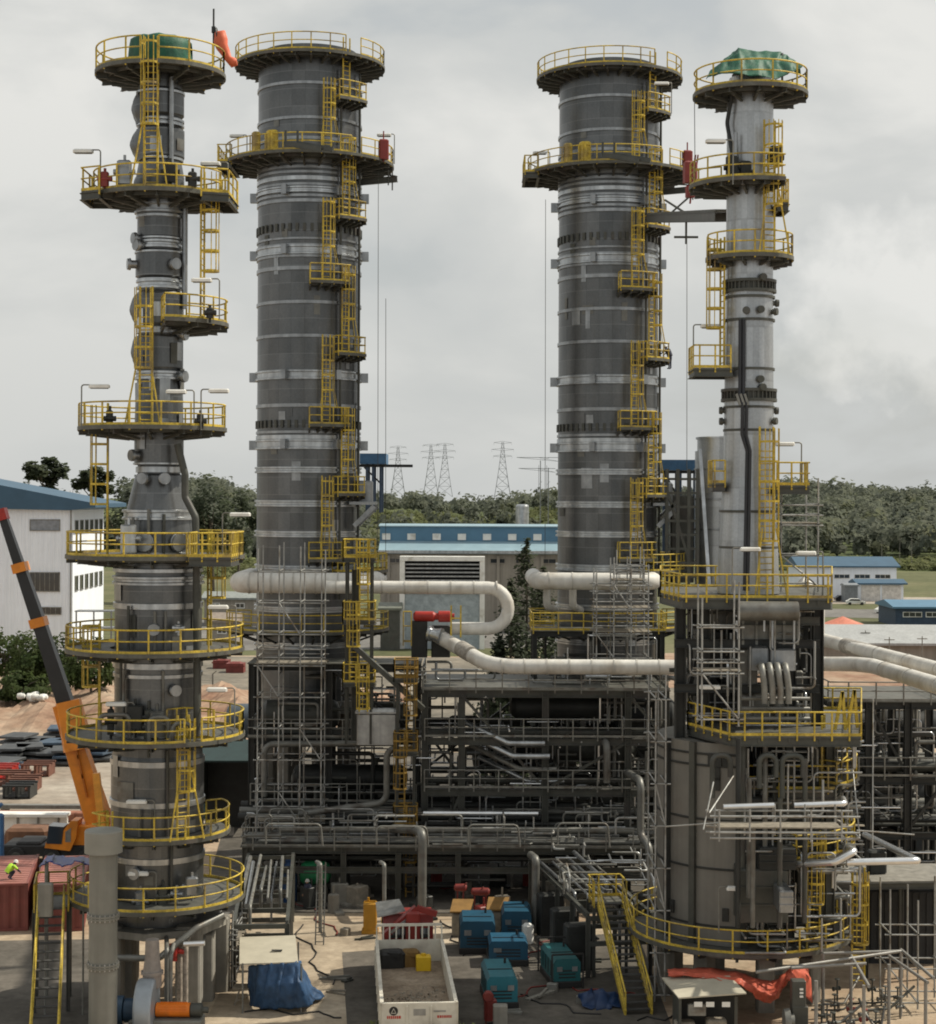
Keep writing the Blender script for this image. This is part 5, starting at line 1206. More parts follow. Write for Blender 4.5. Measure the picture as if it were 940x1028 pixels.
mb = MB(); mb.box((q.x, q.y+.2, zz(585)/2), (w-.85, 2.4, zz(585))); mb.build('lower_wall', mat('pale_blue_wall', (.33, .38, .41), .6), t)
mb = MB(); mb.box((q.x, q.y-.3, zz(593)), (w-.86, 2.6, .4)); mb.build('shelf_roof', SILVD, t)
q = GS(523, 4.9); mb = MB(); mb.lathe(q, [(1.35, 0), (1.35, HCAM-8/4.9), (1.2, HCAM-6.5/4.9), (.9, HCAM-6/4.9)], 20)
for z in (10, 14, 18, 21): mb.lathe(q, [(1.35, z), (1.45, z), (1.45, z+.2), (1.35, z+.2)], 20, caps=False)
loose(mb, 'vent_cylinder', [SILV], 'short pale round vent stack behind the blue building, left of the right wide tower', 'vent stack', q)
# right hand buildings
def simple_hall(label, px0, px1, ytop, yeave, s, dep, roofm, wallm, wins=(), over=.8, cat='building', name='site_building'):
    q0, q1 = GS(px0, s), GS(px1, s); zz = lambda py: HCAM-(py-YH)/s
    t = thing(name, label, cat, ((q0.x+q1.x)/2, q0.y+dep/2, 0)); mb = MB(); mb.box(((q0.x+q1.x)/2, q0.y+dep/2, zz(yeave)/2), (q1.x-q0.x, dep, zz(yeave))); mb.build('wall', wallm, t)
    mb = MB(); mb.extrude([(q0.x-over, q0.y-over, zz(yeave)), (q0.x-over, q0.y-over, zz(yeave)+.35), (q0.x-over, q0.y+dep/2, zz(ytop)), (q0.x-over, q0.y+dep+over, zz(yeave)+.35), (q0.x-over, q0.y+dep+over, zz(yeave))], (q1.x-q0.x+2*over, 0, 0)); mb.build('roof', roofm, t)
    for px, py, w, h, n in wins: win(t, ((px-470)/s, q0.y, zz(py)), w/s, h/s, 'x', GLASS, n, WHITE)
    return t
simple_hall('low white building with a blue hipped roof in the right background', 802, 899, 558, 568, 4.1, 16, BROOF, BWALL, [(844, 577, 15, 3.5, 3), (864.5, 577, 15, 3.5, 3), (885, 577, 15, 3.5, 3)])
t = simple_hall('white double garage with a small blue roof in the right background', 861, 906, 580, 585, 4.25, 7, BROOF, BWALL, [])
for px in (873, 894):
    mb = MB(); c = GS(px, 4.25); mb.box((c.x, c.y-.05, 1.9), (19/4.25, .12, 3.8)); mb.build('garage_door', mat('pale_door', (.62, .60, .57), .6), t)
simple_hall('grey parked container office left of the white garage', 847, 860, 584, 587, 4.3, 4, mat('grey_sheet', (.2, .22, .24), .5), mat('grey_sheet2', (.16, .18, .2), .5), [], .2)
simple_hall('long shed with a blue roof at the right edge', 898, 1010, 602, 609, 5.3, 14, BLUEB, mat('navy_wall', (.035, .06, .10), .6), [(915, 615, 18, 4, 3), (938, 615, 18, 4, 3)], .6)
simple_hall('long low shed with a pale grey roof behind the cream pipes at the right', 826, 1010, 629, 646, 7.0, 16, mat('pale_grey_roof', (.36, .37, .37), .5, .2, .12, .4, streak=.1), BEIGE, [], .8)
q = GS(845, 6.6); t = thing('round_tank', 'round white tank with a salmon red roof in the right background', 'tank', q)
mb = MB(); mb.lathe(q, [(3.1, 0), (3.1, zq(625, 6.6)-.3)], 28, caps=False); mb.build('shell', WHITE, t); mb = MB(); mb.lathe(q, [(3.25, zq(625, 6.6)-.3), (3.25, zq(625, 6.6)), (0, zq(617, 6.6))], 28, caps=False); mb.build('roof', mat('salmon_roof', (.50, .17, .11), .6), t)
simple_hall('low grey shed seen between the left tower and the left wide tower', 204, 262, 596, 603, 5.4, 9, mat('shed_grey_roof', (.22, .24, .23), .5), BEIGE, [(215, 609, 8, 4, 2), (240, 609, 8, 4, 2)], .6)
simple_hall('small brown roofed hut right of the left tower', 210, 236, 617, 626, 6.2, 6, mat('brown_hut_roof', (.24, .20, .165), .6), BEIGE, [(222, 634, 8, 5, 2)], .5)
simple_hall('low olive store shed behind the red valve and hairpin pipe', 381, 400, 606, 613, 6.4, 6, mat('olive_roof', (.13, .14, .115), .6), STEEL, [], .4)
# cars
def car(px, s, rz, m, label):
    q = GS(px, s); t = thing('parked_car', label, 'car', q); R = Matrix.Rotation(rz, 3, 'Z')
    def pts(l): return [q + R @ Vector(p) for p in l]
    side = [(-2.15, .35), (2.15, .35), (2.2, .75), (1.2, .95), (.65, 1.42), (-1.2, 1.45), (-1.85, 1.0), (-2.2, .9)]
    mb = MB(); mb.extrude(pts([(x, -.85, z) for x, z in side]), R @ Vector((0, 1.7, 0))); mb.build('body', m, t)
    mb = MB(); mb.extrude(pts([(x, -.87, z) for x, z in ((1.05, .97), (.6, 1.36), (-1.15, 1.38), (-1.6, 1.0))]), R @ Vector((0, 1.74, 0))); mb.build('window', GLASS, t)
    for x in (-1.35, 1.35):
        for y in (-.8, .8):
            mb = MB(); c = q + R @ Vector((x, y-.1, .33)); mb.lathe_axis(c, R @ Vector((0, 1, 0)), [(.33, 0), (.33, .2)], 14); mb.build('wheel', BLACK, t)
car(846, 4.25, .1, mat('black_car_paint', (.03, .03, .035), .25), 'black car parked at the right of the white garage'); car(858, 4.4, -.1, WHITE, 'white car parked right of the black car'); car(888, 4.75, .2, WHITE, 'white car parked left of the blue roofed shed')
# small roadside things at right
for px, s, h in ((902, 2.9, 11), (914, 2.9, 12), (884, 3.0, 10), (868, 6.9, 5.0), (892, 7.4, 5.4), (925, 7.2, 5)):
    q = GS(px, s); mb = MB(); mb.tube(q, q+Vector((0, 0, h)), .12, 6, .07); mb.bar(q+Vector((-.7, 0, h*.93)), q+Vector((.7, 0, h*.93)), .12); loose(mb, 'utility_pole', [CONC], 'thin grey utility pole in the right background', 'pole', q, 'utility poles in the right background')
# pylons
def pylon(px, ytop, s, h, label, w=.13):
    q = GS(px, s); zt = HCAM-(ytop-YH)/s; zb = zt-h; t = thing('electricity_pylon', label, 'pylon', (q.x, q.y, zb)); mb = MB()
    def cor(u): r = h*(w*(1-u)**1.3 + .018); return [Vector((q.x+sx*r, q.y+sy*r, zb+h*u)) for sx, sy in ((-1,-1),(1,-1),(1,1),(-1,1))]
    lv = [0, .2, .37, .52, .64, .74, .83, .91, 1]
    for a, b in zip(lv, lv[1:]):
        A, B = cor(a), cor(b)
        for i in range(4):
            j = (i+1) % 4; mb.bar(A[i], B[i], .30); mb.bar(A[i], B[j], .17); mb.bar(A[j], B[i], .17); mb.bar(B[i], B[j], .17)
    mb.build('lattice_mast', mat('pylon_steel', (.24, .25, .26), .5, .3), t)
    for u, L in ((.74, .17), (.86, .20), (.985, .16)):
        for sg in (-1, 1):
            mb = MB(); c = Vector((q.x, q.y, zb+h*u)); e = c+Vector((sg*h*L, 0, h*.012)); mb.bar(c+Vector((0,0,h*.035)), e, .22); mb.bar(c-Vector((0,0,h*.01)), e, .22); mb.bar(e, e-Vector((0,0,h*.045)), .12); mb.build('cross_arm', MATS['pylon_steel'], t)
pylon(398, 449, 1.05, 48, 'electricity pylon furthest left on the ridge, near the left wide tower'); pylon(431, 447, 1.1, 46, 'slender electricity pylon in the left half of a close pair on the ridge'); pylon(445, 446, 1.15, 46, 'electricity pylon in the right half of a close pair on the ridge'); pylon(503, 444, 1.2, 46, 'electricity pylon standing alone on the ridge midway between the wide towers')
q = GS(541, 2.4); t = thing('line_portal', 'lattice power line portal just left of the right wide tower', 'pylon', q); zt = HCAM-(462-YH)/2.4
for px in (541, 549):
    c = GS(px, 2.4); mb = MB(); mb.bar(c, (c.x, c.y, zt-(0 if px == 541 else 3)), .35)
    for k in range(9): mb.bar((c.x-.7, c.y, 4+k*3.2), (c.x+.7, c.y, 5.6+k*3.2), .12); mb.bar((c.x-.7, c.y, 0), (c.x-.7, c.y, zt-2), .14)
    mb.build('lattice_mast', MATS['pylon_steel'], t)
for py, xa, xb in ((459, 517, 560), (470, 519, 556)):
    mb = MB(); a, b = W(xa, py, 2.4), W(xb, py, 2.4); mb.bar(a, b, .22); mb.bar(a, b-Vector((0,0,1.6)), .14); mb.bar(a+(b-a)*.5, b-Vector((0,0,1.6)), .12); mb.bar(b-Vector((4,0,0)), a+(b-a)*.6-Vector((0,0,1.2)), .12); mb.build('cross_arm', MATS['pylon_steel'], t)
# structures behind the wide towers: blue canopy frame left, cylinder and frame right
def canopy_frame(label, px0, px1, ytop, s, zb):
    a, b = GS(px0, s), GS(px1, s); zt = HCAM-(ytop-YH)/s; t = thing('canopy_frame', label, 'canopy', ((a.x+b.x)/2, a.y, zb))
    mb = MB(); mb.box(((a.x+b.x)/2, a.y+1.5, zt), (b.x-a.x+.6, 3.6, .75)); mb.build('roof', mat('blue_canopy', (.06, .15, .28), .5), t)
    for px in (a.x+.2, (a.x+b.x)/2, b.x-.1):
        for yy in (0, 2.6):
            mb = MB(); mb.bar((px, a.y+yy, zb), (px, a.y+yy, zt-.35), .18); mb.build('post', mat('blue_steel', (.05, .08, .13), .5), t)
    mb = MB(); mb.bar((a.x-.8, a.y, zt-.5), (b.x+2.2, a.y, zt-.5), .2); mb.bar((a.x, a.y, zt-.6), (b.x, a.y, zb+2), .12); mb.build('beam', DARK, t)
    return t
canopy_frame('small blue canopy on posts behind the right side of the left wide tower', 364, 382, 461, 14.0, zq(515, 14)); canopy_frame('blue canopy on dark steel behind the right wide tower', 666, 697, 466, 14.0, zq(560, 14))
q = GS(724, 14.6); t = thing('filter_vessel', 'fat pale grey vessel standing behind the slim stack, left side', 'vessel', (q.x, q.y, 0)); zz = lambda py: zq(py, 14.6)
mb = MB(); mb.lathe(q, [(1.9, 8), (1.9, zz(452)), (1.75, zz(452)), (1.75, zz(440)), (1.85, zz(440)), (1.85, zz(438)), (1.4, zz(437))], 36); mb.build('shell', CLADG, t)
for py in (470, 500, 530): band(t, (q.x, q.y), 1.9, zz(py), .15, SILVD, False)
mb = MB(); mb.bar(W(701, 450, 15.5), W(711, 590, 15.8), .22); mb.build('support', SILV, t)
mb = MB()
for k in range(8): mb.bar(W(668, 480+14*k, 14.9), W(700, 480+14*k, 14.9), .16)
for px in (668, 679, 690, 699): mb.bar(W(px, 600, 14.9), W(px, 470, 14.9), .22)
mb.bar(W(668, 490, 14.9), W(690, 560, 14.9), .18); mb.bar(W(662, 520, 14.9), W(680, 500, 14.9), .18)
a = W(684, 540, 14.7); mb.cbox((a.x, a.y+.6, a.z), (1.6, 1, 6), 0, .1)
loose(mb, 'steel_lattice', [STEEL], 'grey steel lattice between the right wide tower and the fat vessel', 'steel frame', GS(684, 14.9)+Vector((0, 0, 17)))
# ================================================================== TOP OF THE TOWERS: tarpaulins, windsock
random.seed(31)
TARP_G = mat('green_tarpaulin', (.010, .085, .05), .62, 0, .35, 2.2, bump=.9)
TARP_B = mat('blue_tarpaulin', (.03, .075, .16), .55, 0, .35, 1.8, bump=.9)
TARP_R = mat('orange_red_tarpaulin', (.46, .095, .055), .6, 0, .35, 1.8, bump=.9)
def drape(rows, sub=4, wob=.06, seed=0):
    """bilinear-refined sheet through a control grid, with wrinkles"""
    r = random.Random(seed); H, Wd = len(rows), len(rows[0]); out = []
    for i in range((H-1)*sub+1):
        u = i/sub; a = min(int(u), H-2); fu = u-a; row = []
        for j in range((Wd-1)*sub+1):
            v = j/sub; b = min(int(v), Wd-2); fv = v-b
            p = (Vector(rows[a][b])*(1-fu)*(1-fv) + Vector(rows[a+1][b])*fu*(1-fv) + Vector(rows[a][b+1])*(1-fu)*fv + Vector(rows[a+1][b+1])*fu*fv)
            p += Vector((sin(v*8.3+u*2.1+seed), sin(v*11.7+u*3.3+1.3*seed), .6*sin(u*6.1+v*4.2)))*wob*.9 + Vector((sin(v*23+u*5), sin(v*19-u*7), sin(u*17+v*9)))*wob*.35 + Vector((r.uniform(-1,1), r.uniform(-1,1), r.uniform(-1,1)))*wob*.12 + Vector((0, 0, -.12*sin(pi*fu)*sin(pi*fv)))
            row.append(p)
        out.append(row)
    return out
def sheet_thing(rows, name, m, label, cat, sub=4, wob=.05, seed=0, smooth=True):
    g = drape(rows, sub, wob, seed); mb = MB(); mb.sheet(g, smooth)
    b = min((p for r in g for p in r), key=lambda p: p.z)
    o = loose(mb, name, [m], label, cat, b); md = o.modifiers.new('thick', 'SOLIDIFY'); md.thickness = .02; return o
yD = cD[1]; T = lambda px, py, dy=0: W(px, py, FPX/(yD+dy))
for px in (738, 782):
    mb = MB(); mb.tube(T(px, 98, 0), T(px, 49 if px == 738 else 52, 0), .06, 6); loose(mb, 'tent_pole', [GALV], 'pole holding up the %s end of the green tarpaulin' % ('left' if px == 738 else 'right'), 'pole', T(px, 96, 0))
sheet_thing([[T(705, 78, -1.9), T(718, 72, -2.2), T(736, 73, -2.4), T(760, 75, -2.4), T(776, 78, -2.3), T(792, 71, -2.0), T(801, 66, -1.6)],
             [T(710, 70, -1.0), T(724, 59, -1.1), T(738, 52, -1.2), T(756, 58, -1.2), T(772, 62, -1.1), T(788, 60, -1.0), T(802, 64, -.9)],
             [T(716, 66, .1), T(730, 53, .1), T(738, 47, .1), T(757, 50, .1), T(780, 50.5, .1), T(788, 55, .1), T(800, 63, .1)],
             [T(712, 76, 1.8), T(728, 70, 1.9), T(740, 66, 2.0), T(758, 66, 2.1), T(780, 66, 2.0), T(790, 68, 1.9), T(800, 73, 1.6)]],
            'green_tarpaulin', TARP_G, 'green tarpaulin stretched as a tent on top of the slim grey stack', 'tarpaulin', 10, .03, 2)
mb = MB(); mb.lathe(cD, [(.9, zD(95)), (.9, zD(74)), (.75, zD(72)), (0, zD(71))], 24); loose(mb, 'stack_cap', [DARK], 'dark round cap under the green tarpaulin on the slim stack', 'cap', (cD[0], cD[1], zD(95)))
mb = MB(); n = 30; rows = []
for i, (r, py) in enumerate(((1.45, 68), (1.48, 60), (1.44, 50), (1.40, 44), (1.25, 41.5), (.7, 40.5), (.02, 40.5))):
    rows.append([(cA[0]+(r+.05*sin(k*5.1+i)+.04*random.random())*cos(2*pi*k/n), cA[1]+(r+.05*sin(k*5.1+i))*sin(2*pi*k/n), zA(py)+.03*sin(k*2.0)) for k in range(n+1)])
mb.sheet(rows); loose(mb, 'green_tarpaulin', [TARP_G], 'green tarpaulin wrapped round the capped top of the left tower', 'tarpaulin', (cA[0], cA[1], zA(68)))
b = W(211, 80, 20.5); t = thing('windsock', 'orange windsock hanging limp from a mast on top of the left tower', 'windsock', b)
mb = MB(); mb.tube(b, W(211, 10, 20.5), .05, 6); mb.box(W(211, 31, 20.5), (.18, .18, .3)); mb.build('mast', DARK, t)
mb = MB(); path = [W(*p, 20.5) for p in ((212.5, 35), (217, 36), (218, 42), (219.5, 48), (223, 54), (226, 60), (231, 64), (234.5, 63.5))]; mb.sweep(path, [.12, .34, .36, .30, .24, .18, .26, .16], 12); mb.build('sock', mat('windsock_fabric', (.62, .13, .06), .6, 0, .15, 2), t)
mb = MB(); mb.lathe_axis(W(214, 36, 20.5), (1, 0, 0.1), [(.33, 0), (.36, .03), (.33, .06)], 14); mb.build('hoop', DARK, t)
for px, py0, py1, s, lab in ((378, 172, 560, 15.2, 'thin hoist rope hanging straight right of the left wide tower'), (386, 300, 560, 14.8, 'second thin hoist rope right of the left wide tower'), (546, 200, 560, 14.9, 'thin rope hanging along the left side of the right wide tower'), (688, 222, 470, 17.0, 'thin rope hanging below the hoist box beside the slim stack'), (695, 96, 180, 20.5, 'thin rope hanging from the top platform of the slim stack')):
    mb = MB(); mb.tube(W(px, py1, s), W(px-1, py0, s), .018, 4); loose(mb, 'hoist_rope', [STEEL], lab, 'rope', W(px, py1, s))

# ================================================================== PEOPLE
def person(loc, rz, pose, top, legs, helmet, label, ph=1.72):
    loc = Vector(loc); t = thing('person', label, 'person', loc); k = ph/1.72
    J = {'pel': (0,0,.92), 'chest': (0,0,1.28), 'neck': (0,0,1.47), 'head': (0,.02,1.56), 'htop': (0,.02,1.70),
         'hl': (-.10,0,.88), 'kl': (-.11,.02,.49), 'al': (-.11,0,.08), 'tl': (-.11,.17,.04), 'hr': (.10,0,.88), 'kr': (.11,.02,.49), 'ar': (.11,0,.08), 'tr': (.11,.17,.04),
         'sl': (-.18,0,1.40), 'el': (-.25,.0,1.13), 'wl': (-.25,.10,.88), 'fl': (-.25,.13,.80), 'sr': (.18,0,1.40), 'er': (.25,.0,1.13), 'wr': (.25,.10,.88), 'fr': (.25,.13,.80)}
    J.update(pose)
    E = [('pel','chest'),('chest','neck'),('neck','head'),('head','htop'),('pel','hl'),('hl','kl'),('kl','al'),('al','tl'),('pel','hr'),('hr','kr'),('kr','ar'),('ar','tr'),('chest','sl'),('sl','el'),('el','wl'),('wl','fl'),('chest','sr'),('sr','er'),('er','wr'),('wr','fr')]
    Rd = {'pel': .15, 'chest': .17, 'neck': .06, 'head': .095, 'htop': .08, 'hl': .10, 'hr': .10, 'kl': .065, 'kr': .065, 'al': .05, 'ar': .05, 'tl': .045, 'tr': .045, 'sl': .07, 'sr': .07, 'el': .05, 'er': .05, 'wl': .035, 'wr': .035, 'fl': .04, 'fr': .04}
    names = list(J); R = Matrix.Rotation(rz, 3, 'Z'); me = bpy.data.meshes.new('body')
    me.from_pydata([R @ Vector(J[n])*k for n in names], [(names.index(a), names.index(b)) for a, b in E], [])
    ob = bpy.data.objects.new('body', me); COL.objects.link(ob); ob.parent = t
    me.skin_vertices.new() if hasattr(me.skin_vertices, 'new') and not me.skin_vertices else None
    md = ob.modifiers.new('skin', 'SKIN'); 
    sv = me.skin_vertices[0].data
    for i, n in enumerate(names): sv[i].radius = (Rd[n]*k, Rd[n]*k*(.75 if n in ('pel', 'chest') else 1)); sv[i].use_root = (n == 'pel')
    md.use_smooth_shade = True; md.use_x_symmetry = False; sb = ob.modifiers.new('sub', 'SUBSURF'); sb.levels = 1; sb.render_levels = 2
    me.materials.append(legs)
    # clothing shells
    P = lambda n: loc + R @ Vector(J[n])*k
    mb = MB(); mb.sweep([P('pel')-Vector((0,0,.03)), P('pel')+(P('chest')-P('pel'))*.5, P('chest')+(P('neck')-P('chest'))*.3, P('neck')-(P('neck')-P('chest'))*.25], [.19, .195, .205, .12], 12)
    for a, b in (('sl', 'el'), ('sr', 'er')): mb.sweep([P('chest')+(P(a)-P('chest'))*.6, P(a), P(b)], [.08, .085, .06], 8)
    mb.build('jacket', top, t)
    mb = MB(); c = P('head')+(P('htop')-P('head'))*.35; ax = (P('htop')-P('head')).normalized(); mb.lathe_axis(c-ax*.02, ax, [(.16, 0), (.13, .02), (.125, .07), (.09, .13), (.01, .155)], 14); mb.build('helmet', helmet, t)
    mb = MB(); c = P('head'); fdir = R @ Vector((0, 1, 0)); mb.lathe_axis(c+fdir*.02-ax*.08, ax, [(.03, 0), (.075, .03), (.095, .09), (.09, .14), (.05, .18)], 12); mb.lathe_axis(c+fdir*.10, fdir, [(.02, 0), (.012, .035)], 6); mb.build('face', SKIN, t)
    for n in ('fl', 'fr'):
        mb = MB(); c = P(n); mb.cbox(c, (.08, .05, .09), rz, .015)
        for q in range(4): mb.tube(c+R @ Vector((-.03+.02*q, 0, -.03)), c+R @ Vector((-.03+.02*q, .025, -.09-.01*(q in (1, 2)))), .011, 5)
        mb.tube(c+R @ Vector((.04, .01, .01)), c+R @ Vector((.055, .04, -.04)), .012, 5); mb.build('hand', SKIN, t)
    return t
crouch = {'pel': (0,-.15,.42), 'chest': (0,.10,.70), 'neck': (0,.25,.84), 'head': (0,.33,.90), 'htop': (0,.38,1.02), 'hl': (-.11,-.12,.40), 'kl': (-.15,.25,.46), 'al': (-.13,-.05,.08), 'tl': (-.13,.12,.04), 'hr': (.11,-.12,.40), 'kr': (.15,.25,.46), 'ar': (.13,-.05,.08), 'tr': (.13,.12,.04), 'sl': (-.18,.17,.78), 'el': (-.24,.36,.58), 'wl': (-.16,.52,.42), 'fl': (-.14,.57,.36), 'sr': (.18,.17,.78), 'er': (.24,.36,.58), 'wr': (.16,.52,.42), 'fr': (.14,.57,.36)}
lean = {'chest': (0,.16,1.24), 'neck': (0,.28,1.40), 'head': (0,.34,1.48), 'htop': (0,.40,1.61), 'sl': (-.18,.22,1.34), 'el': (-.24,.42,1.14), 'wl': (-.22,.60,1.05), 'fl': (-.22,.68,1.04), 'sr': (.18,.22,1.34), 'er': (.24,.42,1.14), 'wr': (.22,.60,1.05), 'fr': (.22,.68,1.04)}
person((*GS(10, 18.0)[:2], 2.62), -1.0, crouch, VEST, CLOTHD, WHITE, 'person in a yellow vest and white helmet crouching on the red container roof')
person((cC[0]+ (668-608.5)/14.6, cC[1]-1.6, zC(359*1+12.5)), .9, lean, CLOTHD, CLOTHD, WHITE, 'person in dark workwear leaning on a ladder landing of the right wide tower')
person(GS(309, 17.2), 2.4, {}, CLOTHD, CLOTHD, mat('grey_helmet', (.4, .4, .38), .4), 'person in dark clothes standing under the low pipe rack')

# ================================================================== FOREGROUND LEFT
c = GS(104, 23.5); t = thing('vent_pipe', 'thick grey upright vent pipe with a wider cap in the left foreground', 'vent pipe', c); zv = lambda py: zq(py, 23.5)
VP = mat('vent_pipe_paint', (.185, .185, .165), .55, .05, .12, .8, streak=.08)
mb = MB(); mb.lathe(c, [(.60, 0), (.60, zv(857))], 40, caps=False); mb.build('pipe', VP, t)
mb = MB(); mb.lathe(c, [(.60, zv(857)), (.80, zv(857)), (.80, zv(836)), (.77, zv(834.5)), (0, zv(833))], 40, caps=False); mb.build('cap', mat('vent_cap_paint', (.24, .24, .215), .55, .05, .1, .8), t)
for py in (921, 970):
    mb = MB(); mb.lathe(c, [(.60, zv(py)-.09), (.69, zv(py)-.09), (.69, zv(py)-.01), (.60, zv(py)-.01)], 40, caps=False); mb.lathe(c, [(.60, zv(py)+.01), (.69, zv(py)+.01), (.69, zv(py)+.09), (.60, zv(py)+.09)], 40, caps=False); fl_ = mb.build('flange', VP, t)
    bb = MB()
    for k in range(20): a = 2*pi*k/20; bb.tube((c.x+.655*cos(a), c.y+.655*sin(a), zv(py)-.15), (c.x+.655*cos(a), c.y+.655*sin(a), zv(py)+.15), .028, 6)
    bb.build('bolt_ring', SILV, fl_)
q = GS(148, 22.7); t = thing('blower', 'fan blower with a blue grey volute casing and orange motor by the vent pipe', 'blower', q); ax = Vector((q.x, q.y, 1.35))
mb = MB(); mb.lathe_axis(ax+Vector((-.42, 0, 0)), (1, 0, 0), [(.5, 0), (1.25, .02), (1.32, .1), (1.32, .72), (1.25, .8), (.4, .82)], 36); mb.build('volute', mat('pale_blue_grey_casing', (.34, .38, .42), .4, .3, .12, 1), t)
mb = MB(); mb.lathe_axis(ax+Vector((-1.0, 0, -.05)), (1, 0, 0), [(.45, 0), (.52, .05), (.5, .55), (.7, .58)], 20); mb.tube(ax+Vector((-1.5, 0, -.05)), ax+Vector((-1.0, 0, -.05)), .62, 20); mb.build('inlet', mat('dark_blue_casing', (.03, .06, .10), .4), t)
mb = MB(); mb.lathe_axis(ax+Vector((.42, -.05, -.02)), (1, 0, 0), [(.27, 0), (.31, .03), (.31, 1.5), (.24, 1.52)], 20)
for k in range(10): a = pi*k/9; mb.bar(ax+Vector((.6, -.05+.32*cos(a), -.02+.32*sin(a))), ax+Vector((1.8, -.05+.32*cos(a), -.02+.32*sin(a))), .03)
mb.build('motor', ORNG, t)
mb = MB(); mb.lathe_axis(ax+Vector((1.94, -.05, -.02)), (1, 0, 0), [(.26, 0), (.30, .05), (.30, .5), (.2, .56), (.14, .56), (.14, .8)], 16); mb.build('coupling', STEEL, t)
mb = MB(); mb.cbox((q.x+.9, q.y, .5), (3.2, 1.3, 1.0), 0, .06); mb.build('skid', VP, t)
mb = MB(); mb.lathe((q.x+.15, q.y+.5), [(.42, 2.2), (.42, 2.8), (.34, 3.4), (.30, 4.3)], 20); mb.lathe((q.x+.15, q.y+.5), [(.5, 2.78), (.5, 2.9)], 20); mb.build('outlet_duct', mat('pinkish_duct', (.30, .27, .25), .5, .2, .2, 2), t)
for k, (px, py0, py1, s, r, m) in enumerate(((168, 955, 1010, 22.2, .11, PIPEG), (172, 962, 1015, 22.4, .09, GALV), (181, 950, 1012, 21.8, .13, mat('wrapped_pipe', (.28, .24, .20), .8, 0, .5, 6)), (187, 950, 1012, 21.9, .12, MATS['wrapped_pipe']), (200, 955, 1000, 21.5, .1, GALV))):
    a = W(px, py0, s); pipe_thing([(a.x, a.y, .05), (a.x, a.y, a.z), (a.x+random.uniform(-.3, .3), a.y+1.5, a.z+.2)], r, m, ('thin upright pipe behind the orange motor' if k in (0, 1, 4) else 'wrapped lumpy upright pipe under the left tower'), ('upright pipes behind the blower' if k in (0, 1, 4) else 'wrapped upright pipes under the left tower'), bend=.3, n=8)
mb = MB(); a = W(176, 955, 21.9); mb.lathe_axis(a+Vector((-.35, 0, 0)), (1, 0, -.1), [(.12, 0), (.3, .05), (.34, .25), (.3, .45), (.12, .5), (.12, .8)], 14); mb.tube(a-Vector((0,0,.5)), a, .12, 8); loose(mb, 'control_valve', [RED], 'round red control valve under the lowest ring of the left tower', 'valve', (a.x, a.y, a.z-.5))
pipe_thing([W(185, 949, 22), W(206, 948, 22)], .12, ALU, 'short bright pipe stub right of the red valve under the left tower', n=10)
for px, s, w, h in ((203, 21.0, 1.2, 3.2), (220, 20.6, 1.0, 3.6), (125, 21, 1.0, 3.4)):
    a = GS(px, s); mb = MB(); mb.cbox((a.x, a.y, h/2), (w, 1.0, h), 0, .06); loose(mb, 'concrete_pier', [CONC], {203: 'stained concrete pier right of the wrapped pipes', 220: 'concrete pier nearest the low scaffold', 125: 'concrete pier just right of the vent pipe'}[px], 'pier', a)

# ---- staircases
def staircase(label, bot, top, zt, wd, n, stm, railm, landing=None, legs=True):
    bot = Vector((bot[0], bot[1], 0)); top = Vector((top[0], top[1], zt)); d = top-bot; hd = Vector((d.x, d.y, 0)).normalized(); nn = Vector((-hd.y, hd.x, 0)); up = Vector((0,0,1))
    t = thing('staircase', label, 'staircase', bot)
    for sg in (-1, 1):
        o = nn*(sg*wd/2); mb = MB(); mb.bar(bot+o+up*.1, top+o, .09, .3); st = mb.build('stringer', railm, t)
        rb = MB(); rb.tube(bot+o+up*1.05, top+o+up*1.05, .045, 6); rb.tube(bot+o+up*.58, top+o+up*.58, .035, 6)
        for k in range(7): c = bot+o+d*(k/6); rb.bar(c, c+up*1.05, .07, .07)
        rb.build('handrail', railm, t)
    for k in range(n):
        c = bot+d*((k+.5)/n)+up*.1; mb = MB(); mb.extrude([c-nn*(wd/2-.06)-hd*.14, c+nn*(wd/2-.06)-hd*.14, c+nn*(wd/2-.06)+hd*.14, c-nn*(wd/2-.06)+hd*.14], (0, 0, .05)); mb.build('tread', stm, t)
    if landing:
        a, b = top-nn*(wd/2+.2), top+nn*(wd/2+.2); e = hd*landing
        mb = MB(); mb.extrude([a, b, b+e, a+e], (0, 0, -.1)); mb.build('landing', GRAT, t)
        rb = MB(); rail_run(rb, [a, a+e, b+e, b], step=.9); rb.build('railing', railm, t)
        for q in (a, b, a+e, b+e):
            mb = MB(); mb.ibeam((q.x, q.y, 0), (q.x, q.y, zt-.1), .16, .16); mb.build('post', STEEL, t)
    return t
staircase('steep staircase with yellow stringers and rails at the left edge of the yard', GS(44, 24.2), GS(52, 21.6), 4.9, 1.15, 18, mat('dark_tread', (.06, .06, .058), .7, .2, .3, 3), YEL, 2.6)
staircase('staircase with yellow handrails climbing to the rack left of the furnace', GS(642, 21.6), GS(613, 20.0), 3.7, 1.25, 17, MATS['dark_tread'], YEL, 1.6)
a = GS(42, 21.3); 
sheet_thing([[W(40, 872, 21.8), W(50, 866, 21.8), W(62, 872, 21.8), W(76, 866, 21.8), W(92, 870, 21.8)], [W(44, 864, 21.0), W(54, 859, 21.0), W(66, 862, 21.0), W(80, 861, 21.0), W(92, 864, 21)]], 'blue_tarpaulin', mat('navy_tarpaulin', (.03, .05, .19), .4, 0, .2, 1), 'navy blue tarpaulin awning over the landing of the left staircase', 'tarpaulin', 5, .06, 5)
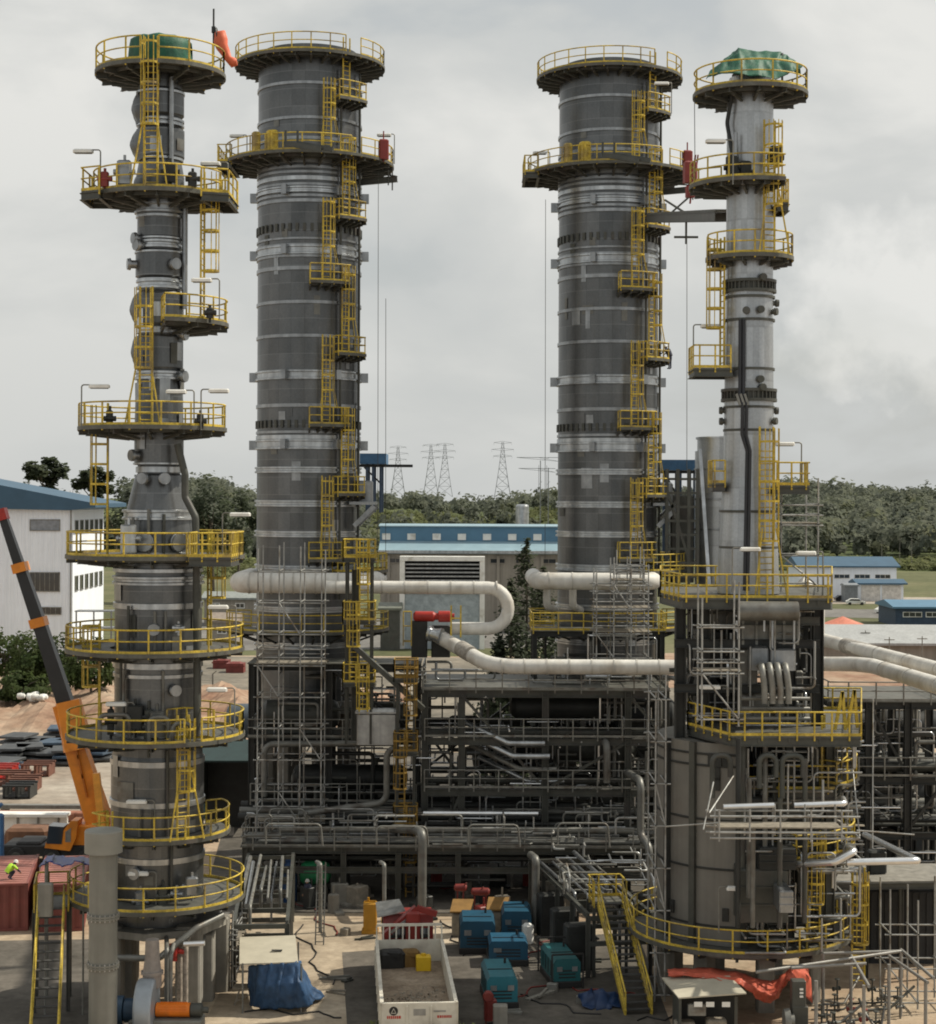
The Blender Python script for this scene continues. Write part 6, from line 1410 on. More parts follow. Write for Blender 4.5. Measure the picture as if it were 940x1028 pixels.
for px, s in ((46, 21.7), (84, 21.7), (48, 21.0), (84, 21.0)):
    b = GS(px, s); mb = MB(); mb.tube(b, (b.x, b.y, zq(866, s)), .05, 6); loose(mb, 'awning_pole', [GALV], 'pole under the navy awning, ' + {46: 'front left', 84: 'right'}.get(px, 'rear left') + (' front' if s > 21.5 and px == 84 else ' rear' if px == 84 else ''), 'pole', b)
mb = MB(); b = GS(46, 22.0); mb.cbox((b.x, b.y, 5.6), (.65, .4, 1.5), 0, .05); loose(mb, 'notice_board', [CONC], 'brown grey board standing at the top of the left staircase', 'board', (b.x, b.y, 4.9))

# ---- containers
RUST = mat('container_red', (.21, .062, .05), .6, .05, .2, .8, dirt=(.16, .06, .045), streak=.1)
RUSTT = mat('container_roof_red', (.34, .15, .125), .65, 0, .15, .8, dirt=(.27, .13, .11))
def container(px, s, L, label, wd=2.5, h=2.6, rz=.165):
    c0 = GS(px, s); t = thing('shipping_container', label, 'container', c0); R = Matrix.Rotation(rz, 3, 'Z')
    def P(x, y, z): v = R @ Vector((x, y, 0)); return (c0.x+v.x, c0.y+v.y, z)
    def wall(a, b, nm, z0=.12, z1=None):
        z1 = z1 or h-.1; mb = MB(); a = Vector(a); b = Vector(b); d = (b-a); n = int(d.length/.27); nv = Vector((d.y, -d.x, 0)).normalized(); pts = []
        for k in range(n+1):
            u = k/n; o = nv*(.035 if k % 2 else -.02); pts += [a+d*max(0, u-.12/n)+o, a+d*min(1, u+.38/n)+o]
        rows = [[Vector((p.x, p.y, z)) for p in pts] for z in (z0, z1)]; mb.sheet(rows, False); return mb.build(nm, RUST, t)
    w = wd/2
    wall(P(-w, 0, 0), P(w, 0, 0), 'end_wall'); wall(P(w, 0, 0), P(w, L, 0), 'side_wall'); wall(P(-w, L, 0), P(-w, 0, 0), 'side_wall'); wall(P(w, L, 0), P(-w, L, 0), 'end_wall')
    mb = MB(); mb.extrude([P(-w, 0, h-.1), P(w, 0, h-.1), P(w, L, h-.1), P(-w, L, h-.1)], (0, 0, .07))
    for k in range(int(L/.5)): mb.extrude([P(-w+.1, .2+k*.5, h-.03), P(w-.1, .2+k*.5, h-.03), P(w-.1, .42+k*.5, h-.03), P(-w+.1, .42+k*.5, h-.03)], (0, 0, .03))
    mb.build('roof', RUSTT, t)
    for x in (-w, w):
        for y in (0, L):
            mb = MB(); mb.bar(P(x, y, 0), P(x, y, h+.02), .16, .16); mb.build('corner_post', RUST, t)
    for z in (.08, h-.06):
        mb = MB(); mb.bar(P(-w, -.03, z), P(w, -.03, z), .12, .14); mb.bar(P(w+.02, 0, z), P(w+.02, L, z), .12, .14); mb.bar(P(-w-.02, 0, z), P(-w-.02, L, z), .12, .14); mb.build('edge_rail', RUST, t)
container(4, 18.2, 8.0, 'red shipping container at the left edge with a worker on its roof'); container(60, 18.2, 8.0, 'red shipping container half hidden behind the left staircase')
# blue post at the left edge
b = GS(-3, 16.6); mb = MB(); mb.cbox((b.x, b.y, 2.4), (.8, .5, 4.8), 0, .1); mb.tube((b.x-.3, b.y, 4.8), (b.x+.3, b.y, 5.4), .12, 6); loose(mb, 'hoist_post', [mat('bright_blue_steel', (.05, .15, .32), .5)], 'tall bright blue steel post cut off by the left edge', 'post', b)

# ================================================================== CRANE AND STORAGE YARD
s = 15.3; q = GS(88, s); t = thing('mobile_crane', 'orange mobile crane with a black telescopic boom raised to the left', 'mobile crane', q); zz = lambda py: zq(py, s); X = lambda px: (px-470)/s
CRO = mat('crane_orange', (.70, .235, .02), .4, 0, .15, 1.2, dirt=(.5, .17, .02)); BOOM = mat('boom_black', (.022, .023, .025), .4, .1, .2, 1)
mb = MB(); mb.cbox((q.x-.5, q.y, 1.0), (9.5, 2.8, .7), 0, .08); mb.cbox((q.x-3.6, q.y-.1, 1.3), (1.6, 2.3, .5), 0, .1); mb.build('carrier', BLACK, t)
for k in range(4):
    for yy in (-1.35, 1.0):
        mb = MB(); mb.lathe_axis((q.x-4.3+k*2.3, q.y+yy-.2, .62), (0, 1, 0), [(.35, -.02), (.58, 0), (.62, .06), (.62, .4), (.5, .45)], 18); w_ = mb.build('wheel', BLACK, t); mb = MB(); mb.lathe_axis((q.x-4.3+k*2.3, q.y+yy-.26, .62), (0, 1, 0), [(.3, 0), (.34, .05)], 12); mb.build('rim', STEEL, w_)
mb = MB(); mb.cbox((q.x+1.6, q.y, 2.0), (5.2, 2.4, 1.3), 0, .12); mb.extrude([(X(85), q.y-1.25, zz(852)), (X(112), q.y-1.25, zz(852)), (X(112), q.y-1.25, zz(822)), (X(104), q.y-1.25, zz(812)), (X(98), q.y-1.25, zz(835))], (0, 2.4, 0)); mb.build('superstructure', CRO, t)
cabp = [(52, 850), (82, 853), (85, 826), (76, 822), (60, 830), (55, 826)]
mb = MB(); mb.extrude([(X(51), q.y-1.7, zz(848)), (X(76), q.y-1.7, zz(851)), (X(82), q.y-1.7, zz(838)), (X(84), q.y-1.7, zz(821)), (X(77), q.y-1.7, zz(821)), (X(70), q.y-1.7, zz(830)), (X(52), q.y-1.7, zz(843))], (0, 1.4, 0)); cb = mb.build('cab', CRO, t)
mb = MB(); mb.extrude([(X(53), q.y-1.75, zz(843.5)), (X(68), q.y-1.75, zz(844)), (X(70), q.y-1.75, zz(827)), (X(55), q.y-1.75, zz(826))], (0, 1.3, 0)); mb.build('window', GLASS, cb)
mb = MB(); mb.extrude([(X(71.5), q.y-1.73, zz(842)), (X(77), q.y-1.73, zz(842)), (X(77), q.y-1.73, zz(828)), (X(71.5), q.y-1.73, zz(832))], (0, .05, 0)); mb.build('window', GALV, cb)
def boom_sec(a, b, w0, w1, m, dy=1.1, nm='boom_section', off=0):
    A, B = Vector((X(a[0]), q.y-.2+off, zz(a[1]))), Vector((X(b[0]), q.y-.2+off, zz(b[1]))); d = (B-A).normalized(); n = Vector((-d.z, 0, d.x)); mb = MB(); vs = []
    for p, w in ((A, w0), (B, w1)):
        for u, v in ((-.5, -.5), (.5, -.5), (.62, 0), (.5, .5), (-.5, .5)): vs.append(p + n*(u*w) + Vector((0, v*dy*w/w0, 0)))
    mb.add(vs, [(0,1,2,3,4), (9,8,7,6,5)] + [(i, 5+i, 5+(i+1) % 5, (i+1) % 5) for i in range(5)]); return mb.build(nm, m, t)
boom_sec((104, 836), (63, 708), 1.55, 1.15, CRO, 1.3)
boom_sec((82, 752), (71, 704), 1.75, 1.45, CRO, .8, 'boom_head', -.5)
boom_sec((108, 846), (100, 775), .5, .42, mat('lift_cylinder_orange', (.75, .33, .05), .35), .5, 'lift_cylinder', -.9)
boom_sec((69, 716), (39, 625), .98, .80, BOOM, 1.0); boom_sec((39.5, 627), (20, 571), .78, .66, BOOM, .85); boom_sec((20.5, 573), (3, 522), .62, .50, BOOM, .7); boom_sec((3.5, 524), (0, 513), .62, .66, RED, .8, 'boom_tip')
for a, b, w in (((40, 631), (37.5, 622), 1.0), ((21.5, 576), (19, 567), .9)): boom_sec(a, b, w, w, CRO, 1.15, 'collar')
mb = MB()
for u in (.3, .5, .7): mb.bar((X(97-22*u), q.y-.95, zz(828-95*u)), (X(92-22*u), q.y-.95, zz(805-95*u)), .2, .1)
mb.build('boom_rib', mat('dark_orange', (.40, .12, .012), .5), t)  # ribs in a darker orange than the boom
# storage yard stacks
PLATE = mat('dark_plate_stack', (.075, .08, .085), .5, .3, .3, 1); RUSTY = mat('rusty_frame', (.14, .06, .04), .8, 0, .3, 1.5)
k = 0
for px, py in ((17, 752), (35, 750), (54, 752), (12, 764), (31, 762), (52, 763), (67, 766), (5, 772), (73, 750), (60, 743), (98, 762), (112, 752)):
    b = G(px, py+3); k += 1; t = thing('plate_stack', 'dark stack of steel panels on bearers in the pale storage yard', 'panel stack', b, 'panel stacks in the storage yard')
    for j in range(random.choice((2, 3, 3))):
        mb = MB(); mb.cbox((b.x+random.uniform(-.2, .2), b.y+random.uniform(-.2, .2), .35+.5*j), (2.2+random.random()*.6, 3.4, .22), random.uniform(-.35, .35), .04); mb.build('panel', PLATE if (k+j) % 4 else mat('blue_panel', (.05, .08, .12), .5), t)
    for j in (-1, 1): mb = MB(); mb.box((b.x, b.y+j, .13), (2.2, .2, .24)); mb.build('bearer', PLANK, t)
for px, py, w, m, lab in ((10, 790, 2.6, RUSTY, 'rusty frame stack at the left of the storage yard'), (25, 795, 2.0, RUSTY, 'rusty frame stack in the middle of the pale paving'), (38, 780, 2.2, RUSTY, 'brown crate right of the rusty frames in the storage yard'), (2, 783, 2.0, RED, 'red crate at the left edge of the storage yard'), (20, 802, 2.0, DARK, 'dark low frame in front of the rusty frames')):
    b = G(px, py); mb = MB()
    for j in range(3): mb.box((b.x-w/2+w*j/2, b.y, .5), (.18, 2.4, 1.0))
    for j in range(3): mb.box((b.x, b.y-1.1+1.1*j, 1.05), (w+.3, .3, .14))
    mb.box((b.x, b.y, .16), (w, 2.4, .12)); loose(mb, 'material_crate', [m], lab, 'crate', b)
b = G(35, 846); t = thing('concrete_girder', 'long pale precast girder lying behind the crane', 'girder', b); mb = MB(); mb.box((b.x-2.5, b.y, 1.0), (9.5, .5, 1.5)); mb.box((b.x-2.5, b.y, 1.85), (9.7, 1.3, .2)); mb.build('web', WHITE, t)
for k in range(7): mb = MB(); mb.box((b.x-6.8+k*1.42, b.y-.32, 1.0), (.12, .14, 1.45)); mb.build('rib', GALV, t)
b = G(40, 826); mb = MB(); mb.cbox((b.x-1, b.y, .35), (11, 1.0, .7), 0, .06)
for k in range(8): mb.box((b.x-6+k*1.4, b.y-.55, .35), (.5, .12, .5))
loose(mb, 'brick_skip', [mat('terracotta_block', (.27, .11, .07), .8, 0, .3, 2)], 'long low terracotta coloured block wall behind the pale girder', 'wall', b)
b = G(45, 818); mb = MB(); mb.box((b.x, b.y, .5), (8, 1.6, .12)); mb.box((b.x-3, b.y, .22), (.3, 1.5, .44)); mb.box((b.x+3, b.y, .22), (.3, 1.5, .44)); mb.box((b.x, b.y-.7, .64), (8, .14, .16)); loose(mb, 'roof_panel', [GALV], 'pale flat sheet panel on bearers behind the terracotta wall', 'panel', b)
b = G(30, 858); mb = MB(); mb.cbox((b.x, b.y, 1.0), (2.8, 2, 1.6), 0, .2); mb.lathe_axis((b.x-1.6, b.y, .9), (1, 0, 0), [(.6, 0), (.7, .1), (.7, .5), (.6, .6)], 14); loose(mb, 'rusty_hopper', [mat('rusty_brown', (.16, .08, .045), .7, 0, .3, 1.5)], 'rusty brown hopper on the left of the crane cab', 'hopper', b)
t = thing('wire_fence', 'wire fence with concrete posts in front of the bushy trees at the left', 'fence', GS(60, 8.3))
for k in range(14): a = GS(-60+21*k, 8.3); mb = MB(); mb.box((a.x, a.y, 1.3), (.18, .18, 2.6)); mb.bar((a.x, a.y, 2.6), (a.x+.5, a.y-.2, 3.0), .1); mb.build('post', CONC, t)
mb = MB(); a, b = GS(-60, 8.3), GS(-60+21*13, 8.3)
for k in range(8): mb.tube((a.x, a.y, .3+.3*k), (b.x, b.y, .3+.3*k), .018, 4, caps=False)
mb.build('wire', GALV, t)
for px, py, lab, w in ((27, 713, 'white sack pile on the earth bank, left one', 1.9), (36, 713, 'white sack pile on the earth bank, right one', 1.6), (4, 708, 'pale rubble heap at the left edge of the earth bank', 2.2)):
    b = G(px, py+16); mb = MB(); r = random.Random(px)
    for k in range(5): c = Vector((b.x+r.uniform(-w*.5, w*.5), b.y+r.uniform(-.6, .6), 2.5+r.uniform(0, .5))); mb.lathe_axis(c-Vector((.45, 0, 0)), (1, r.uniform(-.3, .3), r.uniform(-.2, .2)), [(.05, 0), (.3, .1), (.36, .45), (.3, .8), (.05, .95)], 10)
    loose(mb, 'sack_pile', [WHITE if px > 10 else PLANK], lab, 'sacks', (b.x, b.y, 2.3))
# yard between the left tower and the left wide tower
for px, py, w, h, m, lab in ((222, 672, 2.2, 1.2, mat('maroon_skip', (.16, .035, .03), .6), 'dull red skip seen right of the left tower, rear one'), (236, 676, 2.4, 1.3, MATS['maroon_skip'], 'dull red skip seen right of the left tower, front one')):
    b = G(px, py); mb = MB(); mb.box((b.x, b.y, h/2), (w, 2.4, h), 0, 1.0); mb.box((b.x, b.y, h+.06), (w*.7, 1.9, .2), 0, .7); mb.box((b.x, b.y-1.25, h*.75), (w+.3, .1, .2)); loose(mb, 'site_skip', [m], lab, 'skip', b)
for px, s, zz0, L, r, m, lab in ((256, 13.2, 6.2, 3.6, 1.3, mat('blue_grey_tank', (.075, .095, .115), .5, .2, .2, 1), 'blue grey horizontal tank behind the left scaffold'),):
    b = GS(px, s); t = thing('horizontal_tank', lab, 'tank', (b.x, b.y, 0)); mb = MB(); mb.lathe_axis((b.x-L/2, b.y, zz0+.8), (1, 0, 0), [(.3, -.5), (r*.8, -.3), (r, 0), (r, L), (r*.8, L+.3), (.3, L+.5)], 24); mb.build('shell', m, t)
    for dx in (-1, 1): mb = MB(); mb.box((b.x+dx, b.y, (zz0-.3)/2), (.4, 1.6, zz0-.3)); mb.build('saddle', CONC, t)
b = GS(230, 13.4); sheet_thing([[(b.x-1.9, b.y-1.3, .1), (b.x, b.y-1.5, .1), (b.x+2.4, b.y-1.3, .1)], [(b.x-1.9, b.y-.9, 3.0), (b.x, b.y-.9, 2.4), (b.x+2.4, b.y-.8, 3.0)], [(b.x-1.7, b.y+.6, 3.4), (b.x, b.y+.5, 3.2), (b.x+2.2, b.y+.6, 3.4)], [(b.x-1.7, b.y+1.6, .1), (b.x, b.y+1.6, .1), (b.x+2.2, b.y+1.6, .1)]], 'covered_heap', mat('dark_teal_tarpaulin', (.015, .06, .07), .5, 0, .3, 1), 'dark teal tarpaulin over a tall heap right of the left tower', 'tarpaulin', 4, .08, 7)
b = GS(290, 16.9); mb = MB(); mb.lathe(b, [(.5, 0), (.5, 1.6), (.4, 1.9), (.2, 2.3), (.2, 2.6)], 16); mb.cbox((b.x, b.y-.2, 1.0), (.9, .5, 1.6), 0, .08); loose(mb, 'upright_pump', [mat('pump_blue', (.02, .07, .19), .4)], 'blue upright pump left of the green vessel in the dark left frame', 'pump', b)
b = GS(316, 16.9); t = thing('green_vessel', 'shiny green horizontal vessel under the left wide tower', 'vessel', b); mb = MB(); mb.lathe_axis((b.x-.9, b.y, 1.7), (1, 0, 0), [(.2, 0), (.55, .12), (.7, .35), (.7, 1.5), (.55, 1.75), (.2, 1.9)], 20); mb.build('shell', GREENP, t); mb = MB(); mb.box((b.x, b.y, .5), (1.6, .9, 1.0)); mb.build('skid', STEEL, t)

# ================================================================== FOREGROUND CENTRE: shelter, truck, generators
def quad_roof(c, th): return c
s0, s1 = 21.6, 20.6; zr = 2.35; A, B = GS(241, s0), GS(300, s0); C, D = GS(297, s1), GS(241, s1)
t = thing('site_shelter', 'small shelter with a flat pale grey roof sheet beside the blue tarpaulin', 'shelter', ((A.x+B.x)/2, (A.y+C.y)/2, 0))
mb = MB(); mb.extrude([(A.x, A.y, zr-.1), (B.x, B.y, zr), (C.x, C.y, zr+.25), (D.x, D.y, zr+.15)], (0, 0, .06)); mb.build('roof', mat('pale_board', (.42, .39, .31), .7, 0, .12, 1.2), t)
mb = MB(); mb.box(((A.x+B.x)/2+.2, A.y+1.6, zr+.19), (.5, .18, .03)); mb.build('roof_slot', DARK, t)
for p in (A, B, C, D): mb = MB(); mb.tube((p.x*.995+(.1), p.y, 0), (p.x*.995+.1, p.y, zr-.02), .05, 6); mb.build('post', GALV, t)
P = lambda px, py, s: W(px, py, s)
sheet_thing([[(P(250, 972, 21.3)), P(262, 968, 21.55), P(280, 968, 21.6), P(298, 966, 21.6), P(303, 966, 21.0)], [P(251, 992, 21.3), P(262, 990, 21.6), P(280, 990, 21.7), P(302, 986, 21.7), P(312, 988, 20.9)], [P(251, 1011, 21.25), P(262, 1013, 21.5), P(284, 1014, 21.6), P(310, 1011, 21.6), P(326, 1001, 21.0)]], 'blue_tarpaulin', TARP_B, 'blue tarpaulin hanging round the shelter and trailing to the right', 'tarpaulin', 12, .06, 3)
b = GS(247, 21.2); mb = MB()
for dx in (-.45, .45):
    for dy in (-.3, .3): mb.bar((b.x+dx*1.1, b.y+dy, 0), (b.x+dx*.5, b.y+dy, .8), .07)
mb.box((b.x, b.y, .83), (1.1, .8, .06)); mb.bar((b.x-.4, b.y-.3, .2), (b.x+.4, b.y-.3, .6), .05); loose(mb, 'trestle', [PLANK], 'small wooden trestle left of the blue tarpaulin', 'trestle', b)
b = GS(168, 23.9); 
for px, sx in ((257, 22.9), (270, 22.9)): b = GS(px, sx); mb = MB(); mb.lathe(b, [(.28, 0), (.3, .4), (.28, .75), (.05, .8)], 14); loose(mb, 'drum', [CONC], 'small grey drum at the bottom edge below the blue tarpaulin, ' + ('left' if px == 257 else 'right'), 'drum', b)
b1 = GS(323, 18.5); mb = MB()
for sg in (-.22, .22): mb.bar((b1.x+sg, b1.y-1.2, 0), (b1.x+sg, b1.y, 4.2), .07)
for k in range(12): mb.tube((b1.x-.22, b1.y-1.2+.1*k+.05, .18+.35*k), (b1.x+.22, b1.y-1.2+.1*k+.05, .18+.35*k), .025, 5)
loose(mb, 'leaning_ladder', [GALV], 'thin metal ladder leaning against the low pipe rack', 'ladder', b1-Vector((0, 1.2, 0)))

# truck
r0 = Vector((-2.08, 76.8, 0)); f0 = Vector((-2.87, 87.7, 0)); dv = (f0-r0).normalized(); rv = Vector((dv.y, -dv.x, 0)); up = Vector((0,0,1)); LT = (f0-r0).length; WT = 3.2
TR = lambda x, y, z: r0 + rv*x + dv*y + up*z; rzt = math.atan2(dv.y, dv.x)-pi/2
t = thing('flatbed_truck', 'white open tipper truck with an earthy bed and a red cab, seen from behind', 'truck', r0+dv*LT/2)
TW = mat('truck_white', (.60, .57, .49), .5, 0, .15, 1.2, dirt=(.42, .38, .32))
mb = MB(); mb.extrude([TR(-WT/2+.05, .1, 1.1), TR(WT/2-.05, .1, 1.1), TR(WT/2-.05, LT, 1.1), TR(-WT/2+.05, LT, 1.1)], (0, 0, .1)); mb.build('bed_floor', ground_mat('bed_earth', (.20, .155, .115), (.27, .215, .16), (.34, .28, .215), .8, 6), t)
for sg in (-1, 1):
    mb = MB(); mb.extrude([TR(sg*WT/2-.05, 0, 1.0), TR(sg*WT/2+.05, 0, 1.0), TR(sg*WT/2+.05, LT, 1.0), TR(sg*WT/2-.05, LT, 1.0)], (0, 0, 1.2)); mb.bar(TR(sg*WT/2, 0, 2.22), TR(sg*WT/2, LT, 2.22), .16, .1)
    for k in range(8): mb.bar(TR(sg*(WT/2+.08), .4+k*1.4, 1.0), TR(sg*(WT/2+.08), .4+k*1.4, 2.15), .1, .08)
    mb.build('side_board', TW, t)
mb = MB(); mb.extrude([TR(-WT/2, -.06, .9), TR(WT/2, -.06, .9), TR(WT/2, .04, .9), TR(-WT/2, .04, .9)], (0, 0, 1.3)); mb.bar(TR(-WT/2, 0, 2.22), TR(WT/2, 0, 2.22), .14, .1); tg = mb.build('tailgate', TW, t)
mb = MB()
for x in (-.52, .52): mb.bar(TR(x, -.1, .9), TR(x, -.1, 2.15), .09, .06)
mb.build('tailgate_rib', TW, tg)
mb = MB(); mb.lathe_axis(TR(-1.1, -.065, 1.93), -dv, [(.19, 0), (.19, .012)], 24); mb.build('emblem_disc', BLACK, tg)
mb = MB(); o = -.085; A3 = [(-1.1, 2.04), (-1.2, 1.84), (-1.0, 1.84)]
for i in range(3): p, q_ = A3[i], A3[(i+1) % 3]; mb.bar(TR(p[0], o, p[1]), TR(q_[0], o, q_[1]), .03, .02)
mb.build('emblem_mark', TW, tg)
LET = mat('red_lettering', (.40, .05, .035), .6); mb = MB(); r = random.Random(4)
for x0, x1, zc, hh in ((-1.38, -.82, 1.66, .12), (.78, 1.35, 1.66, .11)):
    x = x0
    while x < x1:
        w_ = r.uniform(.05, .09); mb.extrude([TR(x, -.075, zc-hh/2), TR(x+w_, -.075, zc-hh/2), TR(x+w_, -.075, zc+hh/2), TR(x, -.075, zc+hh/2)], dv*.012); x += w_+.025
mb.build('red_marking', LET, tg)
mb = MB(); mb.extrude([TR(-.24, -.075, 1.72), TR(.28, -.075, 1.72), TR(.28, -.075, 2.0), TR(-.24, -.075, 2.0)], dv*.012); mb.extrude([TR(.62, -.075, 1.86), TR(1.15, -.075, 1.86), TR(1.15, -.075, 1.93), TR(.62, -.075, 1.93)], dv*.012); mb.build('grey_marking', SILVD, tg)
mb = MB(); hb = LT+.05
mb.extrude([TR(-WT/2, hb, 1.0), TR(WT/2, hb, 1.0), TR(WT/2, hb+.08, 1.0), TR(-WT/2, hb+.08, 1.0)], (0, 0, 1.25))
for k in range(11): x = -WT/2+WT*k/10; mb.bar(TR(x, hb+.04, 2.2), TR(x, hb+.04, 2.95), .09, .07)
mb.bar(TR(-WT/2, hb+.04, 2.98), TR(WT/2, hb+.04, 2.98), .12, .12); mb.build('headboard', TW, t)
mb = MB(); c = TR(0, LT/2+.8, .75); mb.box((c.x, c.y, c.z), (.9, LT+3, .35), rzt); mb.build('chassis', BLACK, t)
for y in (1.6, 3.0, 8.0, LT+3.4):
    for sg in (-1, 1):
        mb = MB(); c = TR(sg*1.15, y, .52); mb.lathe_axis(c-rv*.2, rv, [(.3, -.01), (.5, 0), (.53, .06), (.53, .34), (.5, .4), (.3, .41)], 20); mb.build('wheel', BLACK, t)
CABR = mat('cab_red', (.22, .025, .02), .4, 0, .15, 2)
cp = [(LT+1.5, .7), (LT+4.0, .7), (LT+4.05, 1.9), (LT+3.7, 3.0), (LT+1.7, 3.1), (LT+1.5, 2.6)]
mb = MB(); mb.extrude([TR(-1.25, y, z) for y, z in cp], rv*2.5); cb = mb.build('cab', CABR, t)
mb = MB(); mb.extrude([TR(-1.0, LT+1.46, 2.0), TR(1.0, LT+1.46, 2.0), TR(1.0, LT+1.55, 2.6), TR(-1.0, LT+1.55, 2.6)], dv*-.03); mb.build('rear_window', GLASS, cb)
mb = MB(); mb.extrude([TR(-1.27, LT+2.3, 2.0), TR(-1.27, LT+3.7, 2.0), TR(-1.27, LT+3.5, 2.8), TR(-1.27, LT+2.3, 2.8)], rv*-.03); mb.build('side_window', GLASS, cb)
# loader jib folded behind the cab
mb = MB(); mb.bar(TR(-1.2, LT+.75, 2.3), TR(.4, LT+1.0, 3.6), .38, .3); mb.bar(TR(.4, LT+1.0, 3.6), TR(1.4, LT+.9, 3.3), .3, .26); mb.cbox(TR(.2, LT+.75, 2.4), (.7, .7, 2.2), rzt, .08); jb = mb.build('loader_jib', CABR, t)
mb = MB(); mb.bar(TR(-.9, LT+.55, 2.5), TR(.3, LT+.8, 3.4), .14, .12); mb.build('jib_ram', SILV, jb)
mb = MB(); mb.extrude([TR(-1.55, LT+1.3, 3.05), TR(-.15, LT+1.3, 3.35), TR(-.4, LT+3.2, 3.5), TR(-1.6, LT+3.2, 3.35)], (0, 0, .06)); mb.build('roof_deflector', SILV, t)
# load in the bed
for x, y, sx, sz, m, lab in ((-.9, LT-.9, 1.3, .8, BLACK, 'black sack heap at the front left of the truck bed'), (.0, LT-.7, 1.0, .75, mat('mustard_box', (.17, .10, .03), .8), 'mustard coloured box in shade at the front of the truck bed')):
    c = TR(x, y, 1.2+sz/2); mb = MB(); mb.cbox(c, (sx, .9, sz), rzt+.1, .14); mb.cbox(c+Vector((.15, -.25, sz*.4)), (sx*.6, .5, .3), rzt-.3, .1); loose(mb, 'load_sack' if m is BLACK else 'load_box', [m], lab, 'sack' if m is BLACK else 'box', c-up*(sz/2))
c = TR(.62, LT-1.6, 1.55); mb = MB(); mb.cbox(c, (.72, .6, .68), rzt, .04); mb.tube(c+up*.34, c+up*.44, .12, 8); loose(mb, 'jerrycan', [mat('bright_yellow', (.62, .40, .015), .5, 0, .1, 2)], 'bright yellow canister standing in the truck bed', 'canister', c-up*.34)
C = np.concatenate([rng.normal(size=(160, 3))*np.array([.85, .22, .05]) + np.array(TR(-.1+.5*k, .45+.1*k, 1.26)) for k in (-1, 0, 1)]); ob = np_mesh('cut_grass', quads_np(C, rng.uniform(.05, .2, len(C)), 1.2), leaf_mat('cut_grass_leaves', (.10, .17, .04), (.2, .22, .1))); ob['kind'] = 'stuff'; ob['label'] = 'cut grass strewn at the rear of the truck bed'; ob['category'] = 'grass'
C = np.concatenate([rng.normal(size=(40, 3))*np.array([.35, .5, .03]) + np.array(TR(random.uniform(-1, .8), random.uniform(2, 8.5), 1.23)) for k in range(8)]); ob = np_mesh('litter', quads_np(C, rng.uniform(.04, .14, len(C)), 1.5), PLANK); ob['kind'] = 'stuff'; ob['label'] = 'scraps scattered over the earthy truck bed'; ob['category'] = 'scraps'
b = GS(372, 18.2); b.z = 0; mb = MB(); mb.cbox((b.x, b.y, .95), (.75, .8, 1.5), .05, .06); mb.box((b.x, b.y, .1), (.9, .9, .2)); mb.tube((b.x-.1, b.y, 1.7), (b.x-.1, b.y, 1.95), .06, 8); mb.bar((b.x-.3, b.y, 1.75), (b.x+.3, b.y, 1.75), .06); loose(mb, 'fuel_tank', [mat('amber_paint', (.42, .21, .02), .45, 0, .15, 2)], 'amber yellow fuel box left of the red truck cab', 'fuel box', b)
# generators
def generator(px, s, w, L, h, m, rz, label, plates=2, frame=False):
    b = GS(px, s); t = thing('generator', label, 'generator', b); R = Matrix.Rotation(rz, 3, 'Z')
    P = lambda x, y, z: Vector((b.x, b.y, 0)) + R @ Vector((x, y, z))
    mb = MB(); mb.cbox(P(0, L/2, .2), (w+.1, L+.1, .3), rz, .04); mb.build('skid', BLACK, t)
    mb = MB(); prof = [(-w/2, .36), (w/2, .36), (w/2, h*.86), (w/2-.14, h), (-w/2+.14, h), (-w/2, h*.86)]; mb.extrude([P(x, 0, z) for x, z in prof], R @ Vector((0, L, 0))); bd = mb.build('canopy', m, t)
    mb = MB()
    for k in range(3): mb.box(P(0, .0, .55+.16*k)-R @ Vector((0, .0, 0)), (w*.62, .05, .06), rz)
    for k in range(4): mb.box(P(w/2, L*.2+L*.2*k, h*.6), (.05, .05, h*.5), rz); mb.box(P(-w/2, L*.2+L*.2*k, h*.6), (.05, .05, h*.5), rz)
    mb.build('vent_grille', BLACK, bd)
    for k in range(plates): x = (-.28+.56*k/(max(1, plates-1)))*w; mb = MB(); mb.box(P(x, -.03, h*.66), (w*.2, .03, h*.16), rz); mb.build('label_plate', SILVD, bd)
    mb = MB(); mb.tube(P(w*.25, L*.75, h-.05), P(w*.25, L*.75, h+.25), .06, 8); mb.build('exhaust', BLACK, t)
    mb = MB(); mb.box(P(0, L*.4, h+.015), (w*.8, .06, .04), rz); mb.build('lid_seam', BLACK, t)
    if frame:
        for x in (-w/2-.1, w/2+.1):
            for y in (-.1, L+.1): mb = MB(); mb.bar(P(x, y, 0), P(x, y, h+.25), .08); mb.build('frame_post', BLACK, t)
        for y in (-.1, L+.1): mb = MB(); mb.bar(P(-w/2-.1, y, h+.25), P(w/2+.1, y, h+.25), .08); mb.build('frame_post', BLACK, t)
    return t
GB = mat('generator_blue', (.012, .066, .115), .45, 0, .15, 1.5); GT = mat('generator_teal', (.022, .145, .185), .45, 0, .15, 1.5); GD = mat('generator_dark_teal', (.016, .10, .11), .45, 0, .15, 1.5)
generator(480, 19.1, 1.85, 2.6, 1.75, GB, 0.02, 'blue generator at the rear left of the group, with two grey plates'); generator(519, 18.6, 1.6, 2.4, 1.7, GB, .0, 'blue generator at the rear right of the group'); generator(511, 19.6, 2.0, 1.9, 1.3, mat('generator_mid_blue', (.014, .078, .14), .45, 0, .15, 1.5), .03, 'low mid blue generator in the middle of the group, with one plate', 1)
generator(505, 21.4, 1.45, 3.3, 1.55, GT, .08, 'bright teal generator nearest the camera'); generator(570, 20.5, 1.35, 3.2, 1.45, GD, .16, 'dark teal generator in a black frame near the right staircase', 2, True)
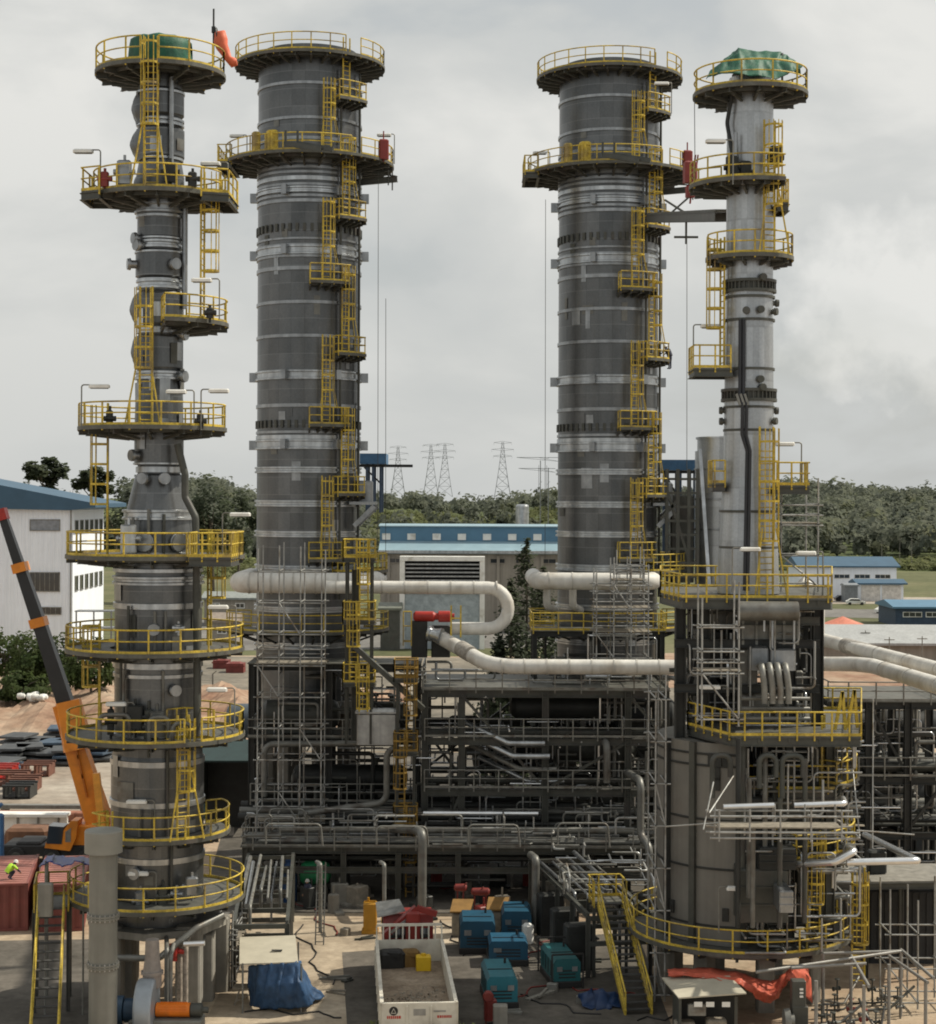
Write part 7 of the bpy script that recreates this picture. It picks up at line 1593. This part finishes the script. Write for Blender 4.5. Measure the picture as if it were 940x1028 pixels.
for px, s, lab in ((464, 18.3, 'tilted amber sheet left of its twin behind the blue generators'), (500, 18.2, 'tilted amber sheet right of its twin behind the blue generators')):
    b = GS(px, s); t = thing('amber_crate', lab, 'crate', b); mb = MB(); mb.extrude([(b.x-.65, b.y-.5, 1.35), (b.x+.45, b.y-.5, 1.35), (b.x+.65, b.y+.8, 1.75), (b.x-.5, b.y+.8, 1.75)], (0, 0, .08)); mb.build('lid', mat('amber_sheet', (.21, .115, .03), .7), t); mb = MB(); mb.cbox((b.x, b.y+.1, .65), (1.1, 1.0, 1.2), 0, .05); mb.build('body', PLANK, t)
b = GS(530, 18.6); mb = MB(); mb.cbox((b.x, b.y, .55), (.6, .6, 1.1), .3, .15); loose(mb, 'white_sack', [WHITE], 'white bulk sack behind the rear right blue generator', 'sack', b)
for px0, px1, py, s, lab in ((456, 469, 888, 17.9, 'short red jib piece left, in front of the low rack'), (473, 492, 892, 17.9, 'red cylinder right, in front of the low rack')):
    a, b = W(px0, py+3, s), W(px1, py+3, s); mb = MB(); mb.lathe_axis(a, b-a, [(.1, 0), (.2, .08), (.22, .5), (.22, (b-a).length-.1), (.12, (b-a).length)], 12); mb.bar(a+Vector((.2, 0, 0)), (a.x+.2, a.y, 0), .08); mb.bar(b-Vector((.2, 0, 0)), (b.x-.2, b.y, 0), .08); mb.bar(a+Vector((.3, 0, -.2)), a+Vector((.7, -.2, .3)), .06); loose(mb, 'red_ram', [mat('ram_red', (.17, .025, .02), .5)], lab, 'ram', (a.x, a.y, 0))
b = GS(602, 21.2); sheet_thing([[(b.x-.9, b.y-.7, .05), (b.x, b.y-.8, .05), (b.x+.9, b.y-.6, .05)], [(b.x-.8, b.y-.1, .6), (b.x+.1, b.y, .8), (b.x+.8, b.y, .5)], [(b.x-.8, b.y+.7, .05), (b.x, b.y+.8, .05), (b.x+.9, b.y+.7, .05)]], 'blue_heap', mat('royal_blue_sheet', (.012, .035, .10), .5), 'royal blue sheet crumpled on the ground at the foot of the right staircase', 'sheet', 4, .16, 9)
b = GS(493, 22.0); mb = MB(); mb.cbox((b.x, b.y, .7), (.55, .5, 1.0), .2, .1); mb.lathe_axis((b.x-.1, b.y-.3, 1.3), (0, 1, 0), [(.2, 0), (.26, .1), (.2, .5)], 12)
for dx in (-.2, .2): mb.bar((b.x+dx, b.y, 0), (b.x+dx, b.y, .3), .06)
loose(mb, 'welding_set', [mat('maroon_paint', (.16, .025, .02), .5)], 'maroon welding set with a round top in front of the teal generator', 'welding set', b)
b = GS(503, 22.3); mb = MB(); mb.cbox((b.x, b.y, .75), (.65, .5, .9), 0, .04)
for dx in (-.25, .25):
    for dy in (-.2, .2): mb.bar((b.x+dx, b.y+dy, 0), (b.x+dx, b.y+dy, .35), .05)
loose(mb, 'distribution_box', [CONC], 'pale grey distribution box on legs beside the maroon welding set', 'electrical box', b)

# ================================================================== FOREGROUND RIGHT
s0, s1 = 22.9, 22.1; zr = 2.2; A, B = GS(682, s0), GS(750, s0); C, D = GS(733, s1), GS(665, s1)
t = thing('site_shelter', 'open fronted cabin with a slanting pale roof at the bottom right', 'shelter', ((A.x+B.x)/2, A.y+1, 0))
mb = MB(); mb.extrude([(A.x, A.y, zr-.12), (B.x, B.y, zr+.1), (C.x, C.y, zr+.1), (D.x, D.y, zr+.0)], (0, 0, .06)); mb.build('roof', MATS['pale_board'], t)
mb = MB(); mb.box((A.x+.08, A.y+1.3, zr/2-.05), (.12, 2.4, zr-.2)); mb.build('side_wall', STEEL, t)
mb = MB(); mb.box((B.x-.4, A.y+.4, zr/2-.05), (.14, .14, zr-.1)); mb.build('post', STEEL, t)
mb = MB(); mb.box(((A.x+B.x)/2, A.y+2.2, zr/2-.05), (B.x-A.x-.3, .1, zr-.15)); mb.build('back_wall', DARK, t)
for px, m in ((702, WHITE), (714, WHITE), (730, WHITE)): a = W(px, 1000, s0); mb = MB(); mb.box((a.x, A.y+.1, zr-.38), (.36, .02, .22)); mb.build('notice', m, t)
for px, w, h in ((701, .8, .5),): a = W(px, 1007, s0); mb = MB(); mb.cbox((a.x, A.y+.3, 1.55), (w, .3, h), 0, .03); mb.box((a.x, A.y+.13, 1.55), (.5, .03, .1)); mb.build('control_panel', GALV, t)
for px, h in ((690, .9), (722, 1.0)): a = GS(px, s0); mb = MB(); mb.cbox((a.x, A.y+.8, h/2), (.9, .6, h), 0, .06); loose(mb, 'cardboard_crate', [PLANK], 'brown crate inside the open cabin, ' + ('left' if px == 690 else 'right'), 'crate', (a.x, A.y+.8, 0))
R_ = lambda px, py, s: W(px, py-4, s)
sheet_thing([[R_(671, 977, 21.6), R_(690, 975, 21.6), R_(715, 975, 21.6), R_(738, 978, 21.6), R_(757, 984, 21.8), R_(775, 989, 21.8), R_(787, 981, 21.8), R_(799, 971, 21.8), R_(812, 976, 21.6)],
             [R_(670, 979, 22.1), R_(690, 979, 22.1), R_(715, 981, 22.1), R_(742, 985, 22.3), R_(760, 995, 22.4), R_(776, 1003, 22.3), R_(786, 992, 22.2), R_(797, 973, 22.3), R_(815, 985, 22.0)],
             [R_(672, 983, 22.2), R_(690, 982, 22.2), R_(716, 986, 22.2), R_(745, 991, 22.5), R_(762, 1006, 22.3), R_(773, 1010, 22.1), R_(782, 1003, 22.0), R_(792, 985, 22.4), R_(816, 1010, 22.0)]], 'red_tarpaulin', TARP_R, 'orange red tarpaulin sagging between the cabin roof and the grey cabinet', 'tarpaulin', 9, .05, 12)
b = GS(803, 22.6); t = thing('electrical_cabinet', 'tall grey electrical cabinet under the orange red tarpaulin', 'cabinet', b); mb = MB(); mb.cbox((b.x, b.y, 1.0), (.72, .6, 1.1), 0, .03); mb.cbox((b.x-.05, b.y, 2.1), (.62, .55, 1.15), 0, .03); mb.build('body', STEEL, t)
for k in range(3): mb = MB(); mb.box((b.x+.05, b.y-.29, 2.0+.16*k), (.16, .02, .09)); mb.build('notice', WHITE, t)
mb = MB(); mb.box((b.x-.4, b.y+.1, .22), (2.0, 1.4, .44)); mb.build('plinth', CONC, t)
b = GS(790, 22.7); mb = MB(); mb.lathe_axis((b.x-.15, b.y, .95), (1, 0, 0), [(.2, 0), (.5, .05), (.55, .3), (.3, .35), (.3, .5)], 18); mb.box((b.x, b.y, .55), (.5, .7, .25)); loose(mb, 'small_fan', [GALV], 'small round cased fan left of the grey cabinet', 'fan', (b.x, b.y, .44))
FR = mat('frame_grey', (.24, .235, .22), .5, .2, .2, 2)
t = thing('tube_goalpost', 'goalpost frame of grey tubes at the bottom right corner of the yard', 'tube frame', GS(850, 22.3)); h = 3.0
for px, s in ((820, 23.0), (827, 21.7), (868, 23.2), (855, 21.8), (893, 22.2), (930, 23.0), (905, 21.6)):
    b = GS(px, s); mb = MB(); mb.tube(b, (b.x, b.y, h), .08, 8); mb.build('upright', FR, t)
for a, sa, b_, sb_ in ((760, 22.6, 905, 21.6), (855, 21.8, 873, 23.3), (893, 21.8, 932, 23.1), (905, 21.5, 938, 22.9), (827, 21.7, 905, 21.6), (795, 22.4, 870, 22.2)):
    p, q_ = GS(a, sa), GS(b_, sb_); mb = MB(); mb.tube((p.x, p.y, h), (q_.x, q_.y, h+.03), .075, 8); mb.build('crossbar', FR, t)
r = random.Random(3)
for k in range(16):
    px = r.uniform(818, 905); s = r.uniform(20.9, 22.6); b = GS(px, s); m = r.choice((MATS['dull_red_paint'], GALV, STEEL, STEEL, PIPEG)); mb = MB(); z = r.uniform(.3, .8)
    mb.lathe_axis((b.x-.2, b.y, z), (1, r.uniform(-.5, .5), 0), [(.11, 0), (.11, .05), (.06, .05), (.08, .2), (.06, .34), (.11, .34), (.11, .39)], 10); mb.tube((b.x, b.y, z), (b.x, b.y, z+.45), .04, 6); mb.lathe((b.x, b.y), [(.12, z+.45), (.14, z+.47), (.12, z+.5)], 12); mb.tube((b.x, b.y, 0), (b.x, b.y, z-.05), .05, 6)
    loose(mb, 'hand_valve', [m], 'small valve on a stub pipe among the tube frames at the bottom right', 'valve', b, 'small valves under the tube frame')
for k in range(6):
    a = GS(r.uniform(815, 870), r.uniform(21.2, 22.8)); pipe_thing([(a.x, a.y, .35), (a.x+r.uniform(.8, 2.5), a.y+r.uniform(-.8, .8), .35), (a.x+r.uniform(1, 2.6), a.y+1, 1.2)], .06, r.choice((GALV, STEEL, PIPEG)), 'thin pipe lying near the ground under the tube frame', 'thin pipes under the tube frame', n=6, bend=.15)
b = GS(818, 22.9); mb = MB(); mb.cbox((b.x, b.y, .5), (.35, .4, .9), .3, .08); loose(mb, 'blue_bag', [BLUE], 'blue bag standing right of the grey cabinet', 'bag', b)
# small clutter lying in the yard
r = random.Random(8)
for k in range(46):
    px = r.uniform(300, 690); py = r.uniform(905, 1020)
    if 370 < px < 470 and py > 900: continue
    b = G(px, py); L = r.uniform(.4, 2.2); a = r.uniform(0, pi); mb = MB(); 
    if k % 3: mb.box((b.x, b.y, .06), (L, r.uniform(.1, .3), .1), a); mb.box((b.x+.1, b.y+.1, .15), (L*.7, .12, .08), a+.4)
    else: mb.cbox((b.x, b.y, .2), (r.uniform(.3, .6), r.uniform(.3, .6), .4), a, .04)
    loose(mb, 'timber_offcut' if k % 3 else 'site_box', [r.choice((PLANK, STEEL, CONC, DARK, GALV))], 'offcuts of timber lying on the yard concrete' if k % 3 else 'small box left on the yard concrete', 'offcut' if k % 3 else 'box', b, 'timber offcuts on the yard' if k % 3 else 'small boxes on the yard')
# dense small pipework inside the frames
r = random.Random(17)
TANG = {}
def tangle(x0, x1, y0, y1, z0, z1, n, label, group, mats, rr=(.05, .14)):
    solo = group in ('small pipes in the central frame', 'small pipes on the central frame deck', 'small pipes in the left dark frame', 'small pipes at the furnace front')
    for k in range(n):
        p = Vector((r.uniform(x0, x1), r.uniform(y0, y1), r.uniform(z0, z1))); pts = [p.copy()]
        for j in range(r.choice((2, 3, 4))):
            ax_ = r.choice((0, 0, 1, 2, 2)); d = Vector((0, 0, 0)); d[ax_] = r.choice((-1, 1))*r.uniform(.8, 3.2); q_ = pts[-1]+d
            q_.x = min(max(q_.x, x0), x1); q_.y = min(max(q_.y, y0), y1); q_.z = min(max(q_.z, z0), z1)
            if (q_-pts[-1]).length > .5 and (len(pts) < 2 or abs((q_-pts[-1]).normalized().dot((pts[-1]-pts[-2]).normalized())) < .9): pts.append(q_)
        if len(pts) < 2: continue
        rad, mm = r.uniform(*rr), r.choice(mats)
        if solo: pipe_thing(pts, rad, mm, label, group, n=7, bend=.25)
        else: TANG.setdefault(mm.name, MB()).pipe(pts, rad, 6, .25)
tangle(XM[0]-.5, XM[-1], yM+.6, yM+8.5, .6, 11.8, 74, 'thin pipe threading through the tall central frame', 'small pipes in the central frame', (PIPEG, GALV, STEEL, SILVD, PIPEG))
tangle(XM[0], XM[-1], yM+.6, yM+8, 12.5, 13.6, 16, 'thin pipe on the top deck of the central frame', 'small pipes on the central frame deck', (PIPEG, GALV, SILVD))
tangle(XL[0], XL[-1], yL+.4, yL+3, .4, 13.2, 44, 'thin pipe inside the dark frame of the left wide tower', 'small pipes in the left dark frame', (PIPEG, STEEL, DARK, GALV))
tangle(XR[0], XR[-1], yR+.3, yR+3.4, .5, 3.0, 26, 'thin pipe slung beneath the low pipe rack', 'small pipes under the low rack', (PIPEG, STEEL, DARK))
tangle((536-470)/15.7, (668-470)/15.7, FPX/15.7, FPX/15.7+2.5, 1, 15.5, 36, 'thin pipe inside the frame of the right wide tower', 'small pipes in the right dark frame', (PIPEG, STEEL, GALV, DARK))
tangle(XQ[0], XQ[-1], yQ, yQ+7, .5, 12, 46, 'thin pipe inside the dark structure at the right edge', 'small pipes in the right edge structure', (PIPEG, STEEL, GALV, DARK))
tangle((742-470)/21.4, (862-470)/21.4, FPX/21.6, FPX/20, 3.2, 12.4, 44, 'thin pipe in front of the furnace between its decks', 'small pipes at the furnace front', (PIPEG, STEEL, GALV, DARK))
tangle((676-470)/20.8, (822-470)/20.8, FPX/20.6, FPX/19.6, 12.8, 19, 22, 'thin pipe among the legs under the furnace top deck', 'small pipes under the furnace top deck', (PIPEG, STEEL, DARK))
# process equipment that fills the frames with dark bulk
def drum(x, y, z, L, rad, m, label):
    t = thing('process_drum', label, 'process drum', (x, y, z-rad-.4)); mb = MB(); mb.lathe_axis((x-L/2, y, z), (1, 0, 0), [(.2, -.4), (rad*.75, -.28), (rad, 0), (rad, L), (rad*.75, L+.28), (.2, L+.4)], 22); mb.build('shell', m, t)
    for dx in (-L*.3, L*.3): mb = MB(); mb.box((x+dx, y, z-rad-.15), (.3, rad*1.5, .5)); mb.build('saddle', STEEL, t)
    for dx in (-L*.2, L*.25): mb = MB(); mb.lathe((x+dx, y), [(.16, z+rad-.05), (.16, z+rad+.35), (.26, z+rad+.35), (.26, z+rad+.45)], 12); mb.build('nozzle', STEEL, t)
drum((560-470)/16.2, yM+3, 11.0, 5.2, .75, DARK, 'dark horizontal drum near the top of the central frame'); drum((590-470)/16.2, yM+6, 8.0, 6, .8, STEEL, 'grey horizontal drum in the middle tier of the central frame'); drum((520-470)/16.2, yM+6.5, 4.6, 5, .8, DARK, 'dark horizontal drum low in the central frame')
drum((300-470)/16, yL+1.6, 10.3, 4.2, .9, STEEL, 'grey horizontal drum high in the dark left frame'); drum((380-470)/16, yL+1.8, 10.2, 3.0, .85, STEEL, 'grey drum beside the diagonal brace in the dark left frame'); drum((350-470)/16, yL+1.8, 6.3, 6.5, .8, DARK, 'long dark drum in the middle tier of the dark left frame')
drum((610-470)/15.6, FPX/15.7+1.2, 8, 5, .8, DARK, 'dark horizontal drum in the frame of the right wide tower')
t = thing('switch_house', 'dark grey cubicle block under the left wide tower', 'cubicle', ((345-470)/15.6, FPX/15.4, 0)); mb = MB(); mb.cbox(((345-470)/15.6, FPX/15.4+2, 2.4), (8.2, 3, 4.6), 0, .1); mb.build('body', DARK, t)
for k in range(5): mb = MB(); mb.box(((345-470)/15.6-3.2+1.6*k, FPX/15.4+.47, 2.2), (1.3, .08, 3.2)); mb.build('door', STEEL, t)
q = GS(378, 16.55); mb = MB(); mb.cbox((q.x, q.y+.6, 10.0), (2.4, 2.0, 1.9), 0, .08); mb.box((q.x, q.y+.6, 11.0), (2.6, 2.2, .1)); loose(mb, 'pale_module', [SILVD], 'pale grey equipment box beneath the yellow ladders at the left wide tower', 'equipment box', (q.x, q.y+.6, 9.05))

# more bulk: dark shed between the left tower and the left dark frame, extra drums, trays
q = GS(229, 14.2); t = thing('equipment_shed', 'dark open shed with a teal sheet roof right of the left tower', 'shed', (q.x, q.y+2, 0))
mb = MB(); mb.box((q.x, q.y+3.6, 2.8), (4.2, .15, 5.6)); mb.build('back_wall', DARK, t)
mb = MB(); mb.extrude([(q.x-2.2, q.y-.4, 5.3), (q.x+2.2, q.y-.4, 5.3), (q.x+2.2, q.y+4, 6.2), (q.x-2.2, q.y+4, 6.2)], (0, 0, .12)); mb.build('roof', mat('teal_roof', (.014, .034, .034), .6), t)
for dx in (-2, 2):
    mb = MB(); mb.bar((q.x+dx, q.y, 0), (q.x+dx, q.y, 5.3), .2); mb.build('post', STEEL, t)
    mb = MB(); mb.box((q.x+dx, q.y+1.8, 3.6), (.1, 3.4, 3.2)); mb.build('side_sheet', DARK, t)
def tray(x0, x1, y, z, label, m=STEEL):
    t = thing('cable_tray', label, 'cable tray', ((x0+x1)/2, y, z), 'cable trays in the steel frames'); mb = MB()
    for dy in (-.3, .3): mb.bar((x0, y+dy, z+.1), (x1, y+dy, z+.1), .05, .2)
    n = int((x1-x0)/.4)
    for k in range(n+1): mb.bar((x0+(x1-x0)*k/n, y-.28, z+.03), (x0+(x1-x0)*k/n, y+.28, z+.03), .06, .04)
    mb.build('tray', m, t); mb = MB()
    for k in range(4): mb.tube((x0, y-.2+.13*k, z+.1), (x1, y-.2+.13*k, z+.1), .045, 6)
    mb.build('cable', BLACK, t)
for x0, x1, y, z in ((XM[0], XM[-1], yM+1.2, 9.55), (XM[0], XM[-1], yM+7, 9.55), (XM[0], XM[-1], yM+2.2, 6.45), (XM[0], XM[-1], yM+6, 6.45), (XM[0], XM[-1], yM+3, 3.2), (XL[0], XL[-1], yL+1, 9.2), (XL[0], XL[-1], yL+2, 5.2), (XQ[0], XQ[-1], yQ+2, 8), (XQ[0], XQ[-1], yQ+6, 8), (XQ[0], XQ[-1], yQ+2, 10), (XR[0], XR[-1], yR+1.7, 2.35)):
    tray(x0, x1, y, z, 'cable tray with black cables running level through a steel frame')
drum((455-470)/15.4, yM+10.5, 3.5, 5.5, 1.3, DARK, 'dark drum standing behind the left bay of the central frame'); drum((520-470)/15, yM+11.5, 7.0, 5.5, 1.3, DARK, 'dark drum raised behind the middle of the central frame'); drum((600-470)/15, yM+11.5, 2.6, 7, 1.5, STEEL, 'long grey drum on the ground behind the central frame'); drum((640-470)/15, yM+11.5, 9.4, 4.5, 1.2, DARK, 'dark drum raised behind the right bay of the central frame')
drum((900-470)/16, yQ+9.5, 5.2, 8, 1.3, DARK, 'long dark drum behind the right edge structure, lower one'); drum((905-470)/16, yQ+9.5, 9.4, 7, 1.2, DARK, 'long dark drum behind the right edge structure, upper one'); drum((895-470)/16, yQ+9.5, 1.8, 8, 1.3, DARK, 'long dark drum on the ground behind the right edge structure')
for k, (px, py, s, L, r_, m) in enumerate(((500, 722, 16.3, 5.0, .16, SILV), (505, 735, 16.3, 5.2, .18, SILV), (512, 748, 16.2, 5.4, .16, GALV), (520, 760, 16.1, 5.0, .15, SILV))):
    a = W(px-40, py, s); b_ = W(px+10, py+24, s+.3); pipe_thing([a, b_, b_+Vector((2.2, 0, 0))], r_, m, 'bright pipe sloping down through the left bay of the central frame', 'sloping pipes in the central frame', bend=.4)
# dark boxes added to stand in for shade under the right spur rack
for k in range(3):
    a = GS(553+14*k, 18.3+.7*k); mb = MB(); mb.cbox((a.x, a.y, 1.2), (1.4, .9, 2.3), .2, .08); mb.box((a.x, a.y-.47, 1.3), (.9, .05, 1.2), .2); loose(mb, 'shade_box', [DARK], 'dark box standing in for shade under the spur rack left of the furnace', 'cabinet', a, 'dark shade boxes under the right spur rack')

# fine bright tubes and handrails that crowd the frames
tangle(XM[0]-.5, XM[-1], yM-.2, yM+8.5, .6, 12.0, 190, 'thin bright tube threading through the tall central frame', 'bright tubes in the central frame', (SCAF, SILV, GALV, ALU), (.035, .065))
tangle(XL[0], XL[-1]+.5, yL-.5, yL+3, .4, 13.4, 110, 'thin bright tube in front of the dark frame of the left wide tower', 'bright tubes at the left dark frame', (SCAF, SILV, GALV, ALU), (.035, .065))
tangle(XR[0], XR[-1], yR-.3, yR+3.6, 3.4, 5.2, 90, 'thin tube standing on the low pipe rack', 'small tubes on the low rack', (SCAF, SILV, GALV, PIPEG), (.035, .08))
tangle((742-470)/21.4, (862-470)/21.4, FPX/21.9, FPX/20.6, 3.2, 12.8, 130, 'thin bright tube at the furnace front between its decks', 'bright tubes at the furnace front', (SCAF, SILV, GALV), (.035, .065))
tangle((690-470)/21, (815-470)/21, FPX/21.2, FPX/20.3, 13.3, 19.2, 90, 'thin bright tube among the legs under the furnace top deck', 'bright tubes under the furnace top deck', (SCAF, SILV, GALV), (.035, .065))
tangle(XQ[0], XQ[-1], yQ-.4, yQ+7, .5, 12, 110, 'thin bright tube in the dark structure at the right edge', 'bright tubes in the right edge structure', (SCAF, SILV, GALV, ALU), (.035, .065))
tangle((560-470)/18.6, (650-470)/18.6, FPX/19.6, FPX/17.6, 3.3, 4.4, 26, 'thin tube lying across the right spur rack', 'loose tubes on the right spur rack', (SCAF, SILV, GALV), (.035, .07))
tangle((535-470)/15.9, (668-470)/15.9, FPX/16.0, FPX/15.7, 3, 15.4, 30, 'thin bright tube in front of the frame of the right wide tower', 'bright tubes at the right dark frame', (SCAF, SILV, GALV, ALU), (.035, .065))
for x0, x1, y, z, lab in ((XM[0], XM[-1], yM-.3, 9.5, 'upper middle walkway rail of the central frame'), (XM[0], XM[-1], yM-.3, 6.4, 'lower middle walkway rail of the central frame'), (XL[0], XL[-1], yL-.4, 5.1, 'lower walkway rail of the dark left frame'), (XQ[0], XQ[-1], yQ-.3, 7.9, 'middle walkway rail of the right edge structure')):
    mb = MB(); rail_run(mb, [(x0, y, z), (x1, y, z)], step=1.5); loose(mb, 'walkway_rail', [GALV], 'grey handrail, ' + lab, 'handrail', ((x0+x1)/2, y, z))
mbt = MB(); tm = []
for nm, b_ in TANG.items():
    mbt.cur = len(tm); tm.append(MATS[nm]); mbt.add(b_.v, b_.f, True)
o = mbt.build('small_pipework', tm); o['kind'] = 'stuff'; o['label'] = 'tangle of thin grey pipes and tubes filling the steel frames'; o['category'] = 'pipework'
# hoses and cables trailing over the yard
r = random.Random(23)
for k, (a, b) in enumerate((((498, 1008), (560, 985)), ((520, 1000), (600, 1020)), ((470, 960), (445, 925)), ((575, 992), (640, 1000)), ((330, 990), (300, 930)), ((250, 1015), (345, 1022)), ((530, 962), (560, 940)), ((700, 1020), (640, 1024)), ((820, 1015), (905, 1000)), ((340, 940), (300, 905)))):
    A, B = G(*a), G(*b); n = Vector((-(B-A).y, (B-A).x, 0)).normalized(); path = [A + (B-A)*(i/14) + n*(sin(i*.9+k)*.5*r.uniform(.3, 1)) + Vector((0, 0, .05)) for i in range(15)]
    mb = MB(); mb.sweep(path, .04, 6); loose(mb, 'ground_cable', [BLACK if k % 3 else MATS['ram_red']], 'dark cable snaking over the yard concrete' if k % 3 else 'dull red hose snaking over the yard concrete', 'cable' if k % 3 else 'hose', path[7], 'dark cables on the yard' if k % 3 else 'dull red hoses on the yard')
for k in range(34):
    px = r.uniform(250, 660); py = r.uniform(884, 925); b = G(px, py); h = r.uniform(.3, 1.3); mb = MB(); mb.cbox((b.x, b.y, h/2), (r.uniform(.4, 1.3), r.uniform(.4, .9), h), r.uniform(0, 1), .05); mb.tube((b.x, b.y, h-.05), (b.x, b.y, h+r.uniform(.1, .5)), .06, 6); mb.box((b.x+.3, b.y-.2, .08), (1.2, .5, .14), r.uniform(0, 3))
    loose(mb, 'site_equipment', [r.choice((DARK, STEEL, PLANK, CONC, DARK, MATS['dull_red_paint']))], 'small piece of site equipment standing around the foot of the low pipe rack', 'equipment', b, 'small equipment around the low rack')

# ================================================================== WORLD, SUN, CAMERA
SUN_EL, SUN_AZ = math.radians(48), math.radians(72)     # azimuth from +Y towards +X
w = bpy.data.worlds.new('World'); scene.world = w; w.use_nodes = True; nt = w.node_tree; N = nt.nodes; L = nt.links; N.clear()
out = N.new('ShaderNodeOutputWorld'); sky = N.new('ShaderNodeTexSky'); sky.sky_type = 'NISHITA'; sky.sun_disc = False; sky.sun_elevation = SUN_EL; sky.sun_rotation = SUN_AZ; sky.air_density = 1.2; sky.dust_density = 3.0
b1 = N.new('ShaderNodeBackground'); b1.inputs['Strength'].default_value = .09; L.new(sky.outputs[0], b1.inputs['Color'])
tc = N.new('ShaderNodeTexCoord'); mp = N.new('ShaderNodeMapping'); mp.inputs['Scale'].default_value = (1.0, 1.0, 2.1); mp.inputs['Location'].default_value = (.37, .1, .62); L.new(tc.outputs['Generated'], mp.inputs[0])
nz = N.new('ShaderNodeTexNoise'); nz.inputs['Scale'].default_value = 4.6; nz.inputs['Detail'].default_value = 8; nz.inputs['Roughness'].default_value = .5; nz.inputs['Distortion'].default_value = .25; L.new(mp.outputs[0], nz.inputs['Vector'])
cr = N.new('ShaderNodeValToRGB'); e = cr.color_ramp; e.elements[0].position = .38; e.elements[0].color = (.565, .585, .58, 1); e.elements[1].position = .60; e.elements[1].color = (.80, .795, .76, 1); m_ = e.elements.new(.5); m_.color = (.66, .668, .648, 1); L.new(nz.outputs['Fac'], cr.inputs[0])
sp = N.new('ShaderNodeSeparateXYZ'); L.new(tc.outputs['Generated'], sp.inputs[0])
hz = N.new('ShaderNodeMapRange'); hz.inputs['From Min'].default_value = 0.0; hz.inputs['From Max'].default_value = .22; hz.inputs['To Min'].default_value = .8; hz.inputs['To Max'].default_value = 0; L.new(sp.outputs['Z'], hz.inputs['Value'])
mx = N.new('ShaderNodeMix'); mx.data_type = 'RGBA'; mx.inputs['B'].default_value = (.585, .60, .588, 1); L.new(hz.outputs[0], mx.inputs['Factor']); L.new(cr.outputs[0], mx.inputs['A'])
v1 = N.new('ShaderNodeVectorMath'); v1.operation = 'DISTANCE'; v1.inputs[1].default_value = (.226, .968, .108); L.new(tc.outputs['Generated'], v1.inputs[0])
n5 = N.new('ShaderNodeTexNoise'); n5.inputs['Scale'].default_value = 26; n5.inputs['Detail'].default_value = 8; n5.inputs['Roughness'].default_value = .55; L.new(tc.outputs['Generated'], n5.inputs['Vector'])
m5 = N.new('ShaderNodeMath'); m5.operation = 'MULTIPLY_ADD'; m5.inputs[1].default_value = -.125; L.new(n5.outputs['Fac'], m5.inputs[0]); L.new(v1.outputs['Value'], m5.inputs[2])
r5 = N.new('ShaderNodeMapRange'); r5.inputs['From Min'].default_value = -.005; r5.inputs['From Max'].default_value = -.04; r5.inputs['To Min'].default_value = 0; r5.inputs['To Max'].default_value = .75; L.new(m5.outputs[0], r5.inputs['Value'])
x5 = N.new('ShaderNodeMix'); x5.data_type = 'RGBA'; x5.inputs['B'].default_value = (.86, .855, .82, 1); L.new(r5.outputs[0], x5.inputs['Factor']); L.new(mx.outputs['Result'], x5.inputs['A'])
b2 = N.new('ShaderNodeBackground'); b2.inputs['Strength'].default_value = 1.0; L.new(x5.outputs['Result'], b2.inputs['Color'])
ms = N.new('ShaderNodeMixShader'); cov = N.new('ShaderNodeMapRange'); cov.inputs['From Min'].default_value = .30; cov.inputs['From Max'].default_value = .42; cov.inputs['To Min'].default_value = .75; cov.inputs['To Max'].default_value = .97; L.new(nz.outputs['Fac'], cov.inputs['Value']); L.new(cov.outputs[0], ms.inputs[0]); L.new(b1.outputs[0], ms.inputs[1]); L.new(b2.outputs[0], ms.inputs[2]); L.new(ms.outputs[0], out.inputs[0])
sd = bpy.data.lights.new('sun', 'SUN'); sd.energy = 4.8; sd.angle = math.radians(.6); sd.color = (1, .92, .77); so = bpy.data.objects.new('sun', sd); COL.objects.link(so)
to = Vector((cos(SUN_EL)*sin(SUN_AZ), cos(SUN_EL)*cos(SUN_AZ), sin(SUN_EL))); so.rotation_euler = to.to_track_quat('Z', 'Y').to_euler(); so.location = to*200
cam = bpy.data.cameras.new('camera'); co = bpy.data.objects.new('camera', cam); COL.objects.link(co); co.location = (0, 0, HCAM); co.rotation_euler = (Matrix.Rotation(radians(90), 3, 'X') @ Matrix.Rotation(.0043, 3, 'Z')).to_euler()
cam.sensor_fit = 'VERTICAL'; cam.sensor_height = 36; cam.sensor_width = 36; cam.lens = FPX/1028*36; cam.shift_y = -14/1028; cam.shift_x = -1.6/1028; cam.clip_end = 12000; cam.clip_start = .5; scene.camera = co
scene.view_settings.view_transform = 'Standard'; scene.view_settings.look = 'None'; scene.view_settings.exposure = 0
scene.cycles.filter_width = 1.9; scene.cycles.use_denoising = True; scene.cycles.max_bounces = 5; scene.cycles.diffuse_bounces = 3; scene.cycles.glossy_bounces = 2
